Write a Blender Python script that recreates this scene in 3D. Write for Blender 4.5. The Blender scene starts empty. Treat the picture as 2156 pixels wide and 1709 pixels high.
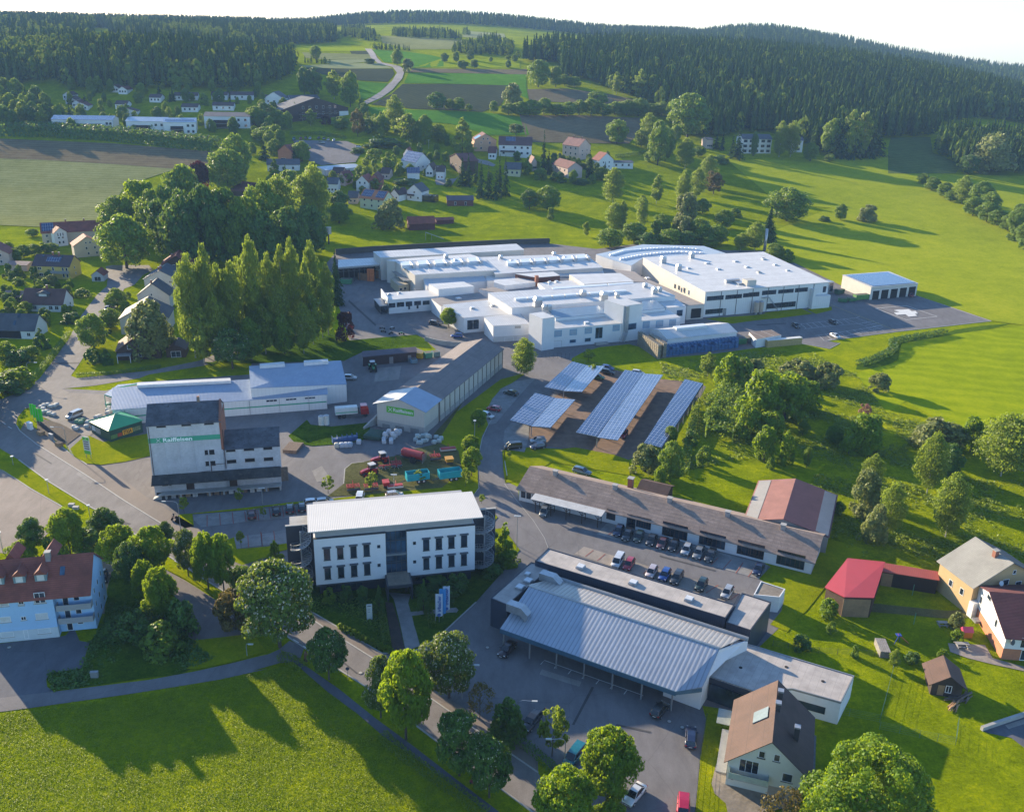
import bpy, bmesh, math, random
import numpy as np
from mathutils import Vector, Matrix, geometry
R=math.radians
random.seed(7); rng=np.random.default_rng(11)
SC=bpy.context.scene; COL=SC.collection
# ---------------------------------------------------------------- camera
CAMH=100.0; FPX=2000.0
cam=bpy.data.cameras.new('camera'); camo=bpy.data.objects.new('camera',cam); COL.objects.link(camo)
CM=Matrix.Translation((0,0,CAMH))@Matrix.Rotation(R(90-21.85),4,'X')@Matrix.Rotation(R(1.4),4,'Z')
camo.matrix_world=CM; cam.sensor_width=36; cam.lens=36*FPX/2156; cam.clip_start=1; cam.clip_end=20000
SC.camera=camo
# ---------------------------------------------------------------- sky, sun, exposure
SUN_EL=R(15); SUN_AZ=R(135)
w=bpy.data.worlds.new('World'); SC.world=w; w.use_nodes=True
nt=w.node_tree; bg=nt.nodes['Background']; sky=nt.nodes.new('ShaderNodeTexSky')
sky.sky_type='NISHITA'; sky.sun_disc=False; sky.sun_elevation=SUN_EL; sky.sun_rotation=R(-45)
sky.altitude=400; sky.air_density=1.0; sky.dust_density=0.2; sky.ozone_density=4.0
nt.links.new(sky.outputs[0],bg.inputs[0]); bg.inputs[1].default_value=0.118
sd=Vector((math.cos(SUN_EL)*math.cos(SUN_AZ),math.cos(SUN_EL)*math.sin(SUN_AZ),math.sin(SUN_EL)))
sl=bpy.data.lights.new('sun','SUN'); sl.energy=5.0; sl.angle=R(0.5); sl.color=(1.0,0.83,0.58)
so=bpy.data.objects.new('sun',sl); COL.objects.link(so); so.rotation_euler=sd.to_track_quat('Z','Y').to_euler(); so.location=(-300,300,200)
vs=SC.view_settings; vs.view_transform='Standard'; vs.look='None'; vs.exposure=1.5; vs.gamma=1; vs.use_curve_mapping=False
# ---------------------------------------------------------------- photo geometry helpers
OX=[0,531.3,1062.5,1592.8]; OY=[0,422.4,844.8,1262.5]
def q(t,*a):
    "crop coordinates -> photo coordinates (2156 wide)"
    a=list(a); s=.2615
    if t=='D': return [(a[i],a[i+1]) for i in range(0,len(a),2)]
    r,c=int(t[0]),int(t[1])
    return [(OX[c]+a[i]*s,OY[r]+a[i+1]*s) for i in range(0,len(a),2)]
M3=CM.to_3x3()
def ray(p): return (M3@Vector((p[0]-1078,854.5-p[1],-FPX)))
def crest(pts,Y,tree):
    a=[];h=[]
    for p in q('D',*pts):
        d=ray(p); a.append(d.x/d.y); h.append(CAMH+Y*d.z/d.y-tree)
    return np.array(a),np.array(h)
CL=crest((-300,66,0,62,100,52,200,47,320,40,450,42,520,42,620,36,720,40,800,60,1000,80,2500,200),1500,20)
CC=crest((-300,60,600,45,680,34,760,25,850,21,960,22,1060,28,1150,38,1230,47,1290,52,1360,54,1480,58,1540,50,1620,48,1700,58,1800,76,1900,98,2000,114,2156,136,2500,170),2300,20)
def sstep(a,b,x):
    t=np.clip((x-a)/(b-a),0,1); return t*t*(3-2*t)
PL=([-500,500,560,640,720,900,1100,1400,9000],[0,0,5,16,27,49,67,80,80])
PR=([-500,500,600,700,800,900,1000,1100,1400,9000],[0,0,5,13,25,40,54,64,72,62])
def T(x,y):
    x=np.asarray(x,float); y=np.asarray(y,float)
    s=sstep(-.12,.22,x/np.maximum(y,100.))
    z=np.interp(y,*PL)*(1-s)+np.interp(y,*PR)*s
    ax=np.maximum(0,x-.17*y)
    z=z-np.where(y>400,np.minimum(45,40*(ax/400)**2)*sstep(500,1000,y),0)
    z=z+16*np.exp(-((x/np.maximum(y,100.)+.385)/.15)**2-((y-890)/110)**2)
    a=x/np.maximum(y,100.)
    for (C,Y,wd) in ((CL,2100,600),(CC,2300,900)):
        h=np.interp(a,C[0],C[1]); t=sstep(Y-wd,Y,y)
        z=np.where((h>z),z+(h-z)*t,z)
    z=z-sstep(2400,4200,y)*120
    return z
def Tz(x,y): return float(T(x,y))
def G(p,h=0.0):
    "photo point -> world point standing h above the terrain"
    d=ray(p); d=d/d.y
    f=lambda t: CAMH+d.z*t-(Tz(d.x*t,t)+h)
    lo=40.0; t=lo; st=4.0
    if f(lo)<0: return Vector((d.x*lo,lo,Tz(d.x*lo,lo)))
    while t<4000:
        t2=t+st
        if f(t2)<0:
            a,b=t,t2
            for _ in range(24):
                m=(a+b)/2
                if f(m)<0:b=m
                else:a=m
            t=b;break
        t=t2; st=max(4,t*.01)
    return Vector((d.x*t,t,CAMH+d.z*t-h))
def height_at(b,ptop):
    d=ray(ptop); return CAMH+d.z*(b.y/d.y)-b.z
# ---------------------------------------------------------------- materials
MATS={}
def _new(name):
    m=bpy.data.materials.new(name); m.use_nodes=True; n=m.node_tree; b=n.nodes['Principled BSDF']; return m,n,b
def noise(n,scale,detail=4,rough=.6,co=None):
    t=n.nodes.new('ShaderNodeTexNoise'); t.inputs['Scale'].default_value=scale; t.inputs['Detail'].default_value=detail; t.inputs['Roughness'].default_value=rough
    if co is not None: n.links.new(co,t.inputs['Vector'])
    return t.outputs[0]
def ramp(n,fac,stops):
    r=n.nodes.new('ShaderNodeValToRGB'); e=r.color_ramp.elements
    while len(e)<len(stops): e.new(.5)
    for i,(p,c) in enumerate(stops): e[i].position=p; e[i].color=(*c,1)
    n.links.new(fac,r.inputs[0]); return r.outputs[0]
def mixc(n,a,b,f,mode='MIX'):
    m=n.nodes.new('ShaderNodeMix'); m.data_type='RGBA'; m.blend_type=mode
    for v,s in ((f,m.inputs[0]),(a,m.inputs[6]),(b,m.inputs[7])):
        if isinstance(v,(int,float)): s.default_value=v
        elif isinstance(v,tuple): s.default_value=(*v,1)
        else: n.links.new(v,s)
    return m.outputs[2]
def mth(n,op,a,b=0.0):
    m=n.nodes.new('ShaderNodeMath'); m.operation=op
    for v,s in ((a,m.inputs[0]),(b,m.inputs[1])):
        if isinstance(v,(int,float)): s.default_value=v
        else: n.links.new(v,s)
    return m.outputs[0]
def bump(n,b,h,dist,st=1.0):
    k=n.nodes.new('ShaderNodeBump'); k.inputs['Distance'].default_value=dist; k.inputs['Strength'].default_value=st
    n.links.new(h,k.inputs['Height']); n.links.new(k.outputs[0],b.inputs['Normal'])
def coords(n,scale=(1,1,1),rot=0):
    t=n.nodes.new('ShaderNodeTexCoord'); m=n.nodes.new('ShaderNodeMapping'); m.inputs['Scale'].default_value=scale; m.inputs['Rotation'].default_value=(0,0,rot)
    n.links.new(t.outputs['Object'],m.inputs[0]); return m.outputs[0]
def plain(name,c,rough=.6,var=.12,scale=.7,metal=0,bumpd=0,spec=.5,fine=6):
    "weathered plain surface: two noise scales in the base colour"
    if name in MATS: return MATS[name]
    m,n,b=_new(name); co=coords(n)
    a=noise(n,scale,5,.65,co); f=noise(n,scale*fine,3,.6,co)
    s=mth(n,'ADD',mth(n,'MULTIPLY',a,.65),mth(n,'MULTIPLY',f,.35))
    lo=tuple(max(0,x*(1-var*1.8)) for x in c); hi=tuple(min(1,x*(1+var*1.2)) for x in c)
    col=ramp(n,s,[(.3,lo),(.7,hi)]); n.links.new(col,b.inputs['Base Color'])
    b.inputs['Roughness'].default_value=rough; b.inputs['Metallic'].default_value=metal; b.inputs['Specular IOR Level'].default_value=spec
    if bumpd: bump(n,b,f,bumpd)
    MATS[name]=m; return m
def ribbed(name,c,pitch=.3,axis=0,rough=.4,metal=0,var=.08,depth=.04,dark=.72,seam=None,wear=None):
    "profiled sheet: ribs across one local axis, real-looking relief by bump plus joint lines"
    if name in MATS: return MATS[name]
    m,n,b=_new(name); co=coords(n)
    sep=n.nodes.new('ShaderNodeSeparateXYZ'); n.links.new(co,sep.inputs[0])
    x=sep.outputs[axis]
    s=mth(n,'FRACT',mth(n,'DIVIDE',x,pitch)); prof=mth(n,'PINGPONG',s,.5)
    st=mth(n,'MULTIPLY',mth(n,'LESS_THAN',prof,.12),1.0)
    nz=noise(n,.35,5,.65,co); lo=tuple(v*(1-var*2) for v in c); hi=tuple(min(1,v*(1+var)) for v in c)
    col=ramp(n,nz,[(.3,lo),(.7,hi)])
    if wear:
        wn=noise(n,1.3,6,.75,co); wf=ramp(n,wn,[(.52,(0,0,0)),(.66,(1,1,1))]); col=mixc(n,col,wear,wf)
    col=mixc(n,col,tuple(v*dark for v in c),st)
    if seam:
        y=sep.outputs[1-axis]; l=mth(n,'LESS_THAN',mth(n,'FRACT',mth(n,'DIVIDE',y,seam)),.035)
        col=mixc(n,col,tuple(v*.55 for v in c),mth(n,'MULTIPLY',l,.7))
    n.links.new(col,b.inputs['Base Color']); b.inputs['Roughness'].default_value=rough; b.inputs['Metallic'].default_value=metal
    bump(n,b,prof,depth,1.0); MATS[name]=m; return m
def grid_mat(name,c,line,px,py,lw=.06,rough=.15,metal=0,coat=0,dirt=.1):
    "modules / tiles / panels separated by thin lines in the local frame"
    if name in MATS: return MATS[name]
    m,n,b=_new(name); co=coords(n); sep=n.nodes.new('ShaderNodeSeparateXYZ'); n.links.new(co,sep.inputs[0])
    fx=mth(n,'LESS_THAN',mth(n,'PINGPONG',mth(n,'DIVIDE',sep.outputs[0],px),.5),lw/px*.5)
    fy=mth(n,'LESS_THAN',mth(n,'PINGPONG',mth(n,'DIVIDE',sep.outputs[1],py),.5),lw/py*.5)
    f=mth(n,'MAXIMUM',fx,fy)
    nz=noise(n,.5,4,.6,co); base=ramp(n,nz,[(.3,tuple(v*(1-dirt*2) for v in c)),(.7,tuple(v*(1+dirt) for v in c))])
    n.links.new(mixc(n,base,line,f),b.inputs['Base Color']); b.inputs['Roughness'].default_value=rough; b.inputs['Metallic'].default_value=metal
    b.inputs['Coat Weight'].default_value=coat
    MATS[name]=m; return m
def grassmat(name,dark,mid,light,s=1.0,bd=.35,rot=None,stripe=0,patchc=None,wob=.5):
    if name in MATS: return MATS[name]
    m,n,b=_new(name); co=coords(n)
    big=noise(n,.012*s,4,.6,co); md=noise(n,.13*s,6,.75,co); fi=noise(n,.8*s,7,.85,co); vf=noise(n,2.6*s,4,.8,co)
    f=mth(n,'ADD',mth(n,'ADD',mth(n,'MULTIPLY',big,.2),mth(n,'MULTIPLY',md,.26)),mth(n,'ADD',mth(n,'MULTIPLY',fi,.30),mth(n,'MULTIPLY',vf,.24)))
    if stripe:
        c2=coords(n,(1,1,1),rot or 0); d=noise(n,.05,2,.5,co)
        sp=n.nodes.new('ShaderNodeSeparateXYZ'); n.links.new(c2,sp.inputs[0])
        w_=mth(n,'SINE',mth(n,'ADD',mth(n,'MULTIPLY',sp.outputs[1],6.283/stripe),mth(n,'MULTIPLY',d,wob)))
        f=mth(n,'ADD',f,mth(n,'MULTIPLY',w_,.028))
    col=ramp(n,f,[(.40,dark),(.495,mid),(.59,light)])
    if patchc:
        pn=noise(n,.05,5,.75,coords(n,(1,1.7,1),.5)); pf=ramp(n,pn,[(.56,(0,0,0)),(.68,(1,1,1))]); col=mixc(n,col,patchc,pf)
    n.links.new(col,b.inputs['Base Color']); b.inputs['Roughness'].default_value=.95; b.inputs['Specular IOR Level'].default_value=.0
    bump(n,b,mth(n,'ADD',mth(n,'MULTIPLY',fi,1.0),mth(n,'MULTIPLY',vf,.5)),bd*.6,1.0)
    MATS[name]=m; return m
def asphalt(name,c,var=.24,joint=None):
    if name in MATS: return MATS[name]
    m,n,b=_new(name); co=coords(n)
    a=noise(n,.05,6,.7,co); f=noise(n,6,4,.7,co); md=noise(n,.5,5,.7,coords(n,(1,.35,1),.6))
    s=mth(n,'ADD',mth(n,'ADD',mth(n,'MULTIPLY',a,.4),mth(n,'MULTIPLY',md,.35)),mth(n,'MULTIPLY',f,.25))
    col=ramp(n,s,[(.34,tuple(v*(1-var*1.6) for v in c)),(.66,tuple(v*(1+var*1.3) for v in c))])
    k=n.nodes.new('ShaderNodeTexVoronoi'); k.feature='DISTANCE_TO_EDGE'; k.inputs['Scale'].default_value=.07; n.links.new(mixc(n,co,n_col(n,.4,co),.012),k.inputs['Vector'])
    cr=mth(n,'LESS_THAN',k.outputs[0],.0045); col=mixc(n,col,tuple(v*.45 for v in c),mth(n,'MULTIPLY',cr,.25))
    n.links.new(col,b.inputs['Base Color']); b.inputs['Roughness'].default_value=.88; b.inputs['Specular IOR Level'].default_value=.25
    bump(n,b,f,.02); MATS[name]=m; return m
def n_col(n,scale,co):
    t=n.nodes.new('ShaderNodeTexNoise'); t.inputs['Scale'].default_value=scale; t.inputs['Detail'].default_value=3; n.links.new(co,t.inputs['Vector'])
    v=n.nodes.new('ShaderNodeVectorMath'); v.operation='SCALE'; v.inputs['Scale'].default_value=60; n.links.new(t.outputs['Color'],v.inputs[0]); return v.outputs[0]
def leafmat(name,dark,light,trans=.3,tc=None,objvar=.35):
    if name in MATS: return MATS[name]
    m,n,b=_new(name); g=n.nodes.new('ShaderNodeNewGeometry'); oi=n.nodes.new('ShaderNodeObjectInfo')
    nz=noise(n,1.7,3,.6,coords(n))
    f=mth(n,'ADD',mth(n,'MULTIPLY',g.outputs['Random Per Island'],.45),mth(n,'MULTIPLY',nz,.4))
    if objvar==0: f=mth(n,'ADD',mth(n,'MULTIPLY',g.outputs['Random Per Island'],.25),mth(n,'MULTIPLY',noise(n,.09,5,.8,coords(n)),.75))
    f=mth(n,'ADD',f,mth(n,'MULTIPLY',oi.outputs['Random'],objvar*.5))
    col=ramp(n,f,[(.15,dark),(.8,light)])
    n.links.new(col,b.inputs['Base Color']); b.inputs['Roughness'].default_value=.55; b.inputs['Specular IOR Level'].default_value=.3
    t=n.nodes.new('ShaderNodeBsdfTranslucent'); n.links.new(mixc(n,col,tc or (.5,.62,.04),.55) ,t.inputs[0])
    mx=n.nodes.new('ShaderNodeMixShader'); mx.inputs[0].default_value=trans
    n.links.new(b.outputs[0],mx.inputs[1]); n.links.new(t.outputs[0],mx.inputs[2]); n.links.new(mx.outputs[0],n.nodes['Material Output'].inputs[0])
    MATS[name]=m; return m
def glassm(name='window glass',c=(.02,.03,.045),rough=.06):
    if name in MATS: return MATS[name]
    m,n,b=_new(name); co=coords(n); nz=noise(n,.4,2,.5,co)
    n.links.new(ramp(n,nz,[(.35,tuple(v*.5 for v in c)),(.7,tuple(v*2 for v in c))]),b.inputs['Base Color'])
    b.inputs['Roughness'].default_value=rough; b.inputs['Specular IOR Level'].default_value=.8
    MATS[name]=m; return m
# ---------------------------------------------------------------- mesh helpers
class MB:
    def __init__(s): s.v=[];s.f=[];s.m=[]; s.mats=[]
    def mi(s,mat):
        if mat is None: mat=s.mats[0] if s.mats else plain('grey paint',(.4,.4,.4))
        if mat not in s.mats: s.mats.append(mat)
        return s.mats.index(mat)
    def poly(s,pts,mat=None,flip=False):
        k=len(s.v); s.v+= [tuple(p) for p in pts]; r=list(range(k,k+len(pts)))
        if flip:r.reverse()
        s.f.append(r); s.m.append(s.mi(mat)); return s
    def box(s,x0,y0,z0,x1,y1,z1,mat=None):
        if x0>x1:x0,x1=x1,x0
        if y0>y1:y0,y1=y1,y0
        if z0>z1:z0,z1=z1,z0
        return s.prism([(x0,y0),(x1,y0),(x1,y1),(x0,y1)],z0,z1,mat)
    def prism(s,pts,z0,z1,mat=None):
        n=len(pts); a=sum(pts[i][0]*pts[(i+1)%n][1]-pts[(i+1)%n][0]*pts[i][1] for i in range(n))
        if a<0: pts=pts[::-1]
        zb=z0 if isinstance(z0,(list,tuple)) else [z0]*n; zt=z1 if isinstance(z1,(list,tuple)) else [z1]*n
        if a<0: zb=list(zb)[::-1]; zt=list(zt)[::-1]
        k=len(s.v); s.v+=[(p[0],p[1],z) for p,z in zip(pts,zb)]+[(p[0],p[1],z) for p,z in zip(pts,zt)]
        mi=s.mi(mat)
        s.f.append(list(range(k+n-1,k-1,-1))); s.f.append(list(range(k+n,k+2*n)))
        for i in range(n):
            j=(i+1)%n; s.f.append([k+i,k+j,k+n+j,k+n+i])
        s.m+=[mi]*(n+2); return s
    def cyl(s,p,q_,r,r2=None,n=10,mat=None,cap=True):
        p=Vector(p);q_=Vector(q_); r2=r if r2 is None else r2
        d=(q_-p).normalized(); a=d.orthogonal().normalized(); b=d.cross(a)
        k=len(s.v)
        for c,rr in ((p,r),(q_,r2)):
            for i in range(n):
                t=2*math.pi*i/n; s.v.append(tuple(c+a*math.cos(t)*rr+b*math.sin(t)*rr))
        mi=s.mi(mat)
        for i in range(n):
            j=(i+1)%n; s.f.append([k+i,k+j,k+n+j,k+n+i]); s.m.append(mi)
        if cap:
            s.f.append(list(range(k+n-1,k-1,-1))); s.f.append(list(range(k+n,k+2*n))); s.m+=[mi]*2
        return s
    def loft(s,secs,mat=None,cap=True):
        n=len(secs[0]); k=len(s.v); mi=s.mi(mat)
        for c in secs: s.v+=[tuple(p) for p in c]
        for a in range(len(secs)-1):
            for i in range(n):
                j=(i+1)%n; s.f.append([k+a*n+i,k+a*n+j,k+(a+1)*n+j,k+(a+1)*n+i]); s.m.append(mi)
        if cap:
            s.f.append([k+i for i in range(n-1,-1,-1)]); s.f.append([k+(len(secs)-1)*n+i for i in range(n)]); s.m+=[mi]*2
        return s
    def mesh(s,name,smooth=False):
        me=bpy.data.meshes.new(name); me.from_pydata(s.v,[],s.f)
        for m in s.mats: me.materials.append(m)
        for p,i in zip(me.polygons,s.m): p.material_index=i
        if smooth: me.polygons.foreach_set('use_smooth',[True]*len(me.polygons))
        me.update(); return me
    def build(s,name,parent=None,smooth=False,bevel=0,**kw):
        o=bpy.data.objects.new(name,s.mesh(name,smooth)); COL.objects.link(o)
        bm=bmesh.new(); bm.from_mesh(o.data); bmesh.ops.recalc_face_normals(bm,faces=bm.faces)
        bm.to_mesh(o.data); bm.free()
        if bevel:
            b=o.modifiers.new('bevel','BEVEL'); b.width=bevel; b.segments=2; b.limit_method='ANGLE'
        if parent: o.parent=parent
        tag(o,**kw); return o
def tag(o,label=None,cat=None,group=None,kind=None):
    if label:o['label']=label
    if cat:o['category']=cat
    if group:o['group']=group
    if kind:o['kind']=kind
    return o
def empty(name,loc,rz=0,label=None,cat=None,group=None):
    o=bpy.data.objects.new(name,None); o.empty_display_size=.5; COL.objects.link(o); o.location=loc; o.rotation_euler=(0,0,rz)
    return tag(o,label,cat,group)
def copytree(o,parent=None):
    c=o.copy(); COL.objects.link(c)
    if parent: c.parent=parent
    for ch in list(o.children): copytree(ch,c)
    return c
def inside(px,py,poly):
    c=np.zeros(px.shape,bool); n=len(poly); j=n-1
    for i in range(n):
        xi,yi=poly[i][:2]; xj,yj=poly[j][:2]
        with np.errstate(divide='ignore',invalid='ignore'):
            k=((yi>py)!=(yj>py))&(px<(xj-xi)*(py-yi)/(yj-yi+1e-12)+xi)
        c^=k; j=i
    return c
def drape(name,pts,mat,lift=.03,kind='structure',**kw):
    "a ground sheet: outline given as photo points, laid on the terrain"
    w_=[G(p) for p in pts]; ys=[p.y for p in w_]; xs=[p.x for p in w_]
    if max(ys)<499:
        r=geometry.delaunay_2d_cdt([Vector((p.x,p.y)) for p in w_],[],[list(range(len(w_)))],1,1e-4)
        mb=MB(); mb.v=[(v.x,v.y,lift) for v in r[0]]; mb.f=[list(f) for f in r[2]]; mb.m=[mb.mi(mat)]*len(mb.f)
        return mb.build(name,kind=kind,**kw)
    lift=.15+lift*.25
    d=min(14,max(6,(max(ys)+min(ys))/2/90))
    gx,gy=np.meshgrid(np.arange(min(xs)+d*.5,max(xs),d),np.arange(min(ys)+d*.5,max(ys),d))
    pl=[(p.x,p.y) for p in w_]; ok=inside(gx.ravel(),gy.ravel(),pl)
    dense=[]
    n=len(pl)
    for i in range(n):
        a=Vector(pl[i]);b=Vector(pl[(i+1)%n]); k=max(1,int((b-a).length/d))
        dense+=[a.lerp(b,t/k) for t in range(k)]
    vs_=dense+[Vector((x,y)) for x,y in zip(gx.ravel()[ok],gy.ravel()[ok])]
    nd=len(dense)
    r=geometry.delaunay_2d_cdt(vs_,[],[list(range(nd))],1,1e-4)
    mb=MB(); vv=r[0]; z=T([v.x for v in vv],[v.y for v in vv])+lift
    mb.v=[(v.x,v.y,float(h)) for v,h in zip(vv,z)]; mb.f=[list(f) for f in r[2]]; mb.m=[mb.mi(mat)]*len(mb.f)
    return mb.build(name,kind=kind,smooth=True,**kw)
def cl_strip(pts,w0):
    "polyline of world points -> left/right offset lists"
    L=[];Rr=[]
    for i,p in enumerate(pts):
        a=pts[max(0,i-1)];b=pts[min(len(pts)-1,i+1)]; d=Vector((b.x-a.x,b.y-a.y)).normalized(); nrm=Vector((-d.y,d.x))*w0/2
        L.append((p.x+nrm.x,p.y+nrm.y)); Rr.append((p.x-nrm.x,p.y-nrm.y))
    return L,Rr
# ================================================================ GROUND
gm=grassmat('meadow grass',(0.090,0.121,0.0003),(0.192,0.244,0.0007),(0.382,0.390,0.0015),bd=.5)
gm_lawn=grassmat('lawn grass',(0.114,0.136,0.0016),(0.200,0.233,0.0024),(0.315,0.306,0.0041),s=1.3,bd=.25)
gm_dark=grassmat('shrubby grass',(0.025,0.053,0.0048),(0.064,0.120,0.0072),(0.136,0.202,0.0144),s=1.2,bd=.9)
gm_dry=grassmat('worn dry grass',(.05,.055,.02),(.11,.11,.045),(.17,.16,.07),s=1.4,bd=.25)
gm_rough=grassmat('rough tussock grass',(0.076,0.121,0.0011),(0.221,0.274,0.0022),(0.491,0.481,0.0091),s=.8,bd=1.3)
gm_mown=grassmat('striped mown meadow',(0.168,0.217,0.0021),(0.242,0.307,0.0031),(0.337,0.370,0.0063),bd=.4,stripe=7,rot=.25,wob=14)
fm_brown=grassmat('brown stubble field',(.12,.092,.052),(.175,.14,.08),(.23,.19,.11),bd=.3,stripe=5.2,rot=.03)
fm_olive=grassmat('pale cut hay field',(.155,.165,.055),(.225,.235,.088),(.30,.31,.135),bd=.4,stripe=4.6,rot=.03)
fm_dark=grassmat('young crop on soil',(.045,.055,.03),(.068,.078,.042),(.09,.10,.05),bd=.2,stripe=5,rot=.9)
fm_green=grassmat('green corn field',(0.052,0.130,0.0144),(0.085,0.208,0.0192),(0.130,0.273,0.0240),bd=.2)
fm_pale=grassmat('pale yellow field',(.20,.22,.10),(.26,.28,.13),(.32,.33,.16),bd=.1)
am=asphalt('old asphalt',(.160,.152,.155)); am2=asphalt('sunlit light asphalt',(.22,.195,.175)); am_d=asphalt('fresh dark asphalt',(.11,.112,.128))  # the light one has the forecourt's sunlight put into its colour
pm_stall=grid_mat('grey paving stones',(.24,.235,.23),(.13,.13,.13),.2,.1,lw=.012,rough=.9,dirt=.15)
pm_red=grid_mat('brown paving stones',(.20,.125,.085),(.13,.09,.07),.2,.1,lw=.012,rough=.9,dirt=.2)
pm_side=asphalt('sidewalk paving',(.20,.165,.14),var=.12)
kerbm=plain('granite kerb',(.34,.33,.31),.8); whitem=plain('white road paint',(.62,.62,.60),.7,.1); redline=plain('red marker stones',(.30,.07,.045),.8)
yellowline=plain('yellow road paint',(.55,.42,.08),.7); gravelm=plain('pale gravel',(.23,.195,.155),.95,.22,.25,bumpd=.05)
soilm=plain('bark mulch soil',(.055,.040,.033),.95,.3,.8,bumpd=.2); concm=plain('concrete',(.36,.35,.33),.85,.14,.4,bumpd=.02)
# one terrain sheet reaching the horizon
def make_ground():
    ys=np.concatenate([np.arange(40,384,12),np.arange(384,900,7),np.arange(900,2700,22),np.geomspace(2700,4800,14)])
    us=np.linspace(-1.15,1.15,150)
    Y,U=np.meshgrid(ys,us,indexing='ij'); X=U*np.maximum(Y,170); Z=T(X,Y)
    ny,nx=Y.shape; v=np.stack([X,Y,Z],-1).reshape(-1,3)
    # near skirt behind the camera
    i=np.arange(ny*nx).reshape(ny,nx); f=np.stack([i[:-1,:-1],i[:-1,1:],i[1:,1:],i[1:,:-1]],-1).reshape(-1,4)
    f=f[:,::-1]
    mb=MB(); mb.v=[tuple(p) for p in v.tolist()]; mb.f=f.tolist(); mb.m=[mb.mi(gm)]*len(mb.f)
    k=len(mb.v); mb.v+=[(-400,-300,0),(400,-300,0)]; mb.f.append([0,k,k+1]+list(range(nx-1,0,-1))); mb.m.append(0)
    mb.build('ground',kind='structure',smooth=True)
make_ground()
# ---- the large paved area round the works, the yards and the car parks
WALKIN=q('20',350,260,540,400,700,510,840,520,1180,772,1400,905,1650,1055)+q('31',490,105,720,240,1040,430,1200,497,1430,720,1700,870,1900,985,2154,1150,2300,1250)
KERB=q('20',130,190,160,240,300,350,700,600,1000,800,1300,985,1430,1060)+q('31',455,140,600,240,1000,490,1430,790,1850,1080,2300,1390)
LOWER=q('20',-150,280,0,380,150,470,380,640,690,830,780,880,1100,1080,1500,1340,1800,1530)+q('31',330,330,900,690,1290,990,1500,1150,1960,1490,2300,1740)
drape('yard_paving',WALKIN[3:]+q('32',700,1709,1530,1740,1575,1250,1622,960,1590,850,1900,900)+q('33',0,880)+q('33',150,700,0,400)+q('23',300,1709,180,1500,110,1330,20,1280)+q('22',2150,1190,1500,1000,115,790,110,690,0,640,10,400,190,370,460,382,570,370,880,430,1000,470,1150,400,1400,180,1560,0)+q('12',1620,1500,1560,1450,1270,1440,1040,1400,830,1350,700,1330,540,1300,540,1270,620,1225,760,1180,1000,1155,1080,1175,1250,1270,1700,1230)+q('13',0,1185,350,1150,590,1196,660,1150,580,1128,1140,1055,1890,970,1300,770,1180,700,690,690,560,500)+q('12',2080,405,1780,400,1100,345,740,390,400,350,0,320)+q('11',2000,380,1000,390,680,410,600,500,640,700,700,860,780,1125,1050,1100,1320,1080,1400,1130,1480,1200,1500,1260,1310,1180,890,1215,740,1290,0,1300)+q('10',2020,1330,2010,1400,1120,1460,850,1530,500,1512)+q('20',380,0,330,120,650,265,540,350,560,400,700,510),am,lift=.02)
drape('road',KERB+[(1210,1762)]+LOWER[::-1]+q('20',-150,-70)+q('10',-100,1620,0,1600,200,1530,320,1430,420,1300,560,1100,650,930,780,760,860,690,870,600,850,530,900,520,1200,520,1230,560,1150,600,1080,680,1000,710,940,850,850,960,740,1160,600,1370,570,1410,620,1430,900,1400,1200,1370,1600,1290,1900,1170,1900,1220,1640,1330,1200,1400,1120,1430,760,1490,500,1515,560,1545,400,1600,300,1650)+q('20',200,60,140,130),asphalt('road asphalt',(.195,.178,.17)),lift=.05)
drape('forecourt',q('10',500,1515,560,1548,850,1560,900,1640,905,1709)+q('20',905,60,900,150,860,160,700,300,650,265,330,120,250,60,240,0)+q('10',330,1640),am2,lift=.07)
def kerb(name,pts,w_=.25,h=.12,lift=0,mat=None):
    W=[G(p) for p in pts]; L,Rr=cl_strip(W,w_); mb=MB()
    for i in range(len(W)-1):
        mb.prism([L[i],L[i+1],Rr[i+1],Rr[i]],0,h+.001*(i%2),mat or kerbm)
    return mb.build(name,kind='structure')
def lines(name,segs,mat,w_=.12,lift=.13):
    "painted lines: segs = list of polylines in photo points"
    mb=MB()
    for s_ in segs:
        W=[G(p) for p in s_]
        L,Rr=cl_strip(W,w_)
        for i in range(len(W)-1):
            mb.poly([(L[i][0],L[i][1],Tz(*L[i])+lift),(L[i+1][0],L[i+1][1],Tz(*L[i+1])+lift),(Rr[i+1][0],Rr[i+1][1],Tz(*Rr[i+1])+lift),(Rr[i][0],Rr[i][1],Tz(*Rr[i])+lift)],mat)
    o=mb.build(name,kind='structure')
    return o
def pairs(t,*a):
    p=q(t,*a); return [[p[i],p[i+1]] for i in range(0,len(p),2)]
drape('sidewalk',KERB[1:]+WALKIN[::-1]+q('20',200,170),pm_side,lift=.10)
kerb('kerb',KERB); kerb('kerb',LOWER[2:])
kerb('kerb',WALKIN[:3]); kerb('kerb',q('31',490,105,720,240,1040,430,1240,432,1350,395,1500,300,1800,20))
lines('lane_marking',pairs('20',20,170,45,188,65,205,95,222,-40,135,-15,150,1405,1285,1440,1305,1480,1330,1515,1352)+pairs('31',330,322,375,348,410,375,455,402),whitem,.18)
drape('grass_verge',q('20',-20,480,130,498,250,570,380,650,690,872,640,905,560,880,480,830,250,700,30,560,-20,540),gm_lawn,lift=.12)
drape('gravel_lot',q('20',-200,530,0,545,30,560,250,705,480,835,540,875,480,980,400,1050,200,1240,0,1220,-200,1230),asphalt('pinkish beige lot asphalt',(.25,.205,.175)),lift=.03)  # the lot's own pinkish-beige colour
kerb('kerb',q('20',0,545,30,560,250,705,480,835,540,875),.2,.1)
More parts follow.
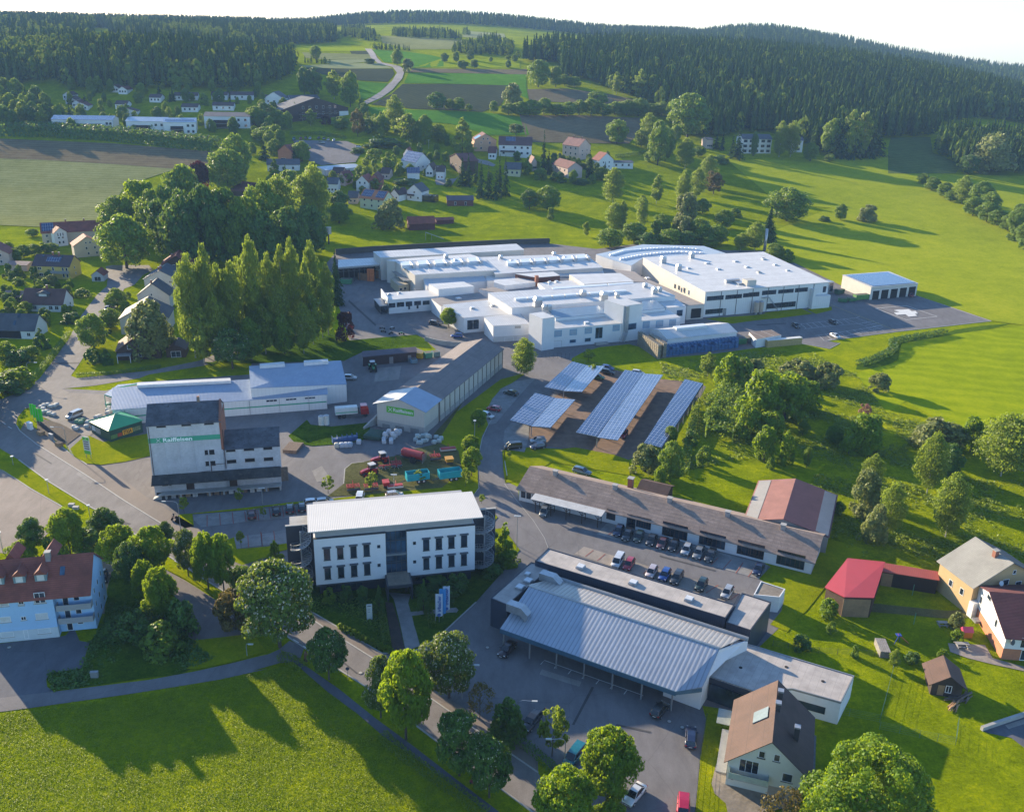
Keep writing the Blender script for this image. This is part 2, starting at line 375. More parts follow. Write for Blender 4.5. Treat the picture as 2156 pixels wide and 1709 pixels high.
# blue house yard, lane and footpaths
drape('house_yard',q('30',-200,350,0,350,480,298,530,285,560,250,600,235,640,330,722,345,690,440,660,552,400,592,372,640,380,700,435,738,0,790,-200,810),am_d,lift=.04)
drape('lane',q('30',-200,810,0,790,430,740,1200,645,1580,575,1870,510,2154,438)+q('31',40,470,150,430,215,400,300,330,420,380,380,490,330,500,215,510,0,572)+q('30',2154,556,1780,640,1480,690,1000,765,140,885,0,902,-200,930),am,lift=.06)
drape('footpath',q('31',350,480,500,580,700,720,1000,960,1300,1180,1650,1450,1980,1700,2200,1880,2080,1900,1880,1700,1700,1560,1400,1335,1050,1095,850,920,600,735,330,500),am_d,lift=.05)
drape('pavement',q('20',1290,1300,1340,1360,1500,1447,1810,1645)+q('30',1900,150,1950,282,1560,326,1440,240,1330,120,1200,-50)+q('20',1200,1500,1250,1400),asphalt('purple grey asphalt',(.16,.14,.135)),lift=.05)
drape('grass_verge',q('20',1370,1345,1440,1348,1560,1410,1800,1575,1810,1625,1500,1437,1340,1357),gm_lawn,lift=.12)
drape('shrub_bed',q('20',900,1380,1000,1370,1200,1400,1500,1650,1400,1709)+q('30',1400,220,1560,330,1700,480,1450,600,1250,620,700,700,440,730,375,640,400,592,665,552,725,340,830,200,860,0)+q('20',860,1520),gm_dark,lift=.09)
drape('grass_verge',q('30',1560,330,1950,285,2060,300,2150,420,1870,505,1600,560,1500,560),gm_lawn,lift=.13)
drape('drive',q('20',780,1250,960,1300,1000,1368,905,1385,860,1520,840,1709,780,1709,800,1450),gravelm,lift=.04)
# silo apron, parking, verge
drape('sunlit_apron',q('20',840,520,1210,437,1235,680,1262,765,1300,795,1440,905,1400,905,1180,772),asphalt('sunlit apron asphalt',(.175,.155,.145)),lift=.045)  # lighter, warmer copy of the yard asphalt with sunlight painted in
drape('grass_bank',q('20',565,385,660,300,720,280,830,330,1190,262,1215,440,1000,490,810,514,700,503,600,450),gm_lawn,lift=.13)
drape('flower_bed',q('20',300,130,480,180,650,268,540,352,450,320,300,250),soilm,lift=.14)
drape('grass_verge',q('20',1440,912,1540,905,2154,838)+q('21',300,815,640,785,1000,745,1600,690,1760,705,1650,720,640,800,0,862)+q('20',2154,862,1550,910,1562,1010,1490,1022,1405,972),gm_lawn,lift=.10)
drape('parking_bay',q('20',1555,915,2154,866)+q('21',640,806,640,905,0,965)+q('20',1620,1015,1560,960),pm_stall,lift=.08)
drape('parking_bay',q('20',1885,1093,2154,1062)+q('21',300,1030,310,1142,0,1170)+q('20',1900,1190),pm_stall,lift=.08)
lines('bay_marking',pairs('20',1668,918,1668,1010,1768,905,1775,1000,1870,895,1880,990,1970,888,1982,972,2075,878,2085,962,2105,1065,2112,1170,1995,1080,2003,1178)+pairs('21',28,870,35,955,135,858,150,945,240,845,255,935,335,840,355,925,68,1055,80,1165,172,1045,185,1150,275,1035,290,1145),redline,.14,.12)
drape('grass_verge',q('20',1810,1125,1885,1095,1905,1192,2154,1170)+q('21',305,1140,330,1185,200,1215,0,1315)+q('20',2154,1245,2050,1290,1950,1320,1880,1290),gm_lawn,lift=.12)
# office garden
drape('office_garden',q('31',490,105,720,240,1040,430,1235,430,1345,395,1500,300,1800,20)+q('21',2045,1340,1900,1300,1500,1380,500,1480,400,1520,440,1650),gm_dark,lift=.07)
drape('stone_path',q('21',1095,1540,1275,1555)+q('31',1255,30,1275,100,1430,85,1640,65,1660,85,1640,110,1290,130,1300,200,1355,370,1235,418,1190,200,1140,0),pm_stall,lift=.12)
drape('planting_bed',q('31',1285,135,1380,120,1640,105,1600,170,1480,310,1350,372),gm_dark,lift=.16)
drape('planting_bed',q('31',1070,20,1130,30,1180,190,1230,412,1180,432,1130,420),soilm,lift=.17)
drape('grass_island',q('21',1890,900,1940,895,1975,935,1940,975,1890,985),gm_lawn,lift=.12)
drape('grass_island',q('21',1890,1040,2020,1020,2154,1200)+q('22',20,1300)+q('21',2050,1310,1900,1280),gm_lawn,lift=.12)
# machine lawn and the strip below the long shed
drape('machine_lawn',q('21',600,770,735,665,745,545,800,500,900,488,1150,440,1300,385,1510,340,1460,265,1700,0)+q('11',1650,1700,2000,1440,2154,1400)+q('12',20,1390,160,1400,60,1470,-60,1530)+q('11',2000,1520,1930,1600,1880,1709)+q('21',1850,60,1900,190,1850,280,1810,480,1800,560,1830,700,1770,770,1650,700,1000,750),gm_dry,lift=.09)
drape('grass_strip',q('21',1490,330,1700,0)+q('11',1650,1700,2000,1440,2154,1400)+q('12',20,1390,160,1400,60,1470,-60,1530)+q('11',2000,1520,1930,1600,1880,1709)+q('21',1850,60,1900,190,1850,280,1810,480,1820,700,1770,770,1500,720,1690,560,1660,400),gm_lawn,lift=.13)
drape('grass_mound',q('21',290,280,440,150,470,190,640,205,960,170,930,290,870,325,650,350,480,362,340,335),gm_dark,lift=.12)
drape('parking_bay',q('12',-60,1530,60,1460,250,1432,200,1480,0,1709)+q('21',1960,180,1900,190,1850,60,1880,0),pm_stall,lift=.08)
kerb('kerb',q('21',735,665,745,545,800,500,900,488),.2,.1)
kerb('kerb',q('21',1770,765,1825,700,1800,560,1850,300,1900,190,1960,100),.2,.1)
kerb('kerb',q('22',0,400,0,480,20,600,5,655),.2,.1)
drape('lawn',q('22',-20,400,0,390,160,410,190,372,460,385,570,372,880,432,1000,472,1010,600,380,490,130,640,5,660,-10,560),gm_lawn,lift=.10)
lines('paving_joint',[q('22',0,665,90,790,230,960,320,1100,350,1180)],kerbm,.15,.08)
# solar car park surface
drape('solar_park_paving',q('12',330,1640,720,1330,1040,1395,1270,1438,1560,1460)+q('22',1500,60,1380,230,1150,400,1000,465,870,430,570,372,460,380,260,350,190,310,210,190,280,60),pm_red,lift=.05)
drape('parking_bay',q('22',0,230,60,170,200,190,190,320,160,410,20,400,-10,320),pm_stall,lift=.09)
# parking by the long building and behind the dark hall
drape('parking_bay',q('22',740,1070,830,975,2120,1320,2080,1440),pm_stall,lift=.07)
drape('parking_bay',q('22',560,1230,640,1170,900,1250,1890,1545,1840,1640,1200,1440),asphalt('pale bay paving',(.27,.235,.205)),lift=.07)
lines('bay_marking',pairs('22',830,1080,890,1030,1210,1190,1250,1150,1290,1215,1340,1160,1380,1235,1430,1180,1470,1265,1520,1215,1565,1295,1620,1240,1660,1320,1720,1260,1760,1350,1825,1275,1860,1385,1920,1300,1960,1415,2010,1345,650,1250,715,1200,745,1285,810,1230,1115,1390,1170,1340,1350,1480,1440,1410,1520,1520,1560,1470,1620,1545,1720,1480,1820,1600,1885,1550),redline,.14,.11)
drape('lawn',q('23',20,1430,120,1325,440,1395,560,1100,900,1200,560,1490,400,1690)+q('33',340,140,250,260,110,200,200,90)+q('23',230,1560),gm_lawn,lift=.09)
# works road, lawns in front of the hall, bays and helicopter square
drape('lawn',q('12',1620,952,1680,945,2000,925,2154,905)+q('13',60,905,160,948,0,965)+q('12',2060,960,1830,992),gm_lawn,lift=.08)
drape('lawn',q('13',62,903,360,870,455,912,160,950),gm_lawn,lift=.09); drape('lawn',q('13',400,878,520,850,605,856,608,882,480,914),gm_lawn,lift=.08)
lines('bay_marking',pairs('13',355,995,800,945,385,1035,520,1018)+[q('13',800,945,1020,1020,560,1130),q('13',520,1018,890,985,960,1020)]+pairs('13',*sum([[355+48*k+(0 if k<5 else 8),995-int(5.4*k),400+50*k,1030-int(5.6*k)] for k in range(8)],[]))+pairs('13',*sum([[500+55*k,1087-int(9*k),545+60*k,1128-int(10*k)] for k in range(9)],[]))+pairs('13',800,945,830,935,850,985,950,970,880,1005,985,985,910,1020,1015,1000,700,950,960,1040,470,1090,1010,1010),whitem,.14,.10)
lines('yellow_marking',[q('13',600,842,800,920,1140,1055)],yellowline,.16,.12)
lines('helicopter_square_marking',[q('13',955,870,1205,848,1453,935,1208,962,955,870)],whitem,.35,.12)
drape('helicopter_cross_marking',q('13',1175,880,1225,876,1250,892,1280,890,1300,912,1275,914,1295,930,1225,937,1200,918,1130,923,1105,904,1150,898,1105,886,1135,880),whitem,lift=.14)
kerb('kerb',q('13',1890,970,1300,770)); kerb('kerb',q('13',350,1150,590,1192,670,1150,560,1130,1140,1055,1890,970))
drape('grass_bank',q('11',690,1150,770,1128,1050,1102,1320,1080,1380,1110,1440,1180,1440,1190,1310,1180,890,1218,740,1290,400,1300,0,1310)+q('10',1650,1300,1700,1330)+q('10',2154,1130)+q('11',200,1090,400,1030,640,1000),gm_dark,lift=.10)
drape('garden_ground',q('10',620,1400,740,1170,850,970,1000,1150,1500,1300,1200,1365,900,1398),gm_lawn,lift=.09)
drape('gravel_lot',q('33',1800,1040,2154,930,2400,900,2400,1300,2154,1190,2050,1110,1860,1070),am_d,lift=.05)
kerb('stone_kerb_wall',q('33',1810,1050,2000,985,2154,935,2300,900),.5,.7,mat=concm)
drape('grass_strip',q('32',1620,965,1640,915,1760,930,1740,1200,1700,1330,1665,1480,1690,1560,1780,1640,1800,1709,1540,1709,1575,1250),gm_lawn,lift=.08)
drape('patio_ground',q('32',1700,1330,1800,1300,1790,1480)+q('32',2154,1560)+q('33',420,1540,500,1600,100,1709)+q('32',2000,1760,1800,1740,1780,1640,1690,1560,1665,1480),gravelm,lift=.10)
drape('terrace',q('33',1540,350,1840,365,1900,470,2154,540,2154,575,1900,520,1700,470,1560,420),plain('terrace slabs',(.26,.22,.19),.9,.2),lift=.08)
drape('gravel_track',q('33',620,90,950,100,1500,150,1830,140,1830,70,1540,90,940,30,640,40),gm_dry,lift=.08)
# ---- far fields
def sheet(n,t,mat,*a,lift=.3): return drape(n,q(t,*a),mat,lift=lift)
drape('field',q('00',-300,1120,0,1128,900,1165,1760,1235,1700,1345,1400,1370,1000,1500,880,1709)+q('10',930,0,850,205,330,215,0,200,-300,190),fm_olive,lift=.3)
drape('field',q('00',-300,1110,0,1120,900,1158,1760,1228,1720,1350,1380,1362,900,1325,300,1290,-300,1270),fm_brown,lift=.6)
F=[('01',gm_mown,(260,395,500,372,890,388,935,412,500,418)),('01',fm_dark,(780,412,935,412,945,440,800,440)),('01',fm_olive,(400,425,935,440,965,478,600,482,430,470)),('01',fm_pale,(600,485,920,480,940,500,700,520,600,515)),
('01',fm_pale,(370,530,640,518,1010,508,1130,552,800,556,420,545)),('01',fm_dark,(420,548,1130,557,1145,600,1090,663,860,650,560,600)),('01',fm_green,(850,657,1090,675,1010,765,880,812,860,720)),
('01',fm_green,(960,402,1250,420,1540,470,1540,540,1300,550,1220,510,1060,505,1000,440)),('01',gm_mown,(1540,470,2154,490,2154,552,1300,548)),
('01',fm_dark,(1210,680,2154,692,2060,750,2000,850,1850,905,1300,880,1100,862,960,842,1120,760)),
('01',fm_green,(900,862,1100,872,1300,888,1900,912,2154,945,2200,1000,2230,1090,1900,1090,1600,1000,1000,960,950,900))]
for t,m_,a in F: sheet('field',t,m_,*a)
drape('field',q('01',1290,555,2154,563)+q('02',180,556,180,602,0,602)+q('01',2100,600,1260,585),fm_brown,lift=.3)
drape('field',q('01',1260,588,2154,602)+q('02',175,603,175,705,190,800,100,760,0,700)+q('01',2100,692,1220,672),fm_green,lift=.3)
drape('field',q('02',180,722,500,716,850,762,1090,815,1000,840,650,835,200,815),fm_brown,lift=.3)
drape('field',q('02',120,932,600,930,1090,952,1090,1060,1000,1160,230,1148,165,1085),fm_brown,lift=.3)
sheet('field','01',fm_olive,1020,290,1750,332,1700,362,1600,400,1280,400,1050,350)
sheet('field','01',fm_pale,1700,250,2030,275,2040,305,1820,310,1690,300)
sheet('field','01',gm_mown,710,330,950,350,940,380,720,350)
drape('hay_meadow',q('03',1080,1112,1400,1108,1420,1230,1650,1330,1600,1400,1060,1400,1060,1200),grassmat('dull hay meadow',(.07,.095,.025),(.10,.135,.035),(.14,.18,.05),bd=.2,stripe=6),lift=.3)
drape('village_street',q('01',870,865,905,870,960,960,920,960),am,lift=.3)
drape('country_road',q('01',905,395,955,470,1010,512,1130,545,1165,590,1125,655,1035,740,955,790,880,832,870,865,905,868,925,840,1040,790,1130,725,1205,640,1228,570,1185,535,1045,508,1005,470,960,397),asphalt('pale lane asphalt',(.26,.235,.22)),lift=.8)
drape('village_car_park',q('01',320,1130,760,1140,900,1195,830,1310,560,1335,460,1300),am,lift=.5)
drape('village_street',q('01',1470,1450,1640,1440,1800,1280,1900,1300,1960,1330,1940,1345,1760,1300,1600,1500,1480,1490),asphalt('pale lane asphalt',(.26,.235,.22)),lift=.5)
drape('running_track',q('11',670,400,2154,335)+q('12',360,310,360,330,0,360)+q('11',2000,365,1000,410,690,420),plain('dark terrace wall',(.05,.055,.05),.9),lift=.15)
drape('brook_ditch',q('13',2050,990,1800,1010,1600,1040,1500,1075,1200,1095,1090,1120,1080,1150,1120,1190,1080,1230,900,1280,810,1320,800,1360,860,1362,1060,1320,1140,1280,1150,1200,1170,1150,1400,1110,1600,1075,1900,1030),gm_dark,lift=.05)
drape('rough_ground',q('23',560,500,0,450)+q('22',1440,560,1530,0)+q('12',1700,1500,1300,1450,1250,1300,1800,1250)+q('13',0,1200,420,1210,700,1360,800,1400,1050,1709)+q('23',1300,80,1420,180,1200,400,1300,600,2154,650,2400,700,2400,1400,1690,1385,1400,1350,900,1260,600,1100,640,830,400,680),gm_rough,lift=.03)
drape('mown_meadow',q('13',1170,1150,1400,1110,1600,1072,1900,1035,2154,1010,2400,1000,2400,1709)+q('23',2400,260,1700,220,1500,160,1200,0)+q('13',1060,1709,800,1400,860,1370,1070,1325,1145,1285),gm_mown,lift=.04)

gm_far=grassmat('hillside meadow',(0.173,0.209,0.0060),(0.259,0.306,0.0100),(0.367,0.369,0.0200),s=.7,bd=.3,stripe=0)
drape('hillside_meadow',q('12',1950,330,2154,250)+q('13',600,60,200,30)+q('02',1780,1280,2154,1290)+q('03',560,1290,1080,1230,1090,1400,1640,1410,2154,1420,2400,1500)+[(2300,1000)]+q('13',2154,1005,1900,970,1300,770,1180,700,690,690,300,500)+q('12',2100,400),gm_far,lift=.005)

pt=asphalt('tar repair patch',(.075,.073,.075)); pl=asphalt('pale repair patch',(.24,.225,.21))
for t,m_,a in (('20',pl,(640,560,760,640,730,665,612,585)),('20',pt,(960,960,1060,985,1010,1010,915,975)),('20',pt,(290,420,420,500,412,508,282,428)),('31',pt,(700,470,850,590,842,600,692,480)),('31',pt,(1500,1000,1640,1100,1630,1112,1490,1012)),('32',pl,(300,560,620,660,600,700,280,600)),('32',pt,(900,1000,1180,1060,1174,1072,894,1012)),('32',pt,(700,700,720,706,560,1010,542,1004)),('22',pt,(1250,1240,1700,1360,1696,1370,1246,1250)),('21',pl,(480,560,560,520,640,640,520,650)),('11',pl,(1000,1350,1200,1330,1180,1440,980,1460)),('11',pt,(780,800,1000,1000,990,1012,770,812)),('10',pt,(420,1305,640,1302,640,1314,420,1318)),('13',pt,(0,1000,240,985,240,992,0,1008)),('33',pl,(2000,1010,2154,960,2154,1000,2030,1040))):
    drape('asphalt_patch',q(t,*a),m_,lift=.062)
# ================================================================ BUILDING KIT
glass=glassm(); glass_w=glassm('warm tinted glass',(.05,.045,.035)); glass_b=glassm('blue glass',(.03,.06,.10))  # the warm one only has a browner base tint
white_r=plain('white render',(.66,.66,.66),.85,.05,.3); white_f=plain('white window frame',(.7,.7,.7),.5,.03)
dark_wood=plain('dark stained wood',(.055,.03,.02),.8,.3,2); brown_f=plain('brown window frame',(.06,.03,.022),.6,.1)
dk_grey=plain('dark grey metal',(.05,.055,.065),.5,.1); mid_grey=plain('grey metal',(.27,.28,.29),.45,.08,metal=.3); galv=plain('galvanised steel',(.42,.43,.45),.4,.12,1.5,metal=.6)
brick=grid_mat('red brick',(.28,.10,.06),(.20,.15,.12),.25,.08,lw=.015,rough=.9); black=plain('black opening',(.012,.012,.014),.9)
solar_m=grid_mat('solar modules',(.035,.055,.13),(.42,.45,.5),1.0,1.65,lw=.07,rough=.12,coat=.6)
roof_red=ribbed('red clay tiles',(.26,.075,.05),.3,1,.8,var=.22,depth=.05,dark=.7); roof_dkred=ribbed('dark red tiles',(.15,.045,.04),.3,1,.8,var=.2,depth=.05)
roof_brown=ribbed('brown tiles',(.095,.05,.037),.33,1,.8,var=.18,depth=.05,dark=.75,seam=2.1); roof_dkbrown=ribbed('dark brown tiles',(.075,.045,.042),.33,1,.75,var=.2,depth=.05)
roof_grey=ribbed('slate grey tiles',(.085,.09,.105),.3,1,.7,var=.2,depth=.04); roof_fibre=ribbed('weathered fibre cement',(.29,.215,.175),.9,1,.9,var=.2,depth=.03,dark=.8,seam=1.15,wear=(.18,.125,.095))
metal_white=ribbed('white profiled steel roof',(.60,.585,.56),.7,0,.4,var=.08,depth=.06,dark=.74,seam=9,wear=(.52,.50,.47)); metal_white_v=ribbed('white profiled steel roof across',(.60,.585,.56),.5,1,.35,var=.05,depth=.05,dark=.82)
metal_light=ribbed('white standing seam roof',(.62,.615,.605),1.2,0,.5,var=.09,depth=.03,dark=.82,seam=8,wear=(.55,.53,.50))
metal_blue=ribbed('blue grey steel roof',(.25,.32,.43),.35,0,.4,var=.07,depth=.05,dark=.82,wear=(.30,.36,.45)); metal_silver=ribbed('silver steel roof',(.36,.40,.46),.75,0,.33,metal=.25,var=.06,depth=.06,dark=.7)
clad_white=ribbed('white wall cladding',(.64,.64,.63),1.0,0,.55,var=.03,depth=.012,dark=.93); clad_beige=ribbed('beige wall cladding',(.50,.47,.42),.45,0,.55,var=.04,depth=.02,dark=.88)
clad_blue=ribbed('dark blue cladding',(.035,.05,.085),.4,0,.5,var=.1,depth=.03,dark=.8); felt=grid_mat('pale roof felt',(.42,.38,.35),(.30,.27,.25),1.2,9,lw=.05,rough=.9,dirt=.12)
corr_old=ribbed('old corrugated sheets',(.10,.105,.125),.18,0,.85,var=.3,depth=.05,dark=.75,wear=(.035,.033,.035),seam=1.4)
def m_wall(c,name,dirt=.07): return plain(name,c,.88,dirt,.35,bumpd=.005)
class B:
    "a building: local frame with u along the front, v into the depth, origin at the front left corner on the ground"
    def __init__(s,name,p0,p1,label,cat,group=None,z=None,flip=None):
        s.p0=Vector(p0); d=Vector((p1[0]-p0[0],p1[1]-p0[1])); s.W=d.length; s.a=math.atan2(d.y,d.x)
        if z is None: z=s.p0.z
        s.z=z; s.root=empty(name,(s.p0.x,s.p0.y,z),s.a,label,cat,group)
        s.u=Vector((math.cos(s.a),math.sin(s.a))); s.v=Vector((-s.u.y,s.u.x))
    def L(s,p): d=Vector((p[0]-s.p0.x,p[1]-s.p0.y)); return (d@s.u,d@s.v)
    def px(s,p,h):
        "photo point on the horizontal plane h above the base -> local u,v"
        d=ray(p); t=(s.z+h-CAMH)/d.z; return s.L((d.x*t,d.y*t))
    def onwall(s,p,face='f',off=0.0,D=0.0):
        "photo point on a vertical wall -> (coordinate along it, height)"
        d=ray(p); o=Vector((0,0,CAMH))
        if face in'fb':
            n=s.v; k=off if face=='f' else off; q0=s.p0.xy+s.v*k
        else:
            n=s.u; q0=s.p0.xy+s.u*(off)
        t=(q0@n)/(Vector((d.x,d.y))@n); w_=Vector((d.x*t,d.y*t,CAMH+d.z*t)); l=s.L(w_)
        return (l[0] if face in 'fb' else l[1]), w_.z-s.z
    def part(s,name,mb,parent=None,**kw): return mb.build(name,parent or s.root,**kw)
    def windows(s,rects,face='f',off=0.0,frame=None,pane=None,name='window',sill=False,div=1,proud=.05,small=False,fw=.09,hood=None):
        "rects = [(u0,u1,z0,z1)] on a face; each window one frame mesh with its pane as child"
        frame=frame or white_f; pane=pane or glass; out=[]
        for (a0,a1,z0,z1) in rects:
            if a1<a0:a0,a1=a1,a0
            if z1<z0:z0,z1=z1,z0
            def bx(mb,x0,h0,x1,h1,d0,d1,m):
                if face=='f': mb.box(x0,off-d1,h0,x1,off-d0,h1,m)
                elif face=='b': mb.box(x0,off+d0,h0,x1,off+d1,h1,m)
                elif face=='r': mb.box(off+d0,x0,h0,off+d1,x1,h1,m)
                else: mb.box(off-d1,x0,h0,off-d0,x1,h1,m)
            mb=MB()
            if small:
                bx(mb,a0,z0,a1,z1,-.02,.03,frame); bx(mb,a0+fw,z0+fw,a1-fw,z1-fw,.02,.045,pane); out.append(s.part(name,mb)); continue
            bx(mb,a0,z0,a0+fw,z1,-.03,proud,frame);bx(mb,a1-fw,z0,a1,z1,-.03,proud,frame)
            bx(mb,a0+fw,z1-fw,a1-fw,z1,-.03,proud,frame);bx(mb,a0+fw,z0,a1-fw,z0+fw,-.03,proud,frame)
            for k in range(1,div):
                c=a0+(a1-a0)*k/div; bx(mb,c-fw*.4,z0+fw,c+fw*.4,z1-fw,-.03,proud*.9,frame)
            if sill: bx(mb,a0-.1,z0-.08,a1+.1,z0,-.02,.14,concm if sill is True else sill)
            if hood: bx(mb,a0-.22,z1,a1+.22,z1+.28,-.02,.34,hood)
            o=s.part(name,mb); out.append(o)
            mp=MB(); bx(mp,a0+fw,z0+fw,a1-fw,z1-fw,-.02,.02,pane); s.part('pane',mp,o)
        return out
    def pxwin(s,t,boxes,face='f',off=0.0,**kw):
        "window rectangles read off the photo: (x0,y0,x1,y1) in crop coordinates"
        r=[]
        for b in boxes:
            x0,y0,x1,y1=b; cx=(x0+x1)/2; cy=(y0+y1)/2
            a0,_=s.onwall(q(t,x0,cy)[0],face,off); a1,_=s.onwall(q(t,x1,cy)[0],face,off)
            _,z1=s.onwall(q(t,cx,y0)[0],face,off); _,z0=s.onwall(q(t,cx,y1)[0],face,off)
            r.append((a0,a1,z0,z1))
        return s.windows(r,face,off,**kw)
    def wallbox(s,x0,y0,x1,y1,z0,z1,mat,name='wall'):
        return s.part(name,MB().box(x0,y0,z0,x1,y1,z1,mat))
    def gable(s,W,D,he,hr,ridge='u',wall=None,roof=None,over=.45,z0=-1.2,x0=0,y0=0,th=.16,roof2=None,name='roof',rpos=.5,he2=None,wn='wall'):
        "walls with gables plus two roof slopes"
        he2=he if he2 is None else he2
        if ridge=='u': P=[(0,he),(D*rpos,hr),(D,he2)]
        else: P=[(0,he),(W*rpos,hr),(W,he2)]
        def pt(a,b,z): return (x0+a,y0+b,z) if ridge=='u' else (x0+b,y0+a,z)
        mb=MB(); ln=W if ridge=='u' else D
        sec=lambda a:[pt(a,P[0][0],z0) if ridge=='u' else pt(P[0][0],a,z0)]
        def S(a):
            if ridge=='u': return [(x0+a,y0,z0),(x0+a,y0,he),(x0+a,y0+P[1][0],hr),(x0+a,y0+D,he2),(x0+a,y0+D,z0)]
            return [(x0,y0+a,z0),(x0,y0+a,he),(x0+P[1][0],y0+a,hr),(x0+W,y0+a,he2),(x0+W,y0+a,z0)]
        mb.loft([S(0),S(ln)],wall); w_=s.part(wn,mb)
        out=[]
        for k,(A,Bp) in enumerate(((P[0],P[1]),(P[2],P[1]))):
            dx=Bp[0]-A[0]; dz=Bp[1]-A[1]; l=math.hypot(dx,dz); ex=A[0]-dx/l*over; ez=A[1]-dz/l*over
            m=MB(); t=th; e=.012
            def Q(a):
                if ridge=='u': return [(x0+a,y0+ex,ez+e),(x0+a,y0+Bp[0],Bp[1]+e),(x0+a,y0+Bp[0],Bp[1]+t),(x0+a,y0+ex,ez+t)]
                return [(x0+ex,y0+a,ez+e),(x0+Bp[0],y0+a,Bp[1]+e),(x0+Bp[0],y0+a,Bp[1]+t),(x0+ex,y0+a,ez+t)]
            m.loft([Q(-over*.8),Q(ln+over*.8)],(roof2 if (k and roof2) else roof)); out.append(s.part(name,m))
        s.rf=out; s.prof=(P,ridge,x0,y0,th); return out
    def roofz(s,u,v):
        P,r,x0,y0,th=s.prof; a=(v-y0) if r=='u' else (u-x0)
        if a<P[1][0]: f=a/P[1][0]; return P[0][1]+(P[1][1]-P[0][1])*f+th
        f=(a-P[1][0])/(P[2][0]-P[1][0]); return P[1][1]+(P[2][1]-P[1][1])*f+th
    def panel(s,u0,v0,u1,v1,mat=None,name='solar_panel',side=0,lift=.08,th=.06):
        mb=MB(); c=[(u0,v0),(u1,v0),(u1,v1),(u0,v1)]; z=[s.roofz(*p)+lift for p in c]
        mb.prism(c,z,[a+th for a in z],mat or solar_m); return s.part(name,mb,s.rf[side])
    def chimney(s,u,v,h=1.2,w=.55,mat=None,side=0,cap=True):
        z=s.roofz(u,v)-.4; mb=MB().box(u-w/2,v-w/2,z,u+w/2,v+w/2,z+h+.4,mat or brick)
        if cap: mb.box(u-w*.65,v-w*.65,z+h+.4,u+w*.65,v+w*.65,z+h+.52,concm)
        return s.part('chimney',mb,s.rf[side])
def roofed(name,pts,h,roof,wall,label,cat='building',z0=0,over=0,parent=None,th=.14,rim=None,rname='roof',wname='wall',group=None,edge=0):
    "a roof outline read off the photo at height h (number or one per corner); walls drop to z0"
    hs=h if isinstance(h,(list,tuple)) else [h]*len(pts)
    if parent is None:
        W=[]
        for p,hh in zip(pts,hs):
            d=ray(p); t=(hh-CAMH)/d.z; W.append(Vector((d.x*t,d.y*t,0)))
        b=B(name,W[edge],W[(edge+1)%len(W)],label,cat,group,z=0)
    else: b=parent
    l=[b.px(p,hh) for p,hh in zip(pts,hs)]; b.pts=l; b.hs=hs
    b.part(wname,MB().prism(l,z0,list(hs),wall))
    cx=sum(p[0] for p in l)/len(l); cy=sum(p[1] for p in l)/len(l); o=[]
    for p in l:
        d=Vector((p[0]-cx,p[1]-cy)); k=(d.length+over)/d.length; o.append((cx+d.x*k,cy+d.y*k))
    r=b.part(rname,MB().prism(o,[x+.01 for x in hs],[x+th for x in hs],roof)); b.rf=[r]; b.outl=o
    if rim:
        mb=MB(); n=len(o)
        for i in range(n):
            a=Vector(o[i]);c=Vector(o[(i+1)%n]); d=(c-a).normalized(); nn=Vector((-d.y,d.x))*.16
            if (Vector((cx,cy))-a)@nn<0: nn=-nn
            e=d*.0
            mb.prism([a-nn*.15,c-nn*.15,c+nn,a+nn],[hs[i]-.12-.003*i]*1+[hs[(i+1)%n]-.12-.003*i]*2+[hs[i]-.12-.003*i],[hs[i]+th+.12+.003*i]+[hs[(i+1)%n]+th+.12+.003*i]*2+[hs[i]+th+.12+.003*i],rim)
        b.part('roof_edge',mb,r)
    return b
def text_mesh(s,size,mat,depth=.03,name='lettering'):
    c=bpy.data.curves.new('t','FONT'); c.body=s; c.size=size; c.extrude=depth; c.offset=.025; c.align_x='LEFT'
    o=bpy.data.objects.new('t',c); COL.objects.link(o); dg=bpy.context.evaluated_depsgraph_get(); dg.update()
    me=bpy.data.meshes.new_from_object(o.evaluated_get(dg)); bpy.data.objects.remove(o); bpy.data.curves.remove(c)
    me.materials.clear(); me.materials.append(mat); r=bpy.data.objects.new(name,me); COL.objects.link(r); return r
def cross_logo(mb,u,z,v,s,mat,o=1):
    "two crossed gable boards"
    for sg in (-1,1):
        a=Vector((u-sg*s/2,0,z-s/2)); b_=Vector((u+sg*s/2,0,z+s/2)); d=(b_-a).normalized(); n=Vector((-d.z,0,d.x))*s*.07
        mb.poly([(p.x,v-(.004 if sg>0 else 0),p.z) for p in (a-n,b_-n,b_+n,a+n)],mat)
def vent(b,u,v,z,s=.9,kind=0,parent=None):
    mb=MB()
    if kind==0: mb.box(u-s/2,v-s/2,z,u+s/2,v+s/2,z+.35,galv); mb.prism([(u-s*.42,v-s*.42),(u+s*.42,v-s*.42),(u+s*.42,v+s*.42),(u-s*.42,v+s*.42)],z+.35,z+.55,plain('opal dome',(.6,.62,.64),.3)); n='roof_light'
    elif kind==1: mb.cyl((u,v,z),(u,v,z+s),s*.28,mat=galv); mb.cyl((u,v,z+s),(u,v,z+s+.25),s*.5,s*.15,mat=galv); n='roof_vent'
    else:
        mb.box(u-s*.5,v-s*.4,z,u+s*.5,v+s*.4,z+s*.9,galv); mb.loft([[(u-s*.5,v-s*.4,z+s*.9),(u-s*.5,v+s*.4,z+s*.9),(u-s*.3,v+s*.3,z+s*1.3),(u-s*.3,v-s*.3,z+s*1.3)],[(u+s*.5,v-s*.4,z+s*.9),(u+s*.5,v+s*.4,z+s*.9),(u+s*.5,v+s*.3,z+s*1.25),(u+s*.5,v-s*.3,z+s*1.25)]],galv); n='air_unit'
    return b.part(n,mb,parent or b.rf[0])
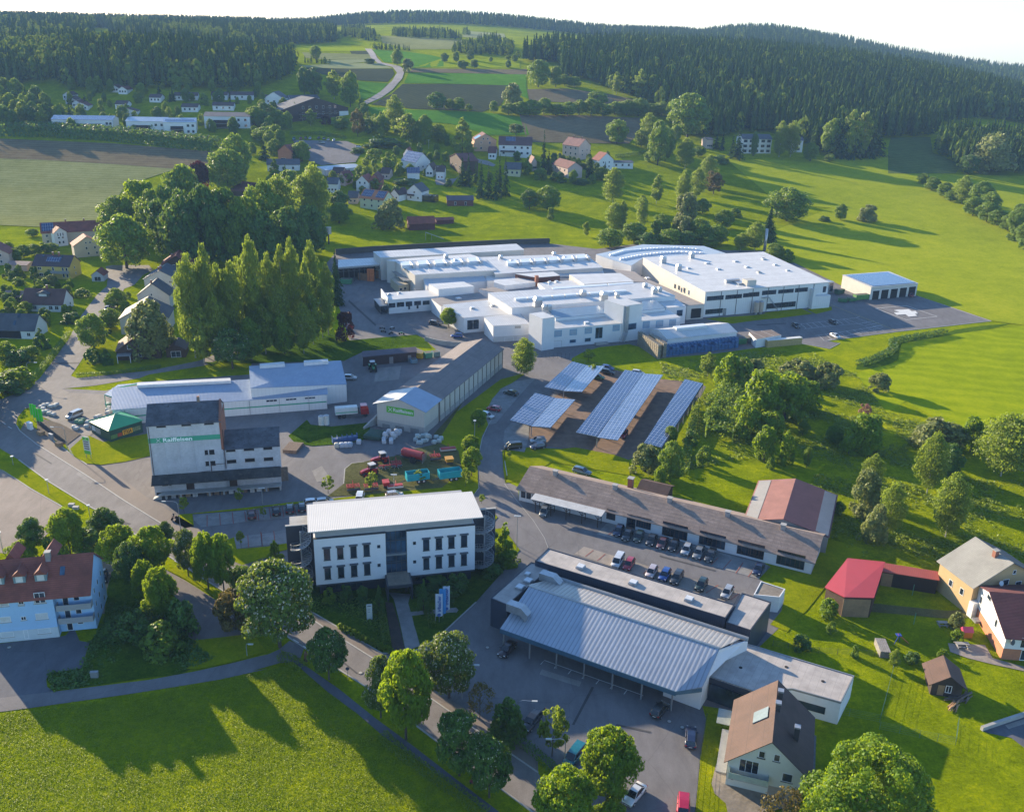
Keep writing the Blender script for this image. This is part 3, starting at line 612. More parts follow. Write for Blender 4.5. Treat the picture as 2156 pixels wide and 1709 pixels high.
# ================================================================ GRAIN SILO BUILDING
green=plain('mint green paint',(.05,.33,.20),.7,.1); lime=plain('lime green plastic',(.10,.42,.04),.5,.1)
silo_w=m_wall((.50,.50,.52),'stained white masonry',.16); brick_ch=brick
S=B('silo_building',G(q('20',1253,768)[0]),G(q('21',237,690)[0]),'tall white grain store with dark roof and green lettered band','building')
u1,_=S.onwall(q('20',1785,300)[0]); HM=height_at(S.p0,q('20',1195,190)[0]); HA=S.onwall(q('21',222,366)[0])[1]
DS=11.0
S.gable(u1,DS,HM-.3,HM+2.6,'u',silo_w,corr_old,over=.25,z0=0)
S.part('wall',MB().box(u1+.01,0.4,0,S.W,DS-1,HA,silo_w))
S.prof=([(0.4,HA),(6.5,HA+2.2),(DS-1,HA+.6)],'u',0,0,.15)
wing=[]
for (a,b_,za,zb) in ((0.15,6.2,HA,HA+2.3),(6.2,DS-.7,HA+2.3,HA+.4)):
    wing.append(S.part('roof',MB().loft([[(u1+.02,a,za+.01),(u1+.02,b_,zb+.01),(u1+.02,b_,zb+.15),(u1+.02,a,za+.15)],[(S.W+.25,a,za+.01),(S.W+.25,b_,zb+.01),(S.W+.25,b_,zb+.15),(S.W+.25,a,za+.15)]],corr_old)))
S.part('wall',MB().prism([(u1+.02,.4),(S.W,.4),(S.W,6.2),(u1+.02,6.2)],HA-.02,[HA,HA,HA+2.3,HA+2.3],silo_w)); S.part('wall',MB().prism([(u1+.02,6.21),(S.W,6.21),(S.W,DS-1),(u1+.02,DS-1)],HA-.02,[HA+2.3,HA+2.3,HA+.42,HA+.42],silo_w))
S.part('parapet',MB().box(u1-.25,-.1,HM-7,u1+.2,DS*.5,HM+.3,brick).prism([(u1-.25,DS*.5),(u1+.2,DS*.5),(u1+.2,DS),(u1-.25,DS)],HM-7,HM-.4,brick).prism([(u1-.25,0),(u1+.2,0),(u1+.2,DS*.5),(u1-.25,DS*.5)],HM+.3,[HM+.45,HM+.45,HM+3,HM+3],brick))
S.part('chimney',MB().box(u1-5,DS*.5-.3,HM+2,u1-4.4,DS*.5+.3,HM+3.9,brick),S.rf[0])
# green band with lettering
gz0=S.onwall(q('20',1209,338)[0])[1]; gz1=S.onwall(q('20',1205,300)[0])[1]
band=S.part('green_band',MB().box(.02,-.06,gz0,u1-.05,.02,gz1,green))
mbx=MB(); cross_logo(mbx,S.onwall(q('20',1275,318)[0])[0],(gz0+gz1)/2,-.08,(gz1-gz0)*.75,plain('pale lettering',(.62,.66,.64),.7)); S.part('emblem',mbx,band)
def put_text(b,txt,t,x0,y,x1,hz,mat,parent,voff=-.09,z=None):
    ua,zz=b.onwall(q(t,x0,y)[0],off=voff); ub,_=b.onwall(q(t,x1,y)[0],off=voff)
    o=text_mesh(txt,1.0,mat,.01); w_=max(v.co.x for v in o.data.vertices); k=(ub-ua)/w_
    for v in o.data.vertices: v.co.x*=k; v.co.y*=hz/.72
    o.parent=parent; o.rotation_euler=(math.pi/2,0,0); o.location=(ua,voff,(zz if z is None else z)); return o
letm=plain('bright pale lettering',(.85,.9,.88),.7)
put_text(S,'Raiffeisen','20',1310,325,1550,(gz1-gz0)*.8,letm,band,-.08,gz0+(gz1-gz0)*.15)
mb=MB(); 
for x in np.arange(u1/5,u1-.5,u1/5): mb.box(x-.12,-.08,1.2,x+.12,.05,gz0-.02,silo_w); mb.box(x-.12,-.08,gz1+.02,x+.12,.05,HM-1,silo_w)
mb.box(0,-.07,gz1+1.6,u1-.3,.03,gz1+1.8,silo_w); S.part('concrete_frame',mb)
dw=plain('brown louvre',(.10,.055,.045),.8,.2)
S.pxwin('20',[(1258,188,1335,210),(1460,173,1537,197),(1643,160,1720,186),(1648,390,1727,428),(1655,480,1735,517)],frame=dw,pane=black,fw=.06,sill=True)
S.pxwin('20',[(1820,382,1895,405),(1970,372,2045,397),(1827,470,1903,497),(1975,460,2052,487),(1985,600,2060,622)],off=.4,frame=dw,pane=black,fw=.06,sill=True)
S.pxwin('21',[(88,362,160,387),(92,450,168,476),(-70,372,0,395),(-60,458,20,485),(-40,598,30,620)],off=.4,frame=dw,pane=black,fw=.06,sill=True)
S.pxwin('20',[(1305,648,1380,680)],frame=dw,pane=black,fw=.06)
S.pxwin('20',[(1500,638,1565,712),(1848,612,1910,682)],frame=brown_f,pane=dark_wood,fw=.1,name='door')
zc=S.onwall(q('20',1255,592)[0])[1]
can=MB(); can.prism([(-.2,-2.6),(S.W+.1,-2.6),(S.W+.1,-.02),(-.2,-.02)],[zc-1.5,zc-1.5,zc-.25,zc-.25],[zc-1.35,zc-1.35,zc-.05,zc-.05],ribbed('mossy black roofing',(.05,.05,.052),.18,0,.9,var=.4,depth=.05,wear=(.10,.085,.07)))
S.part('loading_canopy',can)
dk=MB(); dk.box(1.5,-1.9,1.0,S.W,-.02,1.2,concm)
for x in np.arange(2.5,S.W,3.1): dk.box(x-.2,-1.7,0,x+.2,-.1,.99,concm)
dk.box(0.3,-.04,0,S.W,-.01,1.0,black); dk.prism([(-.3,-1.6),(1.49,-1.6),(1.49,-.3),(-.3,-.3)],0,[.15,1.1,1.1,.15],concm); S.part('loading_dock',dk)
dn=MB(); dn.cyl((.3,-.12,zc),(.3,-.12,HM-.5),.07,mat=dw).cyl((u1+.3,.25,HA-4.5),(u1+.3,.25,HA+5),.08,mat=dw).cyl((u1-2.8,-.2,3.5),(u1-2.8,-.2,zc+1.8),.08,mat=dw).cyl((u1-2.8,-.2,zc+1.6),(u1+.3,-.2,zc+1.7),.06,mat=dw).cyl((u1-2.8,-.2,zc+.2),(2,-.2,zc-.6),.05,mat=dw)
S.part('drain_pipe',dn)
S.part('leaning_hatch',MB().box(S.W+.02,1,1,S.W+1.6,1.3,4.5,plain('weathered wood panel',(.18,.14,.11),.9,.3,2)))
random.seed(3)
for k in range(14):
    x=4+k*1.55; 
    if 9<x<10.5: continue
    m=MB(); sx=random.uniform(.9,1.2); h=random.uniform(.6,.95); c=random.choice([(.22,.13,.08),(.28,.18,.1),(.36,.35,.33),(.5,.48,.44)])
    mt=plain('crate %d'%(int(c[0]*100)),c,.9,.2,3); m.box(-sx/2,-.4,.12,sx/2,.4,h,mt)
    for a in (-.4,0,.4): m.box(-sx/2,a-.05,0,sx/2,a+.05,.119,mt)
    o=m.build('crate'); o.location=S.root.matrix_basis@Vector((x,-1.15 if k%2 else -1.0,0)); o.rotation_euler=(0,0,S.a+random.uniform(-.05,.05))
    tag(o,'wooden crate or pallet load under the grain store loading dock','crate','crates under the loading dock')
# pallets leaning by the wing
b0=G(q('21',260,410)[0]); m=MB()
for i in range(9): m.box(0,i*.62,0,3.6,i*.62+.5,.9 if i<8 else .7,plain('grey pallet wood',(.17,.12,.09),.9,.35,3))
o=m.build('pallet_stack'); o.location=G(q('21',245,415)[0]); o.rotation_euler=(0,0,S.a-.35); tag(o,'flat rows of brown wooden pallets stacked beside the grain store wing','pallet stack')
# ================================================================ BLUE ROOFED WAREHOUSE
c10=lambda *a:q('10',*a); c11=lambda *a:q('11',*a); c12=lambda *a:q('12',*a); c13=lambda *a:q('13',*a)
WH=roofed('warehouse',c10(905,1688)+c11(598,1562,590,1403)+c10(912,1510),[4.2,4.2,6,5.8],metal_blue,clad_white,'long blue-grey roofed warehouse with mint green stripe behind the tall grain store','building',over=.3)
l=WH.pts
wt=roofed('w',c11(-12,1512,757,1480,712,1290)+c10(2008,1335),[7.2,5.2,8,8],metal_blue,clad_white,'',parent=WH,over=.1,rname='roof',wname='wall')
# proper tall block: front aligned, wall on the right end
WH.part('ridge_light',MB().prism([WH.px(p,6.2) for p in c10(1105,1500,1860,1462,1855,1440,1105,1478)],5.9,6.7,plain('opal ridge light',(.62,.62,.62),.4)),WH.rf[0])
for a in ((60,1345,262,1330,258,1312,60,1328),(415,1322,612,1308,608,1290,415,1302)):
    WH.part('ridge_light',MB().prism([WH.px(p,8.3) for p in c11(*a)],7.6,8.9,plain('opal ridge light',(.62,.62,.62),.4)),WH.rf[0])
zz=2.4
WH.part('green_stripe',MB().box(.3,-.05,2.0,WH.W-.1,.02,2.35,green))
WH.pxwin('11',[(110,1600,200,1620),(268,1590,357,1608),(420,1580,508,1596)],frame=white_f,pane=glass,div=3,fw=.08)
for x in np.arange(3,WH.W,WH.W/7): WH.part('drain_pipe',MB().cyl((x,-.1,0),(x,-.1,4.1),.06,mat=mid_grey,n=6))
cp=[WH.px(p,4.6) for p in c10(840,1560,908,1582,915,1508,1140,1466,950,1482)]
WH.part('green_canopy',MB().prism(cp,4.3,4.65,green).prism([(x*.99,y*.99) for x,y in cp],4.66,4.72,metal_blue))
WH.part('canopy_post',MB().cyl((*cp[0],0),(*cp[0],4.3),.1,mat=green))
ra=B('w2',G(q('11',600,1672)[0]),G(q('11',762,1612)[0]),'','')
bpy.data.objects.remove(ra.root)
# ================================================================ SHED WITH GREEN SIGN + LONG STORE
Rp=G(q('21',1386,268)[0]); far=G(q('11',2012,1345)[0])
vdir=(far-Rp).xy.normalized(); udir=Vector((vdir.y,-vdir.x)); 
def at_h(p,h): d=ray(p); t=(h-CAMH)/d.z; return Vector((d.x*t,d.y*t,0))
le=at_h(q('11',1000,1622)[0],7.0); Wd=abs((Rp.xy-le.xy)@udir)
p0=Rp.xy-udir*Wd
SH=B('agricultural_hall',(p0.x,p0.y,0),(Rp.x,Rp.y,0),'beige steel hall with white gable roof and bright green lettered sign board','building')
HS=height_at(Rp,q('21',1386,75)[0]); print('shed h',HS,'W',Wd)
DF=max(8,abs((at_h(q('11',1518,1603)[0],HS).xy-Rp.xy)@vdir)); DL=(far.xy-Rp.xy).length
SH.gable(SH.W,DF,HS,HS+2.2,'v',clad_beige,metal_light,over=.9,z0=0,roof2=metal_blue)
SH.part('plinth',MB().box(-.03,-.05,0,SH.W+.05,.4,2.0,concm).box(SH.W-.3,.4,0,SH.W+.06,DF,2.0,concm))
sz=SH.onwall(q('21',1082,35)[0])[1]; ua=SH.onwall(q('21',1082,60)[0])[0]; ub=SH.onwall(q('21',1300,80)[0])[0]
sg=SH.part('sign_board',MB().box(ua,-.12,sz-1.75,ub,-.02,sz+.0,lime)); mbx=MB(); cross_logo(mbx,ua+1.1,sz-.85,-.14,1.1,whitem); SH.part('emblem',mbx,sg)
put_text(SH,'Raiffeisen','21',1132,85,1290,.95,whitem,sg,-.14,sz-1.25)
SH.pxwin('21',[(1045,180,1110,235),(1150,195,1225,260),(1270,215,1345,285)],name='door',frame=concm,pane=plain('grey shutter',(.2,.2,.2),.7),fw=.1,off=-.06)
SH.part('stair_wall',MB().prism([(-2.6,-3.2),(-2.2,-3.2),(-.4,3),(-.8,3)],0,[.6,.6,3.2,3.2],concm))
LS=B('long_shed',(p0.x+vdir.x*(DF+.9),p0.y+vdir.y*(DF+.9),0),(Rp.x+vdir.x*(DF+.9),Rp.y+vdir.y*(DF+.9),0),'long narrow grey-brown roofed shed running back from the beige lettered hall','building')
LS.gable(LS.W,DL-DF-.9,HS-.6,HS+1.6,'v',clad_beige,ribbed('grey brown corrugated',(.20,.17,.165),.25,1,.9,var=.12,depth=.04,dark=.85,seam=3),over=.5,z0=0)
mb=MB(); n=14; 
for k in range(n+1): y=(DL-DF-.9)*k/n; mb.box(LS.W-.02,y-.12,0,LS.W+.12,y+.12,HS-.7,plain('dark post',(.10,.085,.07),.8))
LS.part('wall_post',mb); LS.part('plinth',MB().box(LS.W-.2,0,0,LS.W+.08,DL-DF-1,1.6,concm))
# dark low shed at the back of the yard
LD=roofed('storage_shed',c11(890,1260,1320,1220,1310,1180,890,1215),[3.0,3.0,3.6,3.6],ribbed('dark purple sheet',(.10,.08,.10),.4,0,.7,var=.1),plain('dark brown boards',(.045,.028,.03),.85,.2),'low dark brown shed with purple-grey roof at the foot of the grass bank','shed',over=.3)
LD.windows([(LD.W*.49,LD.W*.56,.05,2.2),(LD.W*.84,LD.W*.9,.05,2.2)],frame=mid_grey,pane=plain('grey shutter',(.2,.2,.2),.7),name='door')
# ================================================================ OFFICE BUILDING
zb=2.6
def at(p,h): return at_h(p,h)
OF=B('office_building',at(q('21',515,1478)[0],zb),at(q('21',1790,1352)[0],zb),'white office with pale flat roof, glazed middle and spiral stairs at both ends','building',z=0)
HT=OF.onwall(q('21',493,1112)[0])[1]; uc0=OF.onwall(q('21',1076,1250)[0])[0]; uc1=OF.onwall(q('21',1247,1250)[0])[0]
W_=OF.W; DO=13.0; dkb=plain('anthracite cladding',(.028,.035,.055),.5,.08); ow=m_wall((.70,.70,.72),'clean white render',.03)
OF.part('ground_floor',MB().box(.6,.9,0,W_-.6,DO-.5,zb,dkb)); 
OF.part('wall',MB().box(0,0,zb,uc0,DO,HT,ow)); OF.part('wall',MB().box(uc1,0,zb,W_,DO,HT,ow)); OF.part('wall',MB().box(uc0+.002,1.0,zb,uc1-.002,DO,HT,dkb))
OF.part('plinth',MB().box(-.04,-.04,zb-.35,uc0-2,.3,zb,dk_grey).box(uc1+1,-.04,zb-.35,W_+.04,.3,zb,dk_grey))
gl=OF.part('glazing',MB().box(uc0+.05,.82,zb+.2,uc1-.05,.99,HT-.1,glass_b))
mb=MB(); 
for k in range(5): x=uc0+.05+(uc1-uc0-.1)*k/4; mb.box(x-.05,.72,zb+.2,x+.05,.9,HT-.1,dk_grey)
for z in (zb+.2,zb+2.6,zb+3.0,HT-2.2,HT-.2): mb.box(uc0+.05,.7,z,uc1-.05,.93,z+.14,dk_grey)
mb.box(uc0,0.2,(zb+HT)/2-.25,uc1,.8,(zb+HT)/2+.1,mid_grey); OF.part('glazing_bar',mb,gl)
OF.part('attic',MB().box(.3,.5,HT+.02,W_-.5,DO-.4,HT+1.15,plain('grey attic panels',(.34,.34,.35),.7,.04))); OF.part('parapet_cap',MB().box(-.08,-.08,HT,uc0+.05,.5,HT+.12,dk_grey).box(uc1-.05,-.08,HT,W_+.08,.5,HT+.12,dk_grey))
hr=HT+1.75; rp=[OF.px(p,hr) for p in q('21',448,1060,1858,932,1725,712,410,822)]; print('office',HT,W_,rp)
dr=(rp[2][1]+rp[3][1])/2
OF.part('roof',MB().prism([(rp[0][0],rp[0][1]),(rp[1][0],rp[0][1]),(rp[1][0],dr),(rp[0][0],dr)],[hr,hr,hr-.55,hr-.55],[hr+.18,hr+.18,hr-.37,hr-.37],ribbed('pale office roof sheet',(.60,.57,.53),.33,0,.45,var=.03,depth=.05,dark=.8)))
hood=plain('dark sun blind box',(.08,.095,.12),.5)
wl=[(575,1180,627,1277),(683,1170,733,1267),(790,1160,840,1257),(895,1147,945,1245),(582,1335,632,1430),(690,1325,740,1418),(795,1312,845,1408),(900,1300,950,1395),
(1375,1105,1425,1200),(1477,1095,1527,1190),(1578,1085,1628,1180),(1680,1072,1730,1170),(1377,1255,1425,1350),(1478,1243,1527,1340),(1580,1232,1628,1328),(1680,1222,1727,1318)]
OF.pxwin('21',wl,frame=dk_grey,pane=glass,hood=hood,sill=dk_grey,fw=.1)
OF.pxwin('21',[(1005,1155,1030,1180),(1008,1305,1033,1330),(1293,1128,1317,1153),(1295,1278,1319,1302)],frame=dk_grey,pane=glass,fw=.06)
OF.part('entrance_canopy',MB().box(uc0-.3,-4.2,zb+.25,uc1+.5,.9,zb+.75,dk_grey).box(uc0,-3.9,zb+.755,uc1+.2,.6,zb+.8,gravelm)); OF.part('entrance_wall',MB().box(uc0-.3,-4.0,0,uc0,0,zb+.24,dkb).box(uc1+.2,-4.0,0,uc1+.5,0,zb+.24,dkb))
OF.windows([(uc0+.4,uc0+1.6,.05,2.3),(uc0+1.8,uc1-.6,.05,2.3)],off=.85,frame=dk_grey,pane=glass,name='door')
OF.windows([(x,x+3.4,.7,2.3) for x in (1.2,5.2,uc1+1.5,uc1+5.5)],off=.88,frame=dk_grey,pane=glass,div=3)
for side in (0,1):
    sgn=-1 if side==0 else 1; ex=0 if side==0 else W_; cx=ex+sgn*2.35; cy=2.6; rr=1.9
    x0,x1=sorted((ex+sgn*.05,ex+sgn*4.9)); OF.part('stair_wall',MB().box(x0,cy+2.05,0,x1,cy+2.35,HT+.6,dkb)); OF.part('wall_cap',MB().box(x0-.08,cy+1.97,HT+.6,x1+.08,cy+2.5,HT+.75,concm))
    st=MB(); st.cyl((cx,cy,0),(cx,cy,HT+.4),.12,mat=galv); n=60; tot=HT-.4
    rail=[]
    for k in range(n):
        t=2*math.pi*3.1*k/n+1; z=.15+tot*k/n; t2=t+2*math.pi*3.1/n
        st.prism([(cx,cy),(cx+rr*math.cos(t),cy+rr*math.sin(t)),(cx+rr*math.cos(t2),cy+rr*math.sin(t2))],z,z+.06,galv)
        st.cyl((cx+rr*math.cos(t),cy+rr*math.sin(t),z),(cx+rr*math.cos(t),cy+rr*math.sin(t),z+1.05),.03,n=4,mat=galv,cap=False)
        rail.append((cx+rr*math.cos(t),cy+rr*math.sin(t),z+1.05))
    for k in range(n-1):
        st.cyl(rail[k],rail[k+1],.04,n=4,mat=galv,cap=False); a,b_=Vector(rail[k]),Vector(rail[k+1]); st.cyl(a-Vector((0,0,1.05)),b_-Vector((0,0,1.05)),.09,n=4,mat=galv,cap=False)
    OF.part('spiral_stair',st)
OF.part('rooftop_box',MB().box(-4.2,5,HT-1.2,-.1,9,HT+.3,concm))
# ================================================================ FACTORY COMPLEX
wt_=plain('white roof membrane',(.60,.60,.62),.6,.07,.15); grey_roof=plain('grey bitumen roof',(.27,.245,.235),.9,.14,.25)
wwall=m_wall((.66,.66,.665),'white factory wall',.05); bwall=m_wall((.54,.51,.46),'cream factory wall',.06); blue_gl=plain('blue window film',(.20,.36,.50),.25,.1)
opal=plain('opal roof light',(.62,.64,.66),.25,.05); shut=plain('grey roller shutter',(.30,.37,.45),.5,.1)
def R_(name,pts,h,roof,wall,label,**kw): return roofed(name,pts,h,roof,wall,label,'factory building',**kw)
FA=R_('sawtooth_hall',c11(1310,600,1968,562,1850,458,1145,485),[8.2,8.2,9.2,9.2],metal_light,bwall,'cream-walled production hall with a row of long roof lights behind the front office wing',over=.2)
R_('w',c11(1958,592)+c12(790,540,640,430)+c11(1830,458),[7.6,7.6,8.6,8.6],metal_light,bwall,'',parent=FA,over=.15)
R_('w',c11(1035,462)+c12(155,398,92,350)+c11(975,412),[9.4,9.4,9.9,9.9],metal_light,bwall,'',parent=FA,over=.2)
R_('w',c11(1080,482,1310,462,1750,432,1830,458,1145,492),[9.25]*5,metal_light,bwall,'',parent=FA)
FA.rf=[FA.rf[0]]
def opals(b,t,cells,h0,h1,name='roof_light',mat=None):
    for a in cells: b.part(name,MB().prism([b.px(p,h1) for p in q(t,*a)],h0,h1,mat or opal),b.rf[0])
for k in range(5):
    x=1205+k*135; y=500-k*8; opals(FA,'11',[(x,y+22,x+85,y+16,x+60,y-14,x-15,y-8)],8.6,9.9); opals(FA,'11',[(x+88,y+16,x+112,y+14,x+80,y-18,x+62,y-14)],8.4,10.3,'air_duct',galv)
for k in range(6):
    x=35+k*112; y=497-k*8; opals(FA,'12',[(x-10,y+8,x+75,y+2,x+55,y-24,x-20,y-18)],8.1,9.3); opals(FA,'12',[(x+78,y+2,x+98,y,x+72,y-26,x+57,y-24)],8,9.7,'air_duct',galv)
for t,x,y,z in (('11',1635,500,9),('11',1560,460,9.6),('11',2000,465,8.6),('11',2085,505,8),('12',55,505,8),('12',483,480,8),('12',398,440,8.4)):
    u,v=FA.px(q(t,x,y)[0],z); vent(FA,u,v,z-.6,1.6,2)
FA.part('corner_canopy',MB().prism([FA.px(p,5.2) for p in c11(1075,530,1150,528,1310,640,1220,645)],5.0,5.25,mid_grey))
# open loading shed left
LSH=R_('loading_shed',c11(690,540,1030,515,985,462,690,478),[6.2,6.2,6.6,6.6],metal_light,plain('x',(.3,.3,.3)),'open loading shed with dark steel trusses and pallets inside left of production hall',z0=5.6)
l=LSH.pts; mb=MB(); mb.prism([l[2],l[3],(l[3][0],l[3][1]-.3),(l[2][0],l[2][1]-.3)],0,6,bwall); LSH.part('back_wall',mb)
tr=MB(); W2=l[1][0]
for k in range(9):
    x=W2*k/8; tr.cyl((x,0.1,0),(x,0.1,5.6),.15,mat=dk_grey)
    if k<8:
        tr.cyl((x,.1,4.4),(x+W2/16,.1,5.6),.09,mat=dk_grey); tr.cyl((x+W2/16,.1,5.6),(x+W2/8,.1,4.4),.09,mat=dk_grey)
tr.cyl((0,.1,4.4),(W2,.1,4.4),.1,mat=dk_grey); tr.cyl((0,.1,5.6),(W2,.1,5.6),.1,mat=dk_grey); LSH.part('steel_truss',tr)
LSH.part('interior_shade',MB().box(0,l[2][1]*.6,0,W2,l[2][1]*.62,5.5,black))  # black sheet painting the shade inside the open shed
# terrace wall behind
tb=MB(); P=[G(p) for p in c11(670,435,1000,410,1500,382,2140,352)+c12(360,345)]; Lp,Rp_=cl_strip(P,.5)
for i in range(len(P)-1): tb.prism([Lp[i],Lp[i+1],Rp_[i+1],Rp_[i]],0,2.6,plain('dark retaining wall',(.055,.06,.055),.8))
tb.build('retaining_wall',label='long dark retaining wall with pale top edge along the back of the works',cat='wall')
FW=R_('office_wing',c11(1097,802,1497,772,1430,722,1068,745),[5.2,5.2,5.2,5.2],metal_white,wwall,'low white wing with ribbed roof, five wide windows and glazed left end',over=.15)
FW.pxwin('11',[(1098,825,1152,862),(1162,818,1222,855),(1235,812,1287,850),(1303,808,1358,842),(1372,805,1427,838)],frame=dk_grey,pane=glass,div=2)
FW.pxwin('11',[(1255,850,1270,875),(1322,843,1338,868)],frame=dk_grey,pane=glass,fw=.06)
FW.part('slanted_parapet',MB().prism([(-.4,-.2),(-.1,-.2),(-.1,10.5),(-.4,10.5)],[4.2,4.2,3.5,3.5],[6.2,6.2,6.9,6.9],wwall))
FW.part('glazed_lobby',MB().box(-3,.5,0,-.41,10,3,glass)); mb=MB()
for k in range(8): mb.box(-3.1,.4+k*1.36,0,-2.95,.52+k*1.36,3.3,dk_grey)
mb.box(-3.3,.2,3.01,-.41,10.4,3.3,mid_grey); FW.part('lobby_frame',mb)
vent(FW,2,7,5.3,1.1);vent(FW,6,8,5.3,1.1)
FB=R_('penthouse_block',c11(1500,717,1785,692,1702,655,1420,673),7.6,metal_light,wwall,'small raised white box with flat roof above the low office wing')
FC=R_('lean_to_roof',c11(1400,690,1895,648,1840,585,1370,618),[5.4,5.4,6.6,6.6],metal_blue if False else ribbed('pale blue roof sheet',(.44,.50,.56),.5,0,.35,var=.05,depth=.05),wwall,'pale blue lean-to roofed section below the cream production hall')
FD=R_('courtyard_block',c11(1520,852,1905,802,1830,742,1440,792),5.0,grey_roof,wwall,'flat grey roofed block between the office wing and ribbed front block'); vent(FD,10,6,5.1,2.0)
FE=R_('front_block',c11(1705,947,2092,914,1905,802,1535,842),[5.4,5.4,6.2,6.2],metal_white,wwall,'white front block with ribbed roof and one big window behind the round tree',over=.1)
FE.pxwin('11',[(1728,958,1825,1038)],frame=white_f,pane=glass,div=2); vent(FE,6,9,6,1.4);vent(FE,14,10,6,1.4)
FF=R_('lower_front_block',c11(1940,1012)+c12(200,996,125,905)+c11(1868,942),[5.6,5.6,5.9,5.9],metal_white,wwall,'white front block left of the short tower, with two low garage doors',over=.1)
FF.pxwin('11',[(2030,1100,2105,1160)],frame=wwall,pane=concm,name='garage_door'); FF.pxwin('12',[(0,1100,70,1155),(100,1095,165,1150),(80,1005,132,1030)],frame=wwall,pane=concm,name='garage_door')
FF.part('plinth',MB().box(-.03,-.04,0,FF.W+.03,.2,1.9,m_wall((.5,.5,.49),'grey plinth')))
T1=R_('short_tower',c12(305,955,405,940,308,897,198,912),10.9,metal_white,wwall,'shorter of the two square white towers on the factory front')
T2=R_('tall_tower',c12(960,852,1112,832,980,792,805,802),12.6,metal_white,wwall,'taller square white tower on the factory front with an outside steel flue')
u,z=T2.onwall(c12(978,900)[0]); mb=MB(); mb.box(u-.6,-.9,3.4,u+.7,-.02,12.8,galv); mb.loft([[(u-.6,-.9,3.4),(u+.7,-.9,3.4),(u+.7,-.02,3.4),(u-.6,-.02,3.4)],[(u-2.2,-1.6,.9),(u-.9,-1.6,.4),(u-.9,-.7,.4),(u-2.2,-.7,.9)]],galv); T2.part('steel_flue',mb)
T2.pxwin('12',[(985,988,1060,1038)],frame=blue_gl,pane=glass_b)
FG=R_('middle_front_block',c12(400,1037,945,990,848,912,398,952),[6.4,6.4,6.9,6.9],metal_white,wwall,'white front block with blue-framed windows between the two towers',over=.1)
FG.pxwin('12',[(400,1045,460,1095),(523,1035,582,1083),(645,1022,703,1070),(870,1000,925,1048)],frame=blue_gl,pane=shut,fw=.2); FG.pxwin('12',[(523,1118,573,1145),(645,1105,693,1135)],frame=blue_gl,pane=glass_b); FG.pxwin('12',[(392,1128,458,1190)],frame=concm,pane=wwall,name='garage_door'); FG.pxwin('12',[(730,1020,788,1108)],frame=blue_gl,pane=glass,name='door',div=2)
FG.part('entrance_steps',MB().box(FG.W*.6,-1.6,0,FG.W*.78,-.01,.6,concm)); vent(FG,13,3,6.6,1.7)
FG2=R_('w',c12(410,947,842,907,752,845,345,882),[7.9,7.9,8.0,8.0],ribbed('deep blue roof sheet',(.13,.20,.29),.5,0,.4,var=.1),wwall,'',parent=FG); 
FH=R_('right_front_block',c12(1100,972,1417,942,1310,882,1100,897),[6.4,6.4,6.8,6.8],metal_white,wwall,'white front block right of the tall tower with three shuttered windows',over=.1)
FH.pxwin('12',[(1112,972,1167,1025),(1218,965,1275,1015),(1325,955,1378,1005)],frame=blue_gl,pane=shut,fw=.2)
R_('w',c12(1105,887,1292,867,1210,800,1105,812),7.8,MATS['deep blue roof sheet'],wwall,'',parent=FH)
FI=R_('gatehouse_block',c12(1300,867,1462,852,1380,792,1210,802),6.5,metal_light,wwall,'small white block with blue window beside the covered works gate')
FI.pxwin('12',[(1385,880,1433,930)],frame=blue_gl,pane=glass_b)
FJ=R_('main_workshop',c12(60,867,1372,768,1142,660)+c11(1898,745),[8.3,8.3,9.2,9.2],metal_light,wwall,'largest white roofed workshop in the middle of the works behind both towers',over=.1)
for k in range(9):
    x=90+k*100; y=778-k*7.5; opals(FJ,'12',[(x,y+14,x+92,y+7,x+78,y-5,x-12,y+2)],8.6,9.5)
for t,x,y,s_ in (('12',630,765,2.1),('12',265,840,2.8),('12',797,790,2.5),('12',1205,740,2),('12',1245,725,1.6),('12',905,770,1.5),('12',1130,695,1.6),('12',320,870,1.6),('12',358,870,1.6)):
    u,v=FJ.px(q(t,x,y)[0],9); vent(FJ,u,v,8.4,s_,2)
FK=R_('upper_workshop',c12(640,677,1042,652,930,585,520,597),8.6,metal_light,bwall,'white roofed workshop section left of the big hall passage')
FL=R_('skylight_section',c12(330,715,660,680,575,640,265,665),7.6,metal_white,wwall,'narrow ribbed roof section with two small domes in the middle of works'); vent(FL,6,8,7.7,1.3);vent(FL,9,8,7.7,1.3)
opals(FK,'12',[(390,712,830,682,820,668,380,698)],8,9.4); opals(FK,'12',[(840,680,1040,664,1030,654,830,668)],8,9.4)
FM=R_('clerestory_block',c12(260,622,447,606,392,575,85,592),8.6,metal_light,plain('dark red glazed wall',(.10,.035,.03),.5),'flat white roof on a dark red glazed band in the middle of works')
cq=c12(257,650)[0]; uu,vv_=FM.px(cq,7.5); FM.part('brick_chimney',MB().box(uu-.6,vv_-.6,0,uu+.6,vv_+.6,9.8,brick))
FN=R_('left_middle_block',c11(1945,662)+c12(0,687,265,657,150,622)+c11(1948,640),7.2,metal_light,wwall,'plain white roofed block left of the dark red glazed band')
R_('courtyard_roof',c11(1820,715,2050,760)+c12(0,742,330,716,210,682,0,690),5.4,grey_roof,wwall,'low flat grey roof sunk between the white roofs of the works')
R_('connecting_block',c11(1890,650)+c12(0,640,800,585,780,545,0,592)+c11(1870,595),6.0,metal_light,wwall,'low white connecting block behind the dark red glazed band')
R_('inner_block',c12(0,600,1020,655,1150,660,1050,575,790,545,0,595),5.6,grey_roof,wwall,'low grey connecting roof between the production hall and the big right hall')
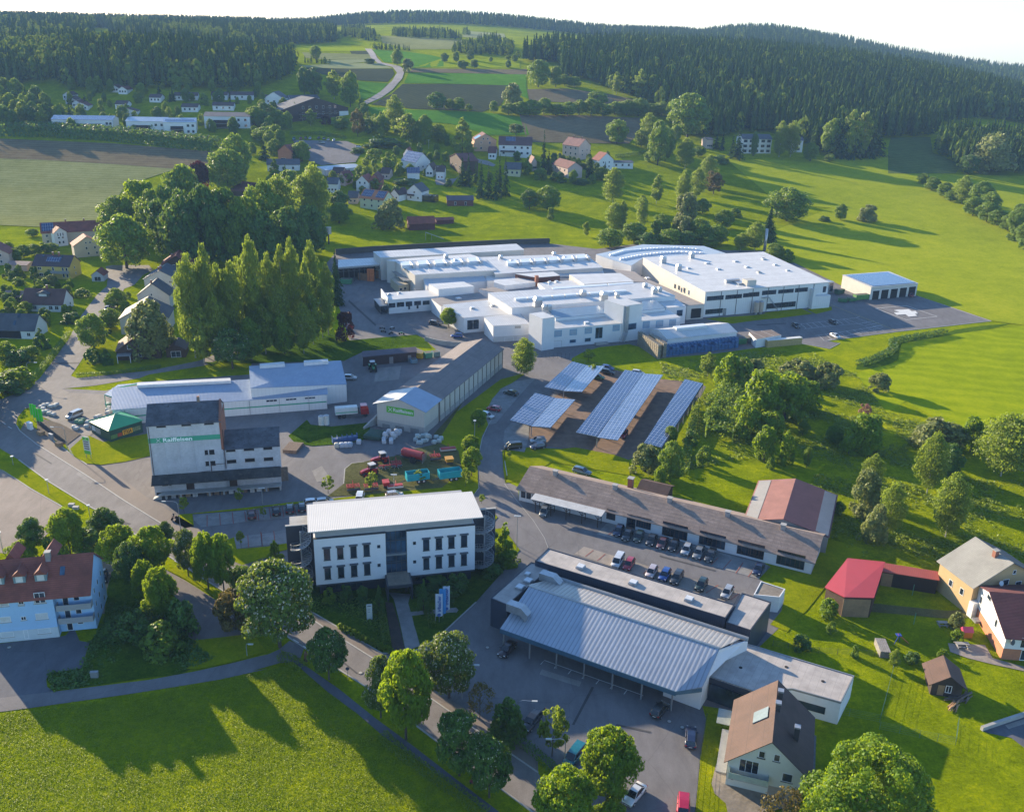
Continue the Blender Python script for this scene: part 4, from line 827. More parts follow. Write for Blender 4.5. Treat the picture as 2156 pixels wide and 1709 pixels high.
# curved hall at the back
CH=R_('curved_hall',c12(735,435,870,480,1020,525,1110,468,1780,426,1605,368,1110,355,850,410),[7.4]*8,metal_blue if False else MATS['pale blue roof sheet'],wwall,'shallow curved pale roofed hall at the very back of the works',edge=1)
for arc in ([(862,440),(960,412),(1080,398),(1240,388),(1400,385),(1580,398)],[(945,475),(1080,448),(1240,428),(1400,418),(1620,425)]):
    for i in range(len(arc)-1):
        n=6
        for k in range(n):
            f=k/n; x=arc[i][0]+(arc[i+1][0]-arc[i][0])*f; y=arc[i][1]+(arc[i+1][1]-arc[i][1])*f
            u,v=CH.px(c12(x,y)[0],7.6); CH.part('roof_dome',MB().cyl((u,v,7.4),(u,v,8.2),1.3,.8,8,opal),CH.rf[0])
# big right hall
HL=R_('factory_hall',c12(1617,738)+c13(583,658)+c12(2085,415,1115,460),[9.6]*4,metal_light,bwall,'largest white flat roofed hall with window bands, at right of the works',over=.25)
HL.part('front_wall',MB().box(0,-.06,0,HL.W,-.005,9.4,clad_white))
HL.pxwin('12',[(1628,767,1762,802),(1778,756,1910,790),(1920,742,2050,775)],frame=dk_grey,pane=glass,div=8,fw=.12,off=-.06); HL.pxwin('13',[(-65,737,20,770),(45,722,158,757),(175,714,298,745),(310,702,412,735)],frame=dk_grey,pane=glass,div=8,fw=.12,off=-.06)
HL.pxwin('12',[(1616,872,1755,910)],frame=dk_grey,pane=glass,div=8,off=-.06); HL.pxwin('13',[(83,820,313,862)],frame=dk_grey,pane=glass,div=12,off=-.06); HL.pxwin('12',[(1758,868,1782,922)],frame=dk_grey,pane=mid_grey,name='door',off=-.06); HL.pxwin('12',[(2108,832,2170,868)],frame=dk_grey,pane=glass,div=4,off=-.06)
HL.pxwin('13',[(535,690,560,738)],frame=dk_grey,pane=glass,off=-.06)
HL.pxwin('12',[(1365,672,1380,708),(1397,684,1412,720),(1440,702,1456,738)],face='l',frame=dk_grey,pane=glass,fw=.1)
for k in range(1,8): x=HL.W*k/8; HL.part('drain_pipe',MB().box(x-.09,-.2,0,x+.09,-.06,9.5,dk_grey))
HL.part('step_wall',MB().box(HL.W*.85,-2.2,0,HL.W*.87,-.1,7.8,clad_white).box(HL.W*.87,-2.2,0,HL.W+.02,-.1,5,clad_white))
for t,x,y,s_ in (('12',1275,500,2.2),('12',1505,460,2),('12',1480,545,1.5),('12',1400,560,2),('12',1630,505,1.8),('12',1720,552,1.8),('12',1860,490,1.8),('12',1950,535,1.8),('12',2050,580,1.8),('12',2085,472,1.8),('13',20,580,1.5),('13',150,518,1.5),('13',55,470,1.5),('13',250,563,1.5)):
    u,v=HL.px(q(t,x,y)[0],9.8); vent(HL,u,v,9.7,s_,0 if s_<2 else 2)
u,v=HL.px(c12(1970,675)[0],10); HL.part('air_unit',MB().box(u-2,v-1.5,9.7,u+2,v+2,12,clad_beige).box(u-7,v+5,9.7,u-1,v+6.5,10.9,galv).box(u-4,v+1,9.7,u-1,v+5,10.4,galv),HL.rf[0])
mb=MB(); mb.box(HL.W*.45,-1.6,5.8,HL.W*.5,-.1,6,galv)
for k in range(14): mb.box(HL.W*.5+k*.36,-1.5,5.8-k*.42,HL.W*.5+k*.36+.35,-.3,5.86-k*.42,galv)
HL.part('fire_escape',mb)
for k in (0,1):
    u,_=HL.onwall(c12(1998+k*36,880)[0]); tk=MB(); tk.cyl((0,0,1.0),(0,0,4.8),.95,mat=plain('beige tank',(.45,.36,.28),.5),n=16).cyl((0,0,4.8),(0,0,5.2),.95,.3,n=16,mat=galv).cyl((0,0,0),(0,0,1),.5,n=8,mat=galv)
    o=tk.build('storage_tank'); w_=HL.root.matrix_basis@Vector((u,-2.2,0)); o.location=w_; tag(o,['left','right'][k]+' of the two upright beige tanks in front of the big hall','tank','tanks by the big hall')
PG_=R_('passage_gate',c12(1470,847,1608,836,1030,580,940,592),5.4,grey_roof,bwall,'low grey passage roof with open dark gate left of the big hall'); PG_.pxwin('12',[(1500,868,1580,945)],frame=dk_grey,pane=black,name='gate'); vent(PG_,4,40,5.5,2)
# outdoor shelter on lawn, mast
mp=G(c13(62,418)[0]); o=MB().cyl((0,0,0),(0,0,11.5),.75,.7,n=14,mat=galv).build('steel_chimney',smooth=True); o.location=mp; tag(o,'tall plain steel chimney standing behind the big white hall','chimney')
# garage with solar roof
GA=roofed('garage_block',c13(925,698,1300,668,1065,572,695,600),[5.2,5.2,5.6,5.6],metal_white,bwall,'white garage block with solar roof and five open bays beside the helicopter square','garage',over=.2)
GA.part('solar_panel',MB().prism([(1.2,.6),(GA.W-.6,.6),(GA.W-.6,GA.pts[2][1]-1),(1.2,GA.pts[3][1]-1)],[5.4,5.4,5.75,5.75],[5.5,5.5,5.85,5.85],solar_m),GA.rf[0])
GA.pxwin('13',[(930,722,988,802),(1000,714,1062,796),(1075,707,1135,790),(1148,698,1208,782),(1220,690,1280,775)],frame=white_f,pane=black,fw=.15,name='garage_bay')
HY=B('entrance_box',G(c13(578,752)[0]),G(c13(612,745)[0]),'small grey glazed box at the right end of the big white hall','kiosk'); HY.wallbox(0,0,HY.W,3,0,5,galv); HY.windows([(.3,HY.W-.3,1,4.5)],frame=dk_grey)
# crate store with blue crates
CS=B('crate_store',at_h(c12(1310,1118)[0],4.4),at_h(c12(1870,1060)[0],4.4),'white gabled steel store surrounded by blue and grey wire crates','warehouse',z=0)
dd=CS.px(c12(1145,1040)[0],4.4); CS.gable(CS.W,abs(dd[1]),4.4,5.8,'u',wwall,metal_white,over=.25,z0=0)
CS.part('ridge_light',MB().box(6,abs(dd[1])*.38,5.6,18,abs(dd[1])*.6,6.4,opal),CS.rf[0])
def crate_stack(x,y,rz,c,n,label,group,s=1.2):
    m=MB(); mt=plain('crate plastic %.2f %.2f'%(c[0],c[2]),c,.6,.2,2)
    for k in range(n):
        z=k*1.0; m.box(-s/2,-s/2,z,s/2,s/2,z+.12,mt)
        for a,b_ in ((-1,-1),(1,-1),(1,1),(-1,1)): m.box(a*s/2-.05*a,b_*s/2-.05*b_,z+.12,a*s/2,b_*s/2,z+.95,mt)
        for h in (.35,.6,.9):
            for sg in (-1,1): m.box(-s/2+.05,sg*s/2-.02,z+h,s/2-.05,sg*s/2+.02,z+h+.06,mt); m.box(sg*s/2-.02,-s/2+.05,z+h,sg*s/2+.02,s/2-.05,z+h+.06,mt)
        m.box(-s/2+.1,-s/2+.1,z+.13,s/2-.1,s/2-.1,z+.75,mt)
    o=m.build('crate_stack'); o.location=(x,y,0); o.rotation_euler=(0,0,rz); tag(o,label,'crates',group); return o
a=G(c12(1300,1250)[0]); b_=G(c12(1860,1180)[0]); d=(b_-a); n=20; st=crate_stack(a.x,a.y,CS.a,(.06,.16,.34),3,'blue stacked crates in front of white crate store','blue crate stacks by the store')
for k in range(1,n+1):
    c=st.copy(); COL.objects.link(c); p=a+d*k/n; c.location=(p.x,p.y+random.uniform(-.3,.3),0); c.scale=(1,1,random.choice((.67,1,1,.9)))
for k in range(0,n+1,1):
    c=st.copy(); COL.objects.link(c); p=a+d*k/n; c.location=(p.x+.2,p.y+1.8,0); c.scale=(1,1,1.1)
a=G(c12(1235,1270)[0]); b_=G(c12(1085,1165)[0]); d=b_-a; st=crate_stack(a.x,a.y,math.atan2(d.y,d.x),(.30,.26,.20),5,'grey wire crate tower left of the white crate store','grey crate stacks by the store',1.25)
for k in range(1,11):
    c=st.copy(); COL.objects.link(c); p=a+d*k/10; c.location=(p.x,p.y,0)
for k in range(8):
    c=st.copy(); COL.objects.link(c); p=a+d*(k+.5)/10; c.location=(p.x+2.2,p.y+1,0)
SB=roofed('store_box',c13(0,1118,200,1085,120,1042,-60,1060),3.0,grid_mat('brown flat roof panels',(.17,.13,.11),(.4,.38,.36),4,40,lw=.2,rough=.9),wwall,'low white store with brown flat roof beside the yellow pallet row','shed')
m=MB(); a=G(c13(75,1178)[0]); b_=G(c13(352,1152)[0]); L_=(b_-a).length; m.box(0,-.8,0,L_,.8,2.4,plain('yellow timber stack',(.42,.30,.13),.85,.15,1.5)); m.box(.01,-.81,2.4,L_,.81,2.5,whitem)
o=m.build('timber_stack'); o.location=a; o.rotation_euler=(0,0,math.atan2((b_-a).y,(b_-a).x)); tag(o,'long yellow wooden pallet stack at the edge of the works car park','timber stack')
def container(tag_,x,y,x2,y2,c,h,label,name='waste_container'):
    a=G(q(tag_,x,y)[0]);b_=G(q(tag_,x2,y2)[0]); d=b_-a; L_=d.length; mt=plain('container %.2f %.2f'%c[:2],c,.6,.15,1); m=MB()
    m.loft([[(0,-1,.2),(0,1,.2),(0,1.15,h),(0,-1.15,h)],[(L_,-1,.2),(L_,1,.2),(L_,1.15,h),(L_,-1.15,h)]],mt); m.box(.15,-1.0,h-.15,L_-.15,1.0,h+.01,plain('container contents',(.12,.11,.09),.9,.4,2))
    for k in range(5): x_=L_*(k+.5)/5; m.box(x_-.05,-1.22,.3,x_+.05,-1.1,h,mt).box(x_-.05,1.1,.3,x_+.05,1.22,h,mt)
    m.box(.3,-.6,0,L_-.3,.6,.2,dk_grey); o=m.build(name); o.location=a; o.rotation_euler=(0,0,math.atan2(d.y,d.x)); tag(o,label,'container'); return o
gr=(.06,.20,.08)
container('13',655,812,725,818,gr,1.6,'open green skip at the corner of the big hall, leftmost of the front pair'); container('13',735,812,790,806,gr,1.5,'open green skip right of its twin in front of the garage wall')
container('13',785,800,900,790,(.10,.26,.06),2.2,'bright green covered skip against the left wall of the garage block'); container('13',640,755,690,745,(.04,.12,.07),2.0,'dark green skip standing behind the others beside the big hall')
container('11',1320,1265,1375,1270,(.50,.36,.03),2.0,'yellow waste container right of the low dark shed'); container('11',1385,1270,1440,1262,(.06,.26,.18),2.0,'green waste container between the yellow one and wall'); container('11',1450,1258,1500,1250,(.12,.22,.24),1.8,'rightmost teal open container below the concrete retaining wall')
container('12',1870,1155,1935,1150,(.05,.20,.08),2.2,'green container at the right end of the blue crates'); container('12',1945,1145,2005,1140,(.10,.11,.12),2.2,'dark grey container beside the green one near the crate store')
container('11',1275,1310,1322,1305,(.16,.28,.36),1.4,'small pale blue bin container in front of the low dark shed'); container('11',715,668,800,672,(.07,.24,.12),2.2,'green skip under the left end of the open loading shed')
# orange racks in loading shed, portable cabin
o=MB().box(0,0,0,2.8,1.5,5,plain('orange crates',(.50,.13,.03),.6,.2,1)).box(.9,-.02,.5,1.0,0,4.8,black).build('orange_rack'); o.location=G(c11(925,650)[0]); tag(o,'tall stack of orange crates in front of the open loading shed','crate stack')
for k,(x,y) in enumerate(((850,640),(885,645),(985,625))):
    o=MB().box(0,0,0,2,1.4,2.2,plain('brown crates',(.20,.10,.05),.8,.25,1)).box(.05,.05,2.2,1.9,1.3,2.9,plain('brown crates',(.2,.1,.05))).build('pallet_load'); o.location=G(c11(x,y)[0]); tag(o,['leftmost brown pallet load under the open loading shed','brown pallet load just left of the orange crate stack','brown pallet load right of the orange crate stack'][k],'pallet')
CB=roofed('site_cabin',c11(1178,685,1262,672,1200,618,1112,625),3.4,plain('beige roof',(.42,.38,.3),.8),plain('beige cabin',(.42,.36,.24),.7),'small beige cabin with windows below the canopy of the production hall','cabin',over=.15); CB.windows([(.3,1.6,1.2,2.4),(2.2,3.4,1.2,2.4)],small=True)
# retaining wall right of grass bank with railing
tb=MB(); P=[G(p) for p in c11(1390,1130,1480,1155,1600,1172,1730,1178)]; Lp,Rp_=cl_strip(P,.3)
for i in range(len(P)-1): tb.prism([Lp[i],Lp[i+1],Rp_[i+1],Rp_[i]],0,1.6,concm)
tb.build('retaining_wall',label='curved low concrete retaining wall between the upper and lower yards',cat='wall')
# ================================================================ SOUTH SIDE BUILDINGS
c20=lambda *a:q('20',*a); c21=lambda *a:q('21',*a); c22=lambda *a:q('22',*a); c23=lambda *a:q('23',*a); c30=lambda *a:q('30',*a); c31=lambda *a:q('31',*a); c32=lambda *a:q('32',*a); c33=lambda *a:q('33',*a)
LB=B('long_workshop',G(c22(116,795)[0]),G(c23(437,1392)[0]),'very long low white workshop with weathered brown-grey roof and row of windows','building')
HE=LB.onwall(c23(455,1285)[0])[1]; HE2=LB.onwall(c22(116,698)[0])[1]; print('long',HE,HE2,LB.W); HE=(HE+HE2)/2
rg=LB.px(c22(900,690)[0],HE+2.6); DB=rg[1]; print('ridge v',DB)
LB.gable(LB.W,DB*2,HE,HE+2.6,'u',wwall,roof_fibre,over=.7,z0=0)
wn=[(820,872,893,952),(1058,935,1180,1022),(1268,985,1475,1098),(1565,1060,1780,1170),(1870,1135,2093,1250)]
LB.pxwin('22',wn,frame=brown_f,pane=glass,div=6,fw=.1); LB.pxwin('22',[(982,912,1055,1022)],frame=brown_f,pane=glass,div=2,name='door')
LB.pxwin('22',[(132,715,168,775),(176,727,212,785),(222,760,300,808),(318,785,370,830),(430,812,480,845),(582,862,655,893)],frame=brown_f,pane=glass,div=2,fw=.08); LB.pxwin('23',[(-65,1160,62,1245),(160,1215,392,1332)],frame=brown_f,pane=glass,div=6,fw=.1)
LB.windows([(2,DB*1.2,1.2,2.9)],face='r',off=LB.W,frame=brown_f,div=4)
for t,x,y in (('22',445,560),('22',900,695),('22',1338,800),('22',1800,915),('23',215,1025)):
    u,v=LB.px(q(t,x,y)[0],HE+2.3); LB.chimney(u,DB-.6,.9,.9,galv)
u,v=LB.px(c22(1050,650)[0],HE+1); LB.chimney(u,DB*1.7,2.4,1.1,brick,side=1)
AX=B('roof_annexe',LB.root.matrix_basis@Vector((u+1.5,DB*1.9,0)),LB.root.matrix_basis@Vector((u+8,DB*1.9,0)),'small brown roofed annexe with brick chimney behind the long workshop','shed'); AX.gable(AX.W,5,3.6,4.6,'u',dark_wood,roof_brown)
# timber canopy
PC=B('timber_canopy',G(c22(236,903)[0]),G(c22(737,1030)[0]),'timber posted canopy with pale flat roof in front of the long workshop','canopy')
PC.part('roof',MB().prism([(-1.2,.5),(PC.W+.8,.5),(PC.W+.8,3.0),(-1.2,3.0)],[3.0,3.0,3.3,3.3],[3.12,3.12,3.42,3.42],plain('white canopy sheet',(.5,.49,.47),.6)))
for k in range(5):
    x=PC.W*k/4; m=MB().cyl((x,.7,0),(x,.7,2.98),.1,mat=dark_wood,n=6); m.cyl((x,.7,2.0),(x-.8,.7,2.9),.07,mat=dark_wood,n=5).cyl((x,.7,2.0),(x+.8,.7,2.9),.07,mat=dark_wood,n=5); PC.part('post',m)
    PC.part('post',MB().cyl((x,2.8,0),(x,2.8,3.1),.09,mat=dark_wood,n=6))
# red roofed shed behind long workshop
RS=B('red_roofed_shed',at_h(c22(1960,880)[0],3.8),at_h(c23(592,1010)[0],3.8),'wide shed with faded red roof, grey end strips, behind the long workshop','shed',z=0)
ap=RS.px(c23(205,992)[0],5.6); bk=RS.px(c23(390,683)[0],5.6)
RS.gable(RS.W,bk[1]-ap[1],3.8,5.9,'v',m_wall((.3,.28,.26),'shed wall'),ribbed('faded red sheet',(.27,.12,.10),.3,1,.8,var=.12,depth=.03,dark=.88),over=.3,z0=0,rpos=min(.7,max(.3,ap[0]/RS.W)),roof2=ribbed('dull purple sheet',(.16,.065,.065),.3,1,.8,var=.12,depth=.03,dark=.88),y0=min(0,ap[1])+2)
for sd,(ua_,ub_) in enumerate(((.0,2.6),(RS.W-2.6,RS.W))): RS.panel(ua_,RS.prof[3]+.2,ub_,RS.prof[3]+bk[1]-ap[1]-.2,ribbed('light grey strip sheet',(.28,.27,.26),.3,1,.8,dark=.85),'roof_strip',sd,.02,.05)
# ---- dark blue hall complex
DHs=roofed('dark_blue_hall',c22(245,1290)+c32(1778,152,1852,45)+c22(350,1187),6.6,felt,clad_blue,'dark blue clad hall with long pale flat roof strip, beside the staff car park','building',rim=MATS['anthracite cladding'],th=.1)
for t,x,y in (('22',612,1335),('22',1035,1462),('22',1485,1595)): u,v=DHs.px(q(t,x,y)[0],6.8); vent(DHs,u,v,6.7,1.5,0)
DR=roofed('rear_box_hall',c32(1785,187,1980,252,2145,25,1910,-50),6.1,felt,clad_blue,'square dark blue box with pale felt roof at right end of long strip','building',rim=MATS['anthracite cladding'],th=.1)
DWg=roofed('west_wing',c31(1915,240) and c21(1920,1590)+c21(2154+90,1300)+c22(380,1340,20,1645),5.6,felt,clad_blue,'dark blue wing with three roof lights at the left end of the metal hall','building',rim=MATS['anthracite cladding'],th=.1)
for x,y in ((125,1500),(190,1448),(185,1395)): u,v=DWg.px(c22(x,y)[0],5.8); vent(DWg,u,v,5.7,1.5 if y>1400 else 1.0,0)
MHb=B('metal_roof_hall',at_h(c31(1995,235)[0],4.0),at_h(c32(1380,742)[0],4.0),'wide silver ribbed roof hall with open columned front facing the car park','building',z=0)
rr_=MHb.px(c32(1730,395)[0],7.2); r0=MHb.px(c22(200,1490)[0],7.2); be=MHb.px(c32(1960,325)[0],6.2); print('MH',MHb.W,rr_,r0,be)
Dm=be[1]; 
def slope(name,P4,mat,th=.14):
    return MHb.part(name,MB().prism([p[:2] for p in P4],[p[2]+.01 for p in P4],[p[2]+th for p in P4],mat))
rv=(rr_[1]+r0[1])/2
f0=MHb.px(c32(1592,705)[0],4.3)
s1=slope('roof',[(0,0,4.0),(MHb.W,0,4.0),(f0[0],f0[1],4.3),(rr_[0],rv,7.2),(r0[0],rv,7.2)],metal_silver); MHb.rf=[s1]
s2=slope('roof',[(r0[0]-.5,rv+.02,7.2),(rr_[0],rv+.02,7.2),(be[0]-1,Dm,6.2),(r0[0]+2,Dm,6.2)],ribbed('silver beige steel roof',(.40,.37,.34),.75,0,.4,metal=.2,var=.06,depth=.06,dark=.65))
MHb.part('ridge_cap',MB().cyl((r0[0],rv,7.38),(rr_[0],rv,7.38),.22,mat=galv,n=8)); MHb.part('gutter_beam',MB().cyl((r0[0]+2,Dm,6.4),(be[0],Dm,6.4),.4,mat=mid_grey,n=8))
MHb.part('fascia',MB().box(0,-.12,3.3,MHb.W,-.01,4.12,plain('blue fascia',(.05,.12,.18),.5)).prism([(MHb.W+.01,-.1),(f0[0],f0[1]-.1),(f0[0],f0[1]-.01),(MHb.W+.01,-.01)],3.5,4.2,plain('blue fascia',(.05,.12,.18),.5)))
MHb.part('back_wall',MB().box(1,7.5,0,f0[0],7.8,4.6,wwall).prism([(f0[0]-.3,7.8),(f0[0],f0[1]),(rr_[0],rv),(be[0],Dm),(be[0]-.3,Dm),(rr_[0]-.3,rv),(f0[0]-.3,f0[1]+1)],0,[4.6,4.2,7.1,6.1,6.1,7.0,4.3],wwall))
MHb.part('end_wall',MB().prism([(MHb.W-3,3),(f0[0],f0[1]),(f0[0],f0[1]+.3),(MHb.W-3,3.3)],0,4.1,wwall))
for k in range(7):
    x=.6+(MHb.W-1.2)*k/6; MHb.part('column',MB().cyl((x,.25,0),(x,.25,3.99),.15,mat=mid_grey,n=8))
MHb.windows([(3+k*7,6+k*7,.1,2.8) for k in range(5)],off=7.5,frame=mid_grey,pane=plain('grey shutter',(.2,.2,.2),.7),name='door')
for t,x,y,h in (('22',355,1420,7.0),('32',95,70,6.6)):
    u,v=MHb.px(q(t,x,y)[0],h); m=MB(); m.box(u-1.6,v-.8,h-.6,u+1.2,v+.8,h+.9,galv)
    m.loft([[(u+1.2,v-.8,h-.6),(u+1.2,v+.8,h-.6),(u+1.2,v+.8,h+.9),(u+1.2,v-.8,h+.9)],[(u+2.2,v-.8,h-1.6),(u+2.2,v+.8,h-1.6),(u+2.6,v+.8,h-.2),(u+2.6,v-.8,h-.2)]],galv); MHb.part('air_duct',m,s1)
lines('bay_marking',[c32(290,520,320,488,1115,770,1090,800)]+pairs('32',420,520,400,552,538,565,510,598,648,603,622,635,762,645,735,678,875,686,848,716,985,728,960,760),whitem,.12,.06)
EW=roofed('east_wing',c32(1642,617,2000,738)+c33(290,722,680,830,785,617,0,382)+c32(1850,328),4.1,felt,wwall,'low white wing with pale flat roof reaching right behind the brown roofed house','building',rim=mid_grey,th=.1)
EW.part('glass_front',MB().prism([EW.px(p,4.0) for p in c32(1650,640,1990,760,1990,752,1650,632)],.0,3.2,glass)); EW.part('fascia',MB().prism([EW.px(p,4.1) for p in c32(1640,622,2000,744,2000,738,1640,616)],3.1,4.05,MATS['anthracite cladding']))
e0=EW.px(c33(290,722)[0],4.1); e1=EW.px(c33(680,830)[0],4.1); dv=Vector((e1[0]-e0[0],e1[1]-e0[1])); nn=Vector((-dv.y,dv.x)).normalized(); a_=Vector(e0)+dv*.08-nn*.06;b2=Vector(e0)+dv*.72-nn*.06
EW.part('window_band',MB().prism([a_,b2,b2+nn*.12,a_+nn*.12],1.2,2.5,glass))
for k,(t,x,y) in enumerate((('33',240,540),('33',535,655),('33',160,665),('32',1900,545))): u,v=EW.px(q(t,x,y)[0],4.2); EW.part('roof_drain',MB().cyl((u,v,4.2),(u,v,4.26),.3,mat=black,n=8))
KB=roofed('gravel_roof_box',c22(2005,1560)+c23(185,1580,230,1515,35,1452),3.2,gravelm,m_wall((.62,.62,.63),'kiosk white'),'white box building with gravel roof at the end of the staff car park','kiosk',rim=wwall,th=.05)
# red barn and annexe
BN=roofed('red_barn',c23(562,1497,710,1572,937,1577,1028,1300,735,1272),[3.2,4.2,4.3,4.3,3.6],ribbed('bright red steel roof',(.36,.04,.045),.35,1,.45,var=.05,depth=.03,dark=.9),dark_wood,'wooden barn with bright red metal roof beside a woodpile','barn',edge=1,over=.35)
BN.part('plank_wall',MB().box(-.1,-.1,0,BN.W*.95,-.02,3.8,ribbed('yellow brown boards',(.30,.19,.10),.2,0,.85,var=.2,dark=.7)))
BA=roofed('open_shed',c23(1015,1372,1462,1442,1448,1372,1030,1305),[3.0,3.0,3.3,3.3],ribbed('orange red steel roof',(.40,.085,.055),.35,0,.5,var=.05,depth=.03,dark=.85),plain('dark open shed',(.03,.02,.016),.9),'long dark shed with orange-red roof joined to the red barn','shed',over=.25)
BA.part('plank_wall',MB().box(0,-.08,0,BA.W*.2,-.02,2.8,MATS['yellow brown boards']))
# kit for plain houses --------------------------------------------------------
def house(name,t,eL,eR,he,depth,rise,ridge,wall,roof,label,cat='house',win=None,rwin=None,ch=(),pan=(),side='f',over=.5,roof2=None,z=None,rows=None,rpos=.5,group=None,plinth=None,small=False,rrows=None,lrows=None):
    "eL,eR: photo points of the two front wall tops (eave height he above ground)"
    if G(q(t,*eL)[0],he).y>520: k_=1.12 if G(q(t,*eL)[0],he).y<600 else 1.32; he*=k_; rise*=k_; depth*=k_; rows=[(a*k_,b*k_,c,d*k_) for a,b,c,d in rows] if rows else rows
    a=q(t,*eL)[0]; c=q(t if len(eR)==2 else eR[2],*eR[:2])[0]
    A=G(a,he); z0=A.z if z is None else z
    d=ray(c); tt=(z0+he-CAMH)/d.z; C_=Vector((d.x*tt,d.y*tt,z0)); A.z=z0
    b=B(name,A,C_,label,cat,group,z=z0)
    b.gable(b.W,depth,he,he+rise,ridge,wall,roof,over=over,z0=-4 if A.y>470 else -.3,roof2=roof2,rpos=rpos)
    D=depth
    if rows:
        for (z0_,z1_,us,ww) in rows: b.windows([(b.W*u-ww/2,b.W*u+ww/2,z0_,z1_) for u in us],small=small,div=2 if ww>1.1 and not small else 1)
    if rrows:
        for (z0_,z1_,us,ww) in rrows: b.windows([(D*u-ww/2,D*u+ww/2,z0_,z1_) for u in us],face='r',off=b.W,small=small)
    if lrows:
        for (z0_,z1_,us,ww) in lrows: b.windows([(D*u-ww/2,D*u+ww/2,z0_,z1_) for u in us],face='l',off=0,small=small)
    for (fu,fv) in ch: b.chimney(b.W*fu,D*fv,side=0 if (fv<rpos if ridge=='u' else fu<rpos) else 1)
    for (u0,v0,u1_,v1) in pan: b.panel(b.W*u0,D*v0,b.W*u1_,D*v1,side=0 if ((v0+v1)/2<rpos if ridge=='u' else (u0+u1_)/2<rpos) else 1)
    if plinth: b.part('plinth',MB().box(-.03,-.03,-.5,b.W+.03,D+.03,plinth[0],plinth[1]))
    return b
def balcony(b,u0,u1_,z,d=1.4,mat=None,face='f',off=0,slab=None):
    m=MB(); mt=mat or dark_wood
    if face=='f':
        m.box(u0,off-d,z-.15,u1_,off-.01,z,slab or concm).box(u0,off-d,z+.01,u1_,off-d+.06,z+.95,mt).box(u0,off-d+.07,z+.01,u0+.06,off-.02,z+.95,mt).box(u1_-.06,off-d+.07,z+.01,u1_,off-.02,z+.95,mt)
    else: m.box(off+.01,u0,z-.15,off+d,u1_,z,slab or concm).box(off+d-.06,u0,z+.01,off+d,u1_,z+.95,mt)
    return b.part('balcony',m)
def dormer(b,u,v0,w,h,roofm,wallm,side=0):
    z=b.roofz(u,v0); d=3.0
    m=MB().box(u-w/2,v0,z-.3,u+w/2,v0+d,z+h,wallm); o=b.part('dormer',m,b.rf[side])
    r=MB().loft([[(u-w/2-.2,v0-.3,z+h-.1),(u,v0-.3,z+h+.9),(u+w/2+.2,v0-.3,z+h-.1)],[(u-w/2-.2,v0+d+1,z+h-.1),(u,v0+d+1,z+h+.9),(u+w/2+.2,v0+d+1,z+h-.1)]],roofm); b.part('dormer_roof',r,o)
    b.part('dormer_window',MB().box(u-w*.3,v0-.05,z+.15,u+w*.3,v0-.005,z+h-.15,plain('white blind',(.62,.62,.6),.6)),o)
def skylight(b,u,v,w=.8,l=1.2,side=0):
    zs=[b.roofz(u-w/2,v),b.roofz(u+w/2,v),b.roofz(u+w/2,v+l),b.roofz(u-w/2,v+l)]
    b.part('roof_window',MB().prism([(u-w/2,v),(u+w/2,v),(u+w/2,v+l),(u-w/2,v+l)],[z+.01 for z in zs],[z+.1 for z in zs],glass_b),b.rf[side])
# blue house
bluew=m_wall((.33,.52,.74),'light blue render',.05)
BH=B('blue_apartment_house',G(c30(-60,350)[0]),G(c30(480,298)[0]),'light blue apartment house with red tiled roof, dormers and balconies','apartment house')
HB=BH.onwall(c20(428,1572)[0])[1]; print('blue h',HB,BH.W)
W1=BH.W; W2=BH.px(c20(715,1545)[0],HB)[0]; DBH=11.5
BH.part('wall',MB().box(W1+.01,1.6,0,W2,DBH,HB-.01,bluew)); 
BH.gable(W2,DBH,HB,HB+4.6,'u',bluew,roof_red,over=.45,z0=HB-.02,wn='gable_wall'); BH.part('wall',MB().box(-2,0,0,W1,DBH,HB-.021,bluew)); BH.part('wall',MB().box(-2,0,HB-.02,0,DBH,HB,bluew))
BH.part('plinth',MB().box(-2,-.03,0,W1+.03,.5,2.1,m_wall((.50,.55,.57),'pale plinth render')))
BH.pxwin('30',[(5,258,112,298),(305,228,408,268),(0,135,88,180),(285,105,388,155),(0,8,68,52)],frame=white_f,pane=plain('white roller blind',(.55,.57,.58),.6),fw=.07,sill=True); BH.pxwin('30',[(168,132,212,162),(145,-5,192,35),(275,-60,365,25)],frame=white_f,pane=glass,fw=.09,div=2,sill=True); BH.pxwin('20',[(-60,1605,72,1650)],frame=white_f,pane=MATS['white roller blind'],fw=.07); BH.pxwin('20',[(148,1597,192,1642),(270,1577,368,1625)],frame=white_f,pane=glass,div=2,sill=True); BH.pxwin('30',[(192,240,230,312)],frame=white_f,pane=glass,name='door')
for z in (2.6,5.2): balcony(BH,W1+.2,W2,z,1.5,m_wall((.30,.30,.31),'grey balcony panel'),off=1.6)
BH.windows([(W1+1,W1+2,z,z+2) for z in (2.65,5.25,.1)]+[(W1+2.8,W1+3.8,z,z+1.1) for z in (3.3,6.0,1.2)],off=1.6,frame=white_f,pane=glass)
BH.windows([(DBH*f-.3,DBH*f+.3,z,z+1.1) for f in (.3,.55,.8) for z in (3.4,6.0,.9)],face='r',off=W2,frame=white_f,small=True)
for x in (325,160,-5): u,_=BH.px(c20(x,1480)[0],HB+1.6); dormer(BH,u,2.2,1.9,1.5,roof_red,plain('grey dormer wall',(.18,.26,.28),.7))
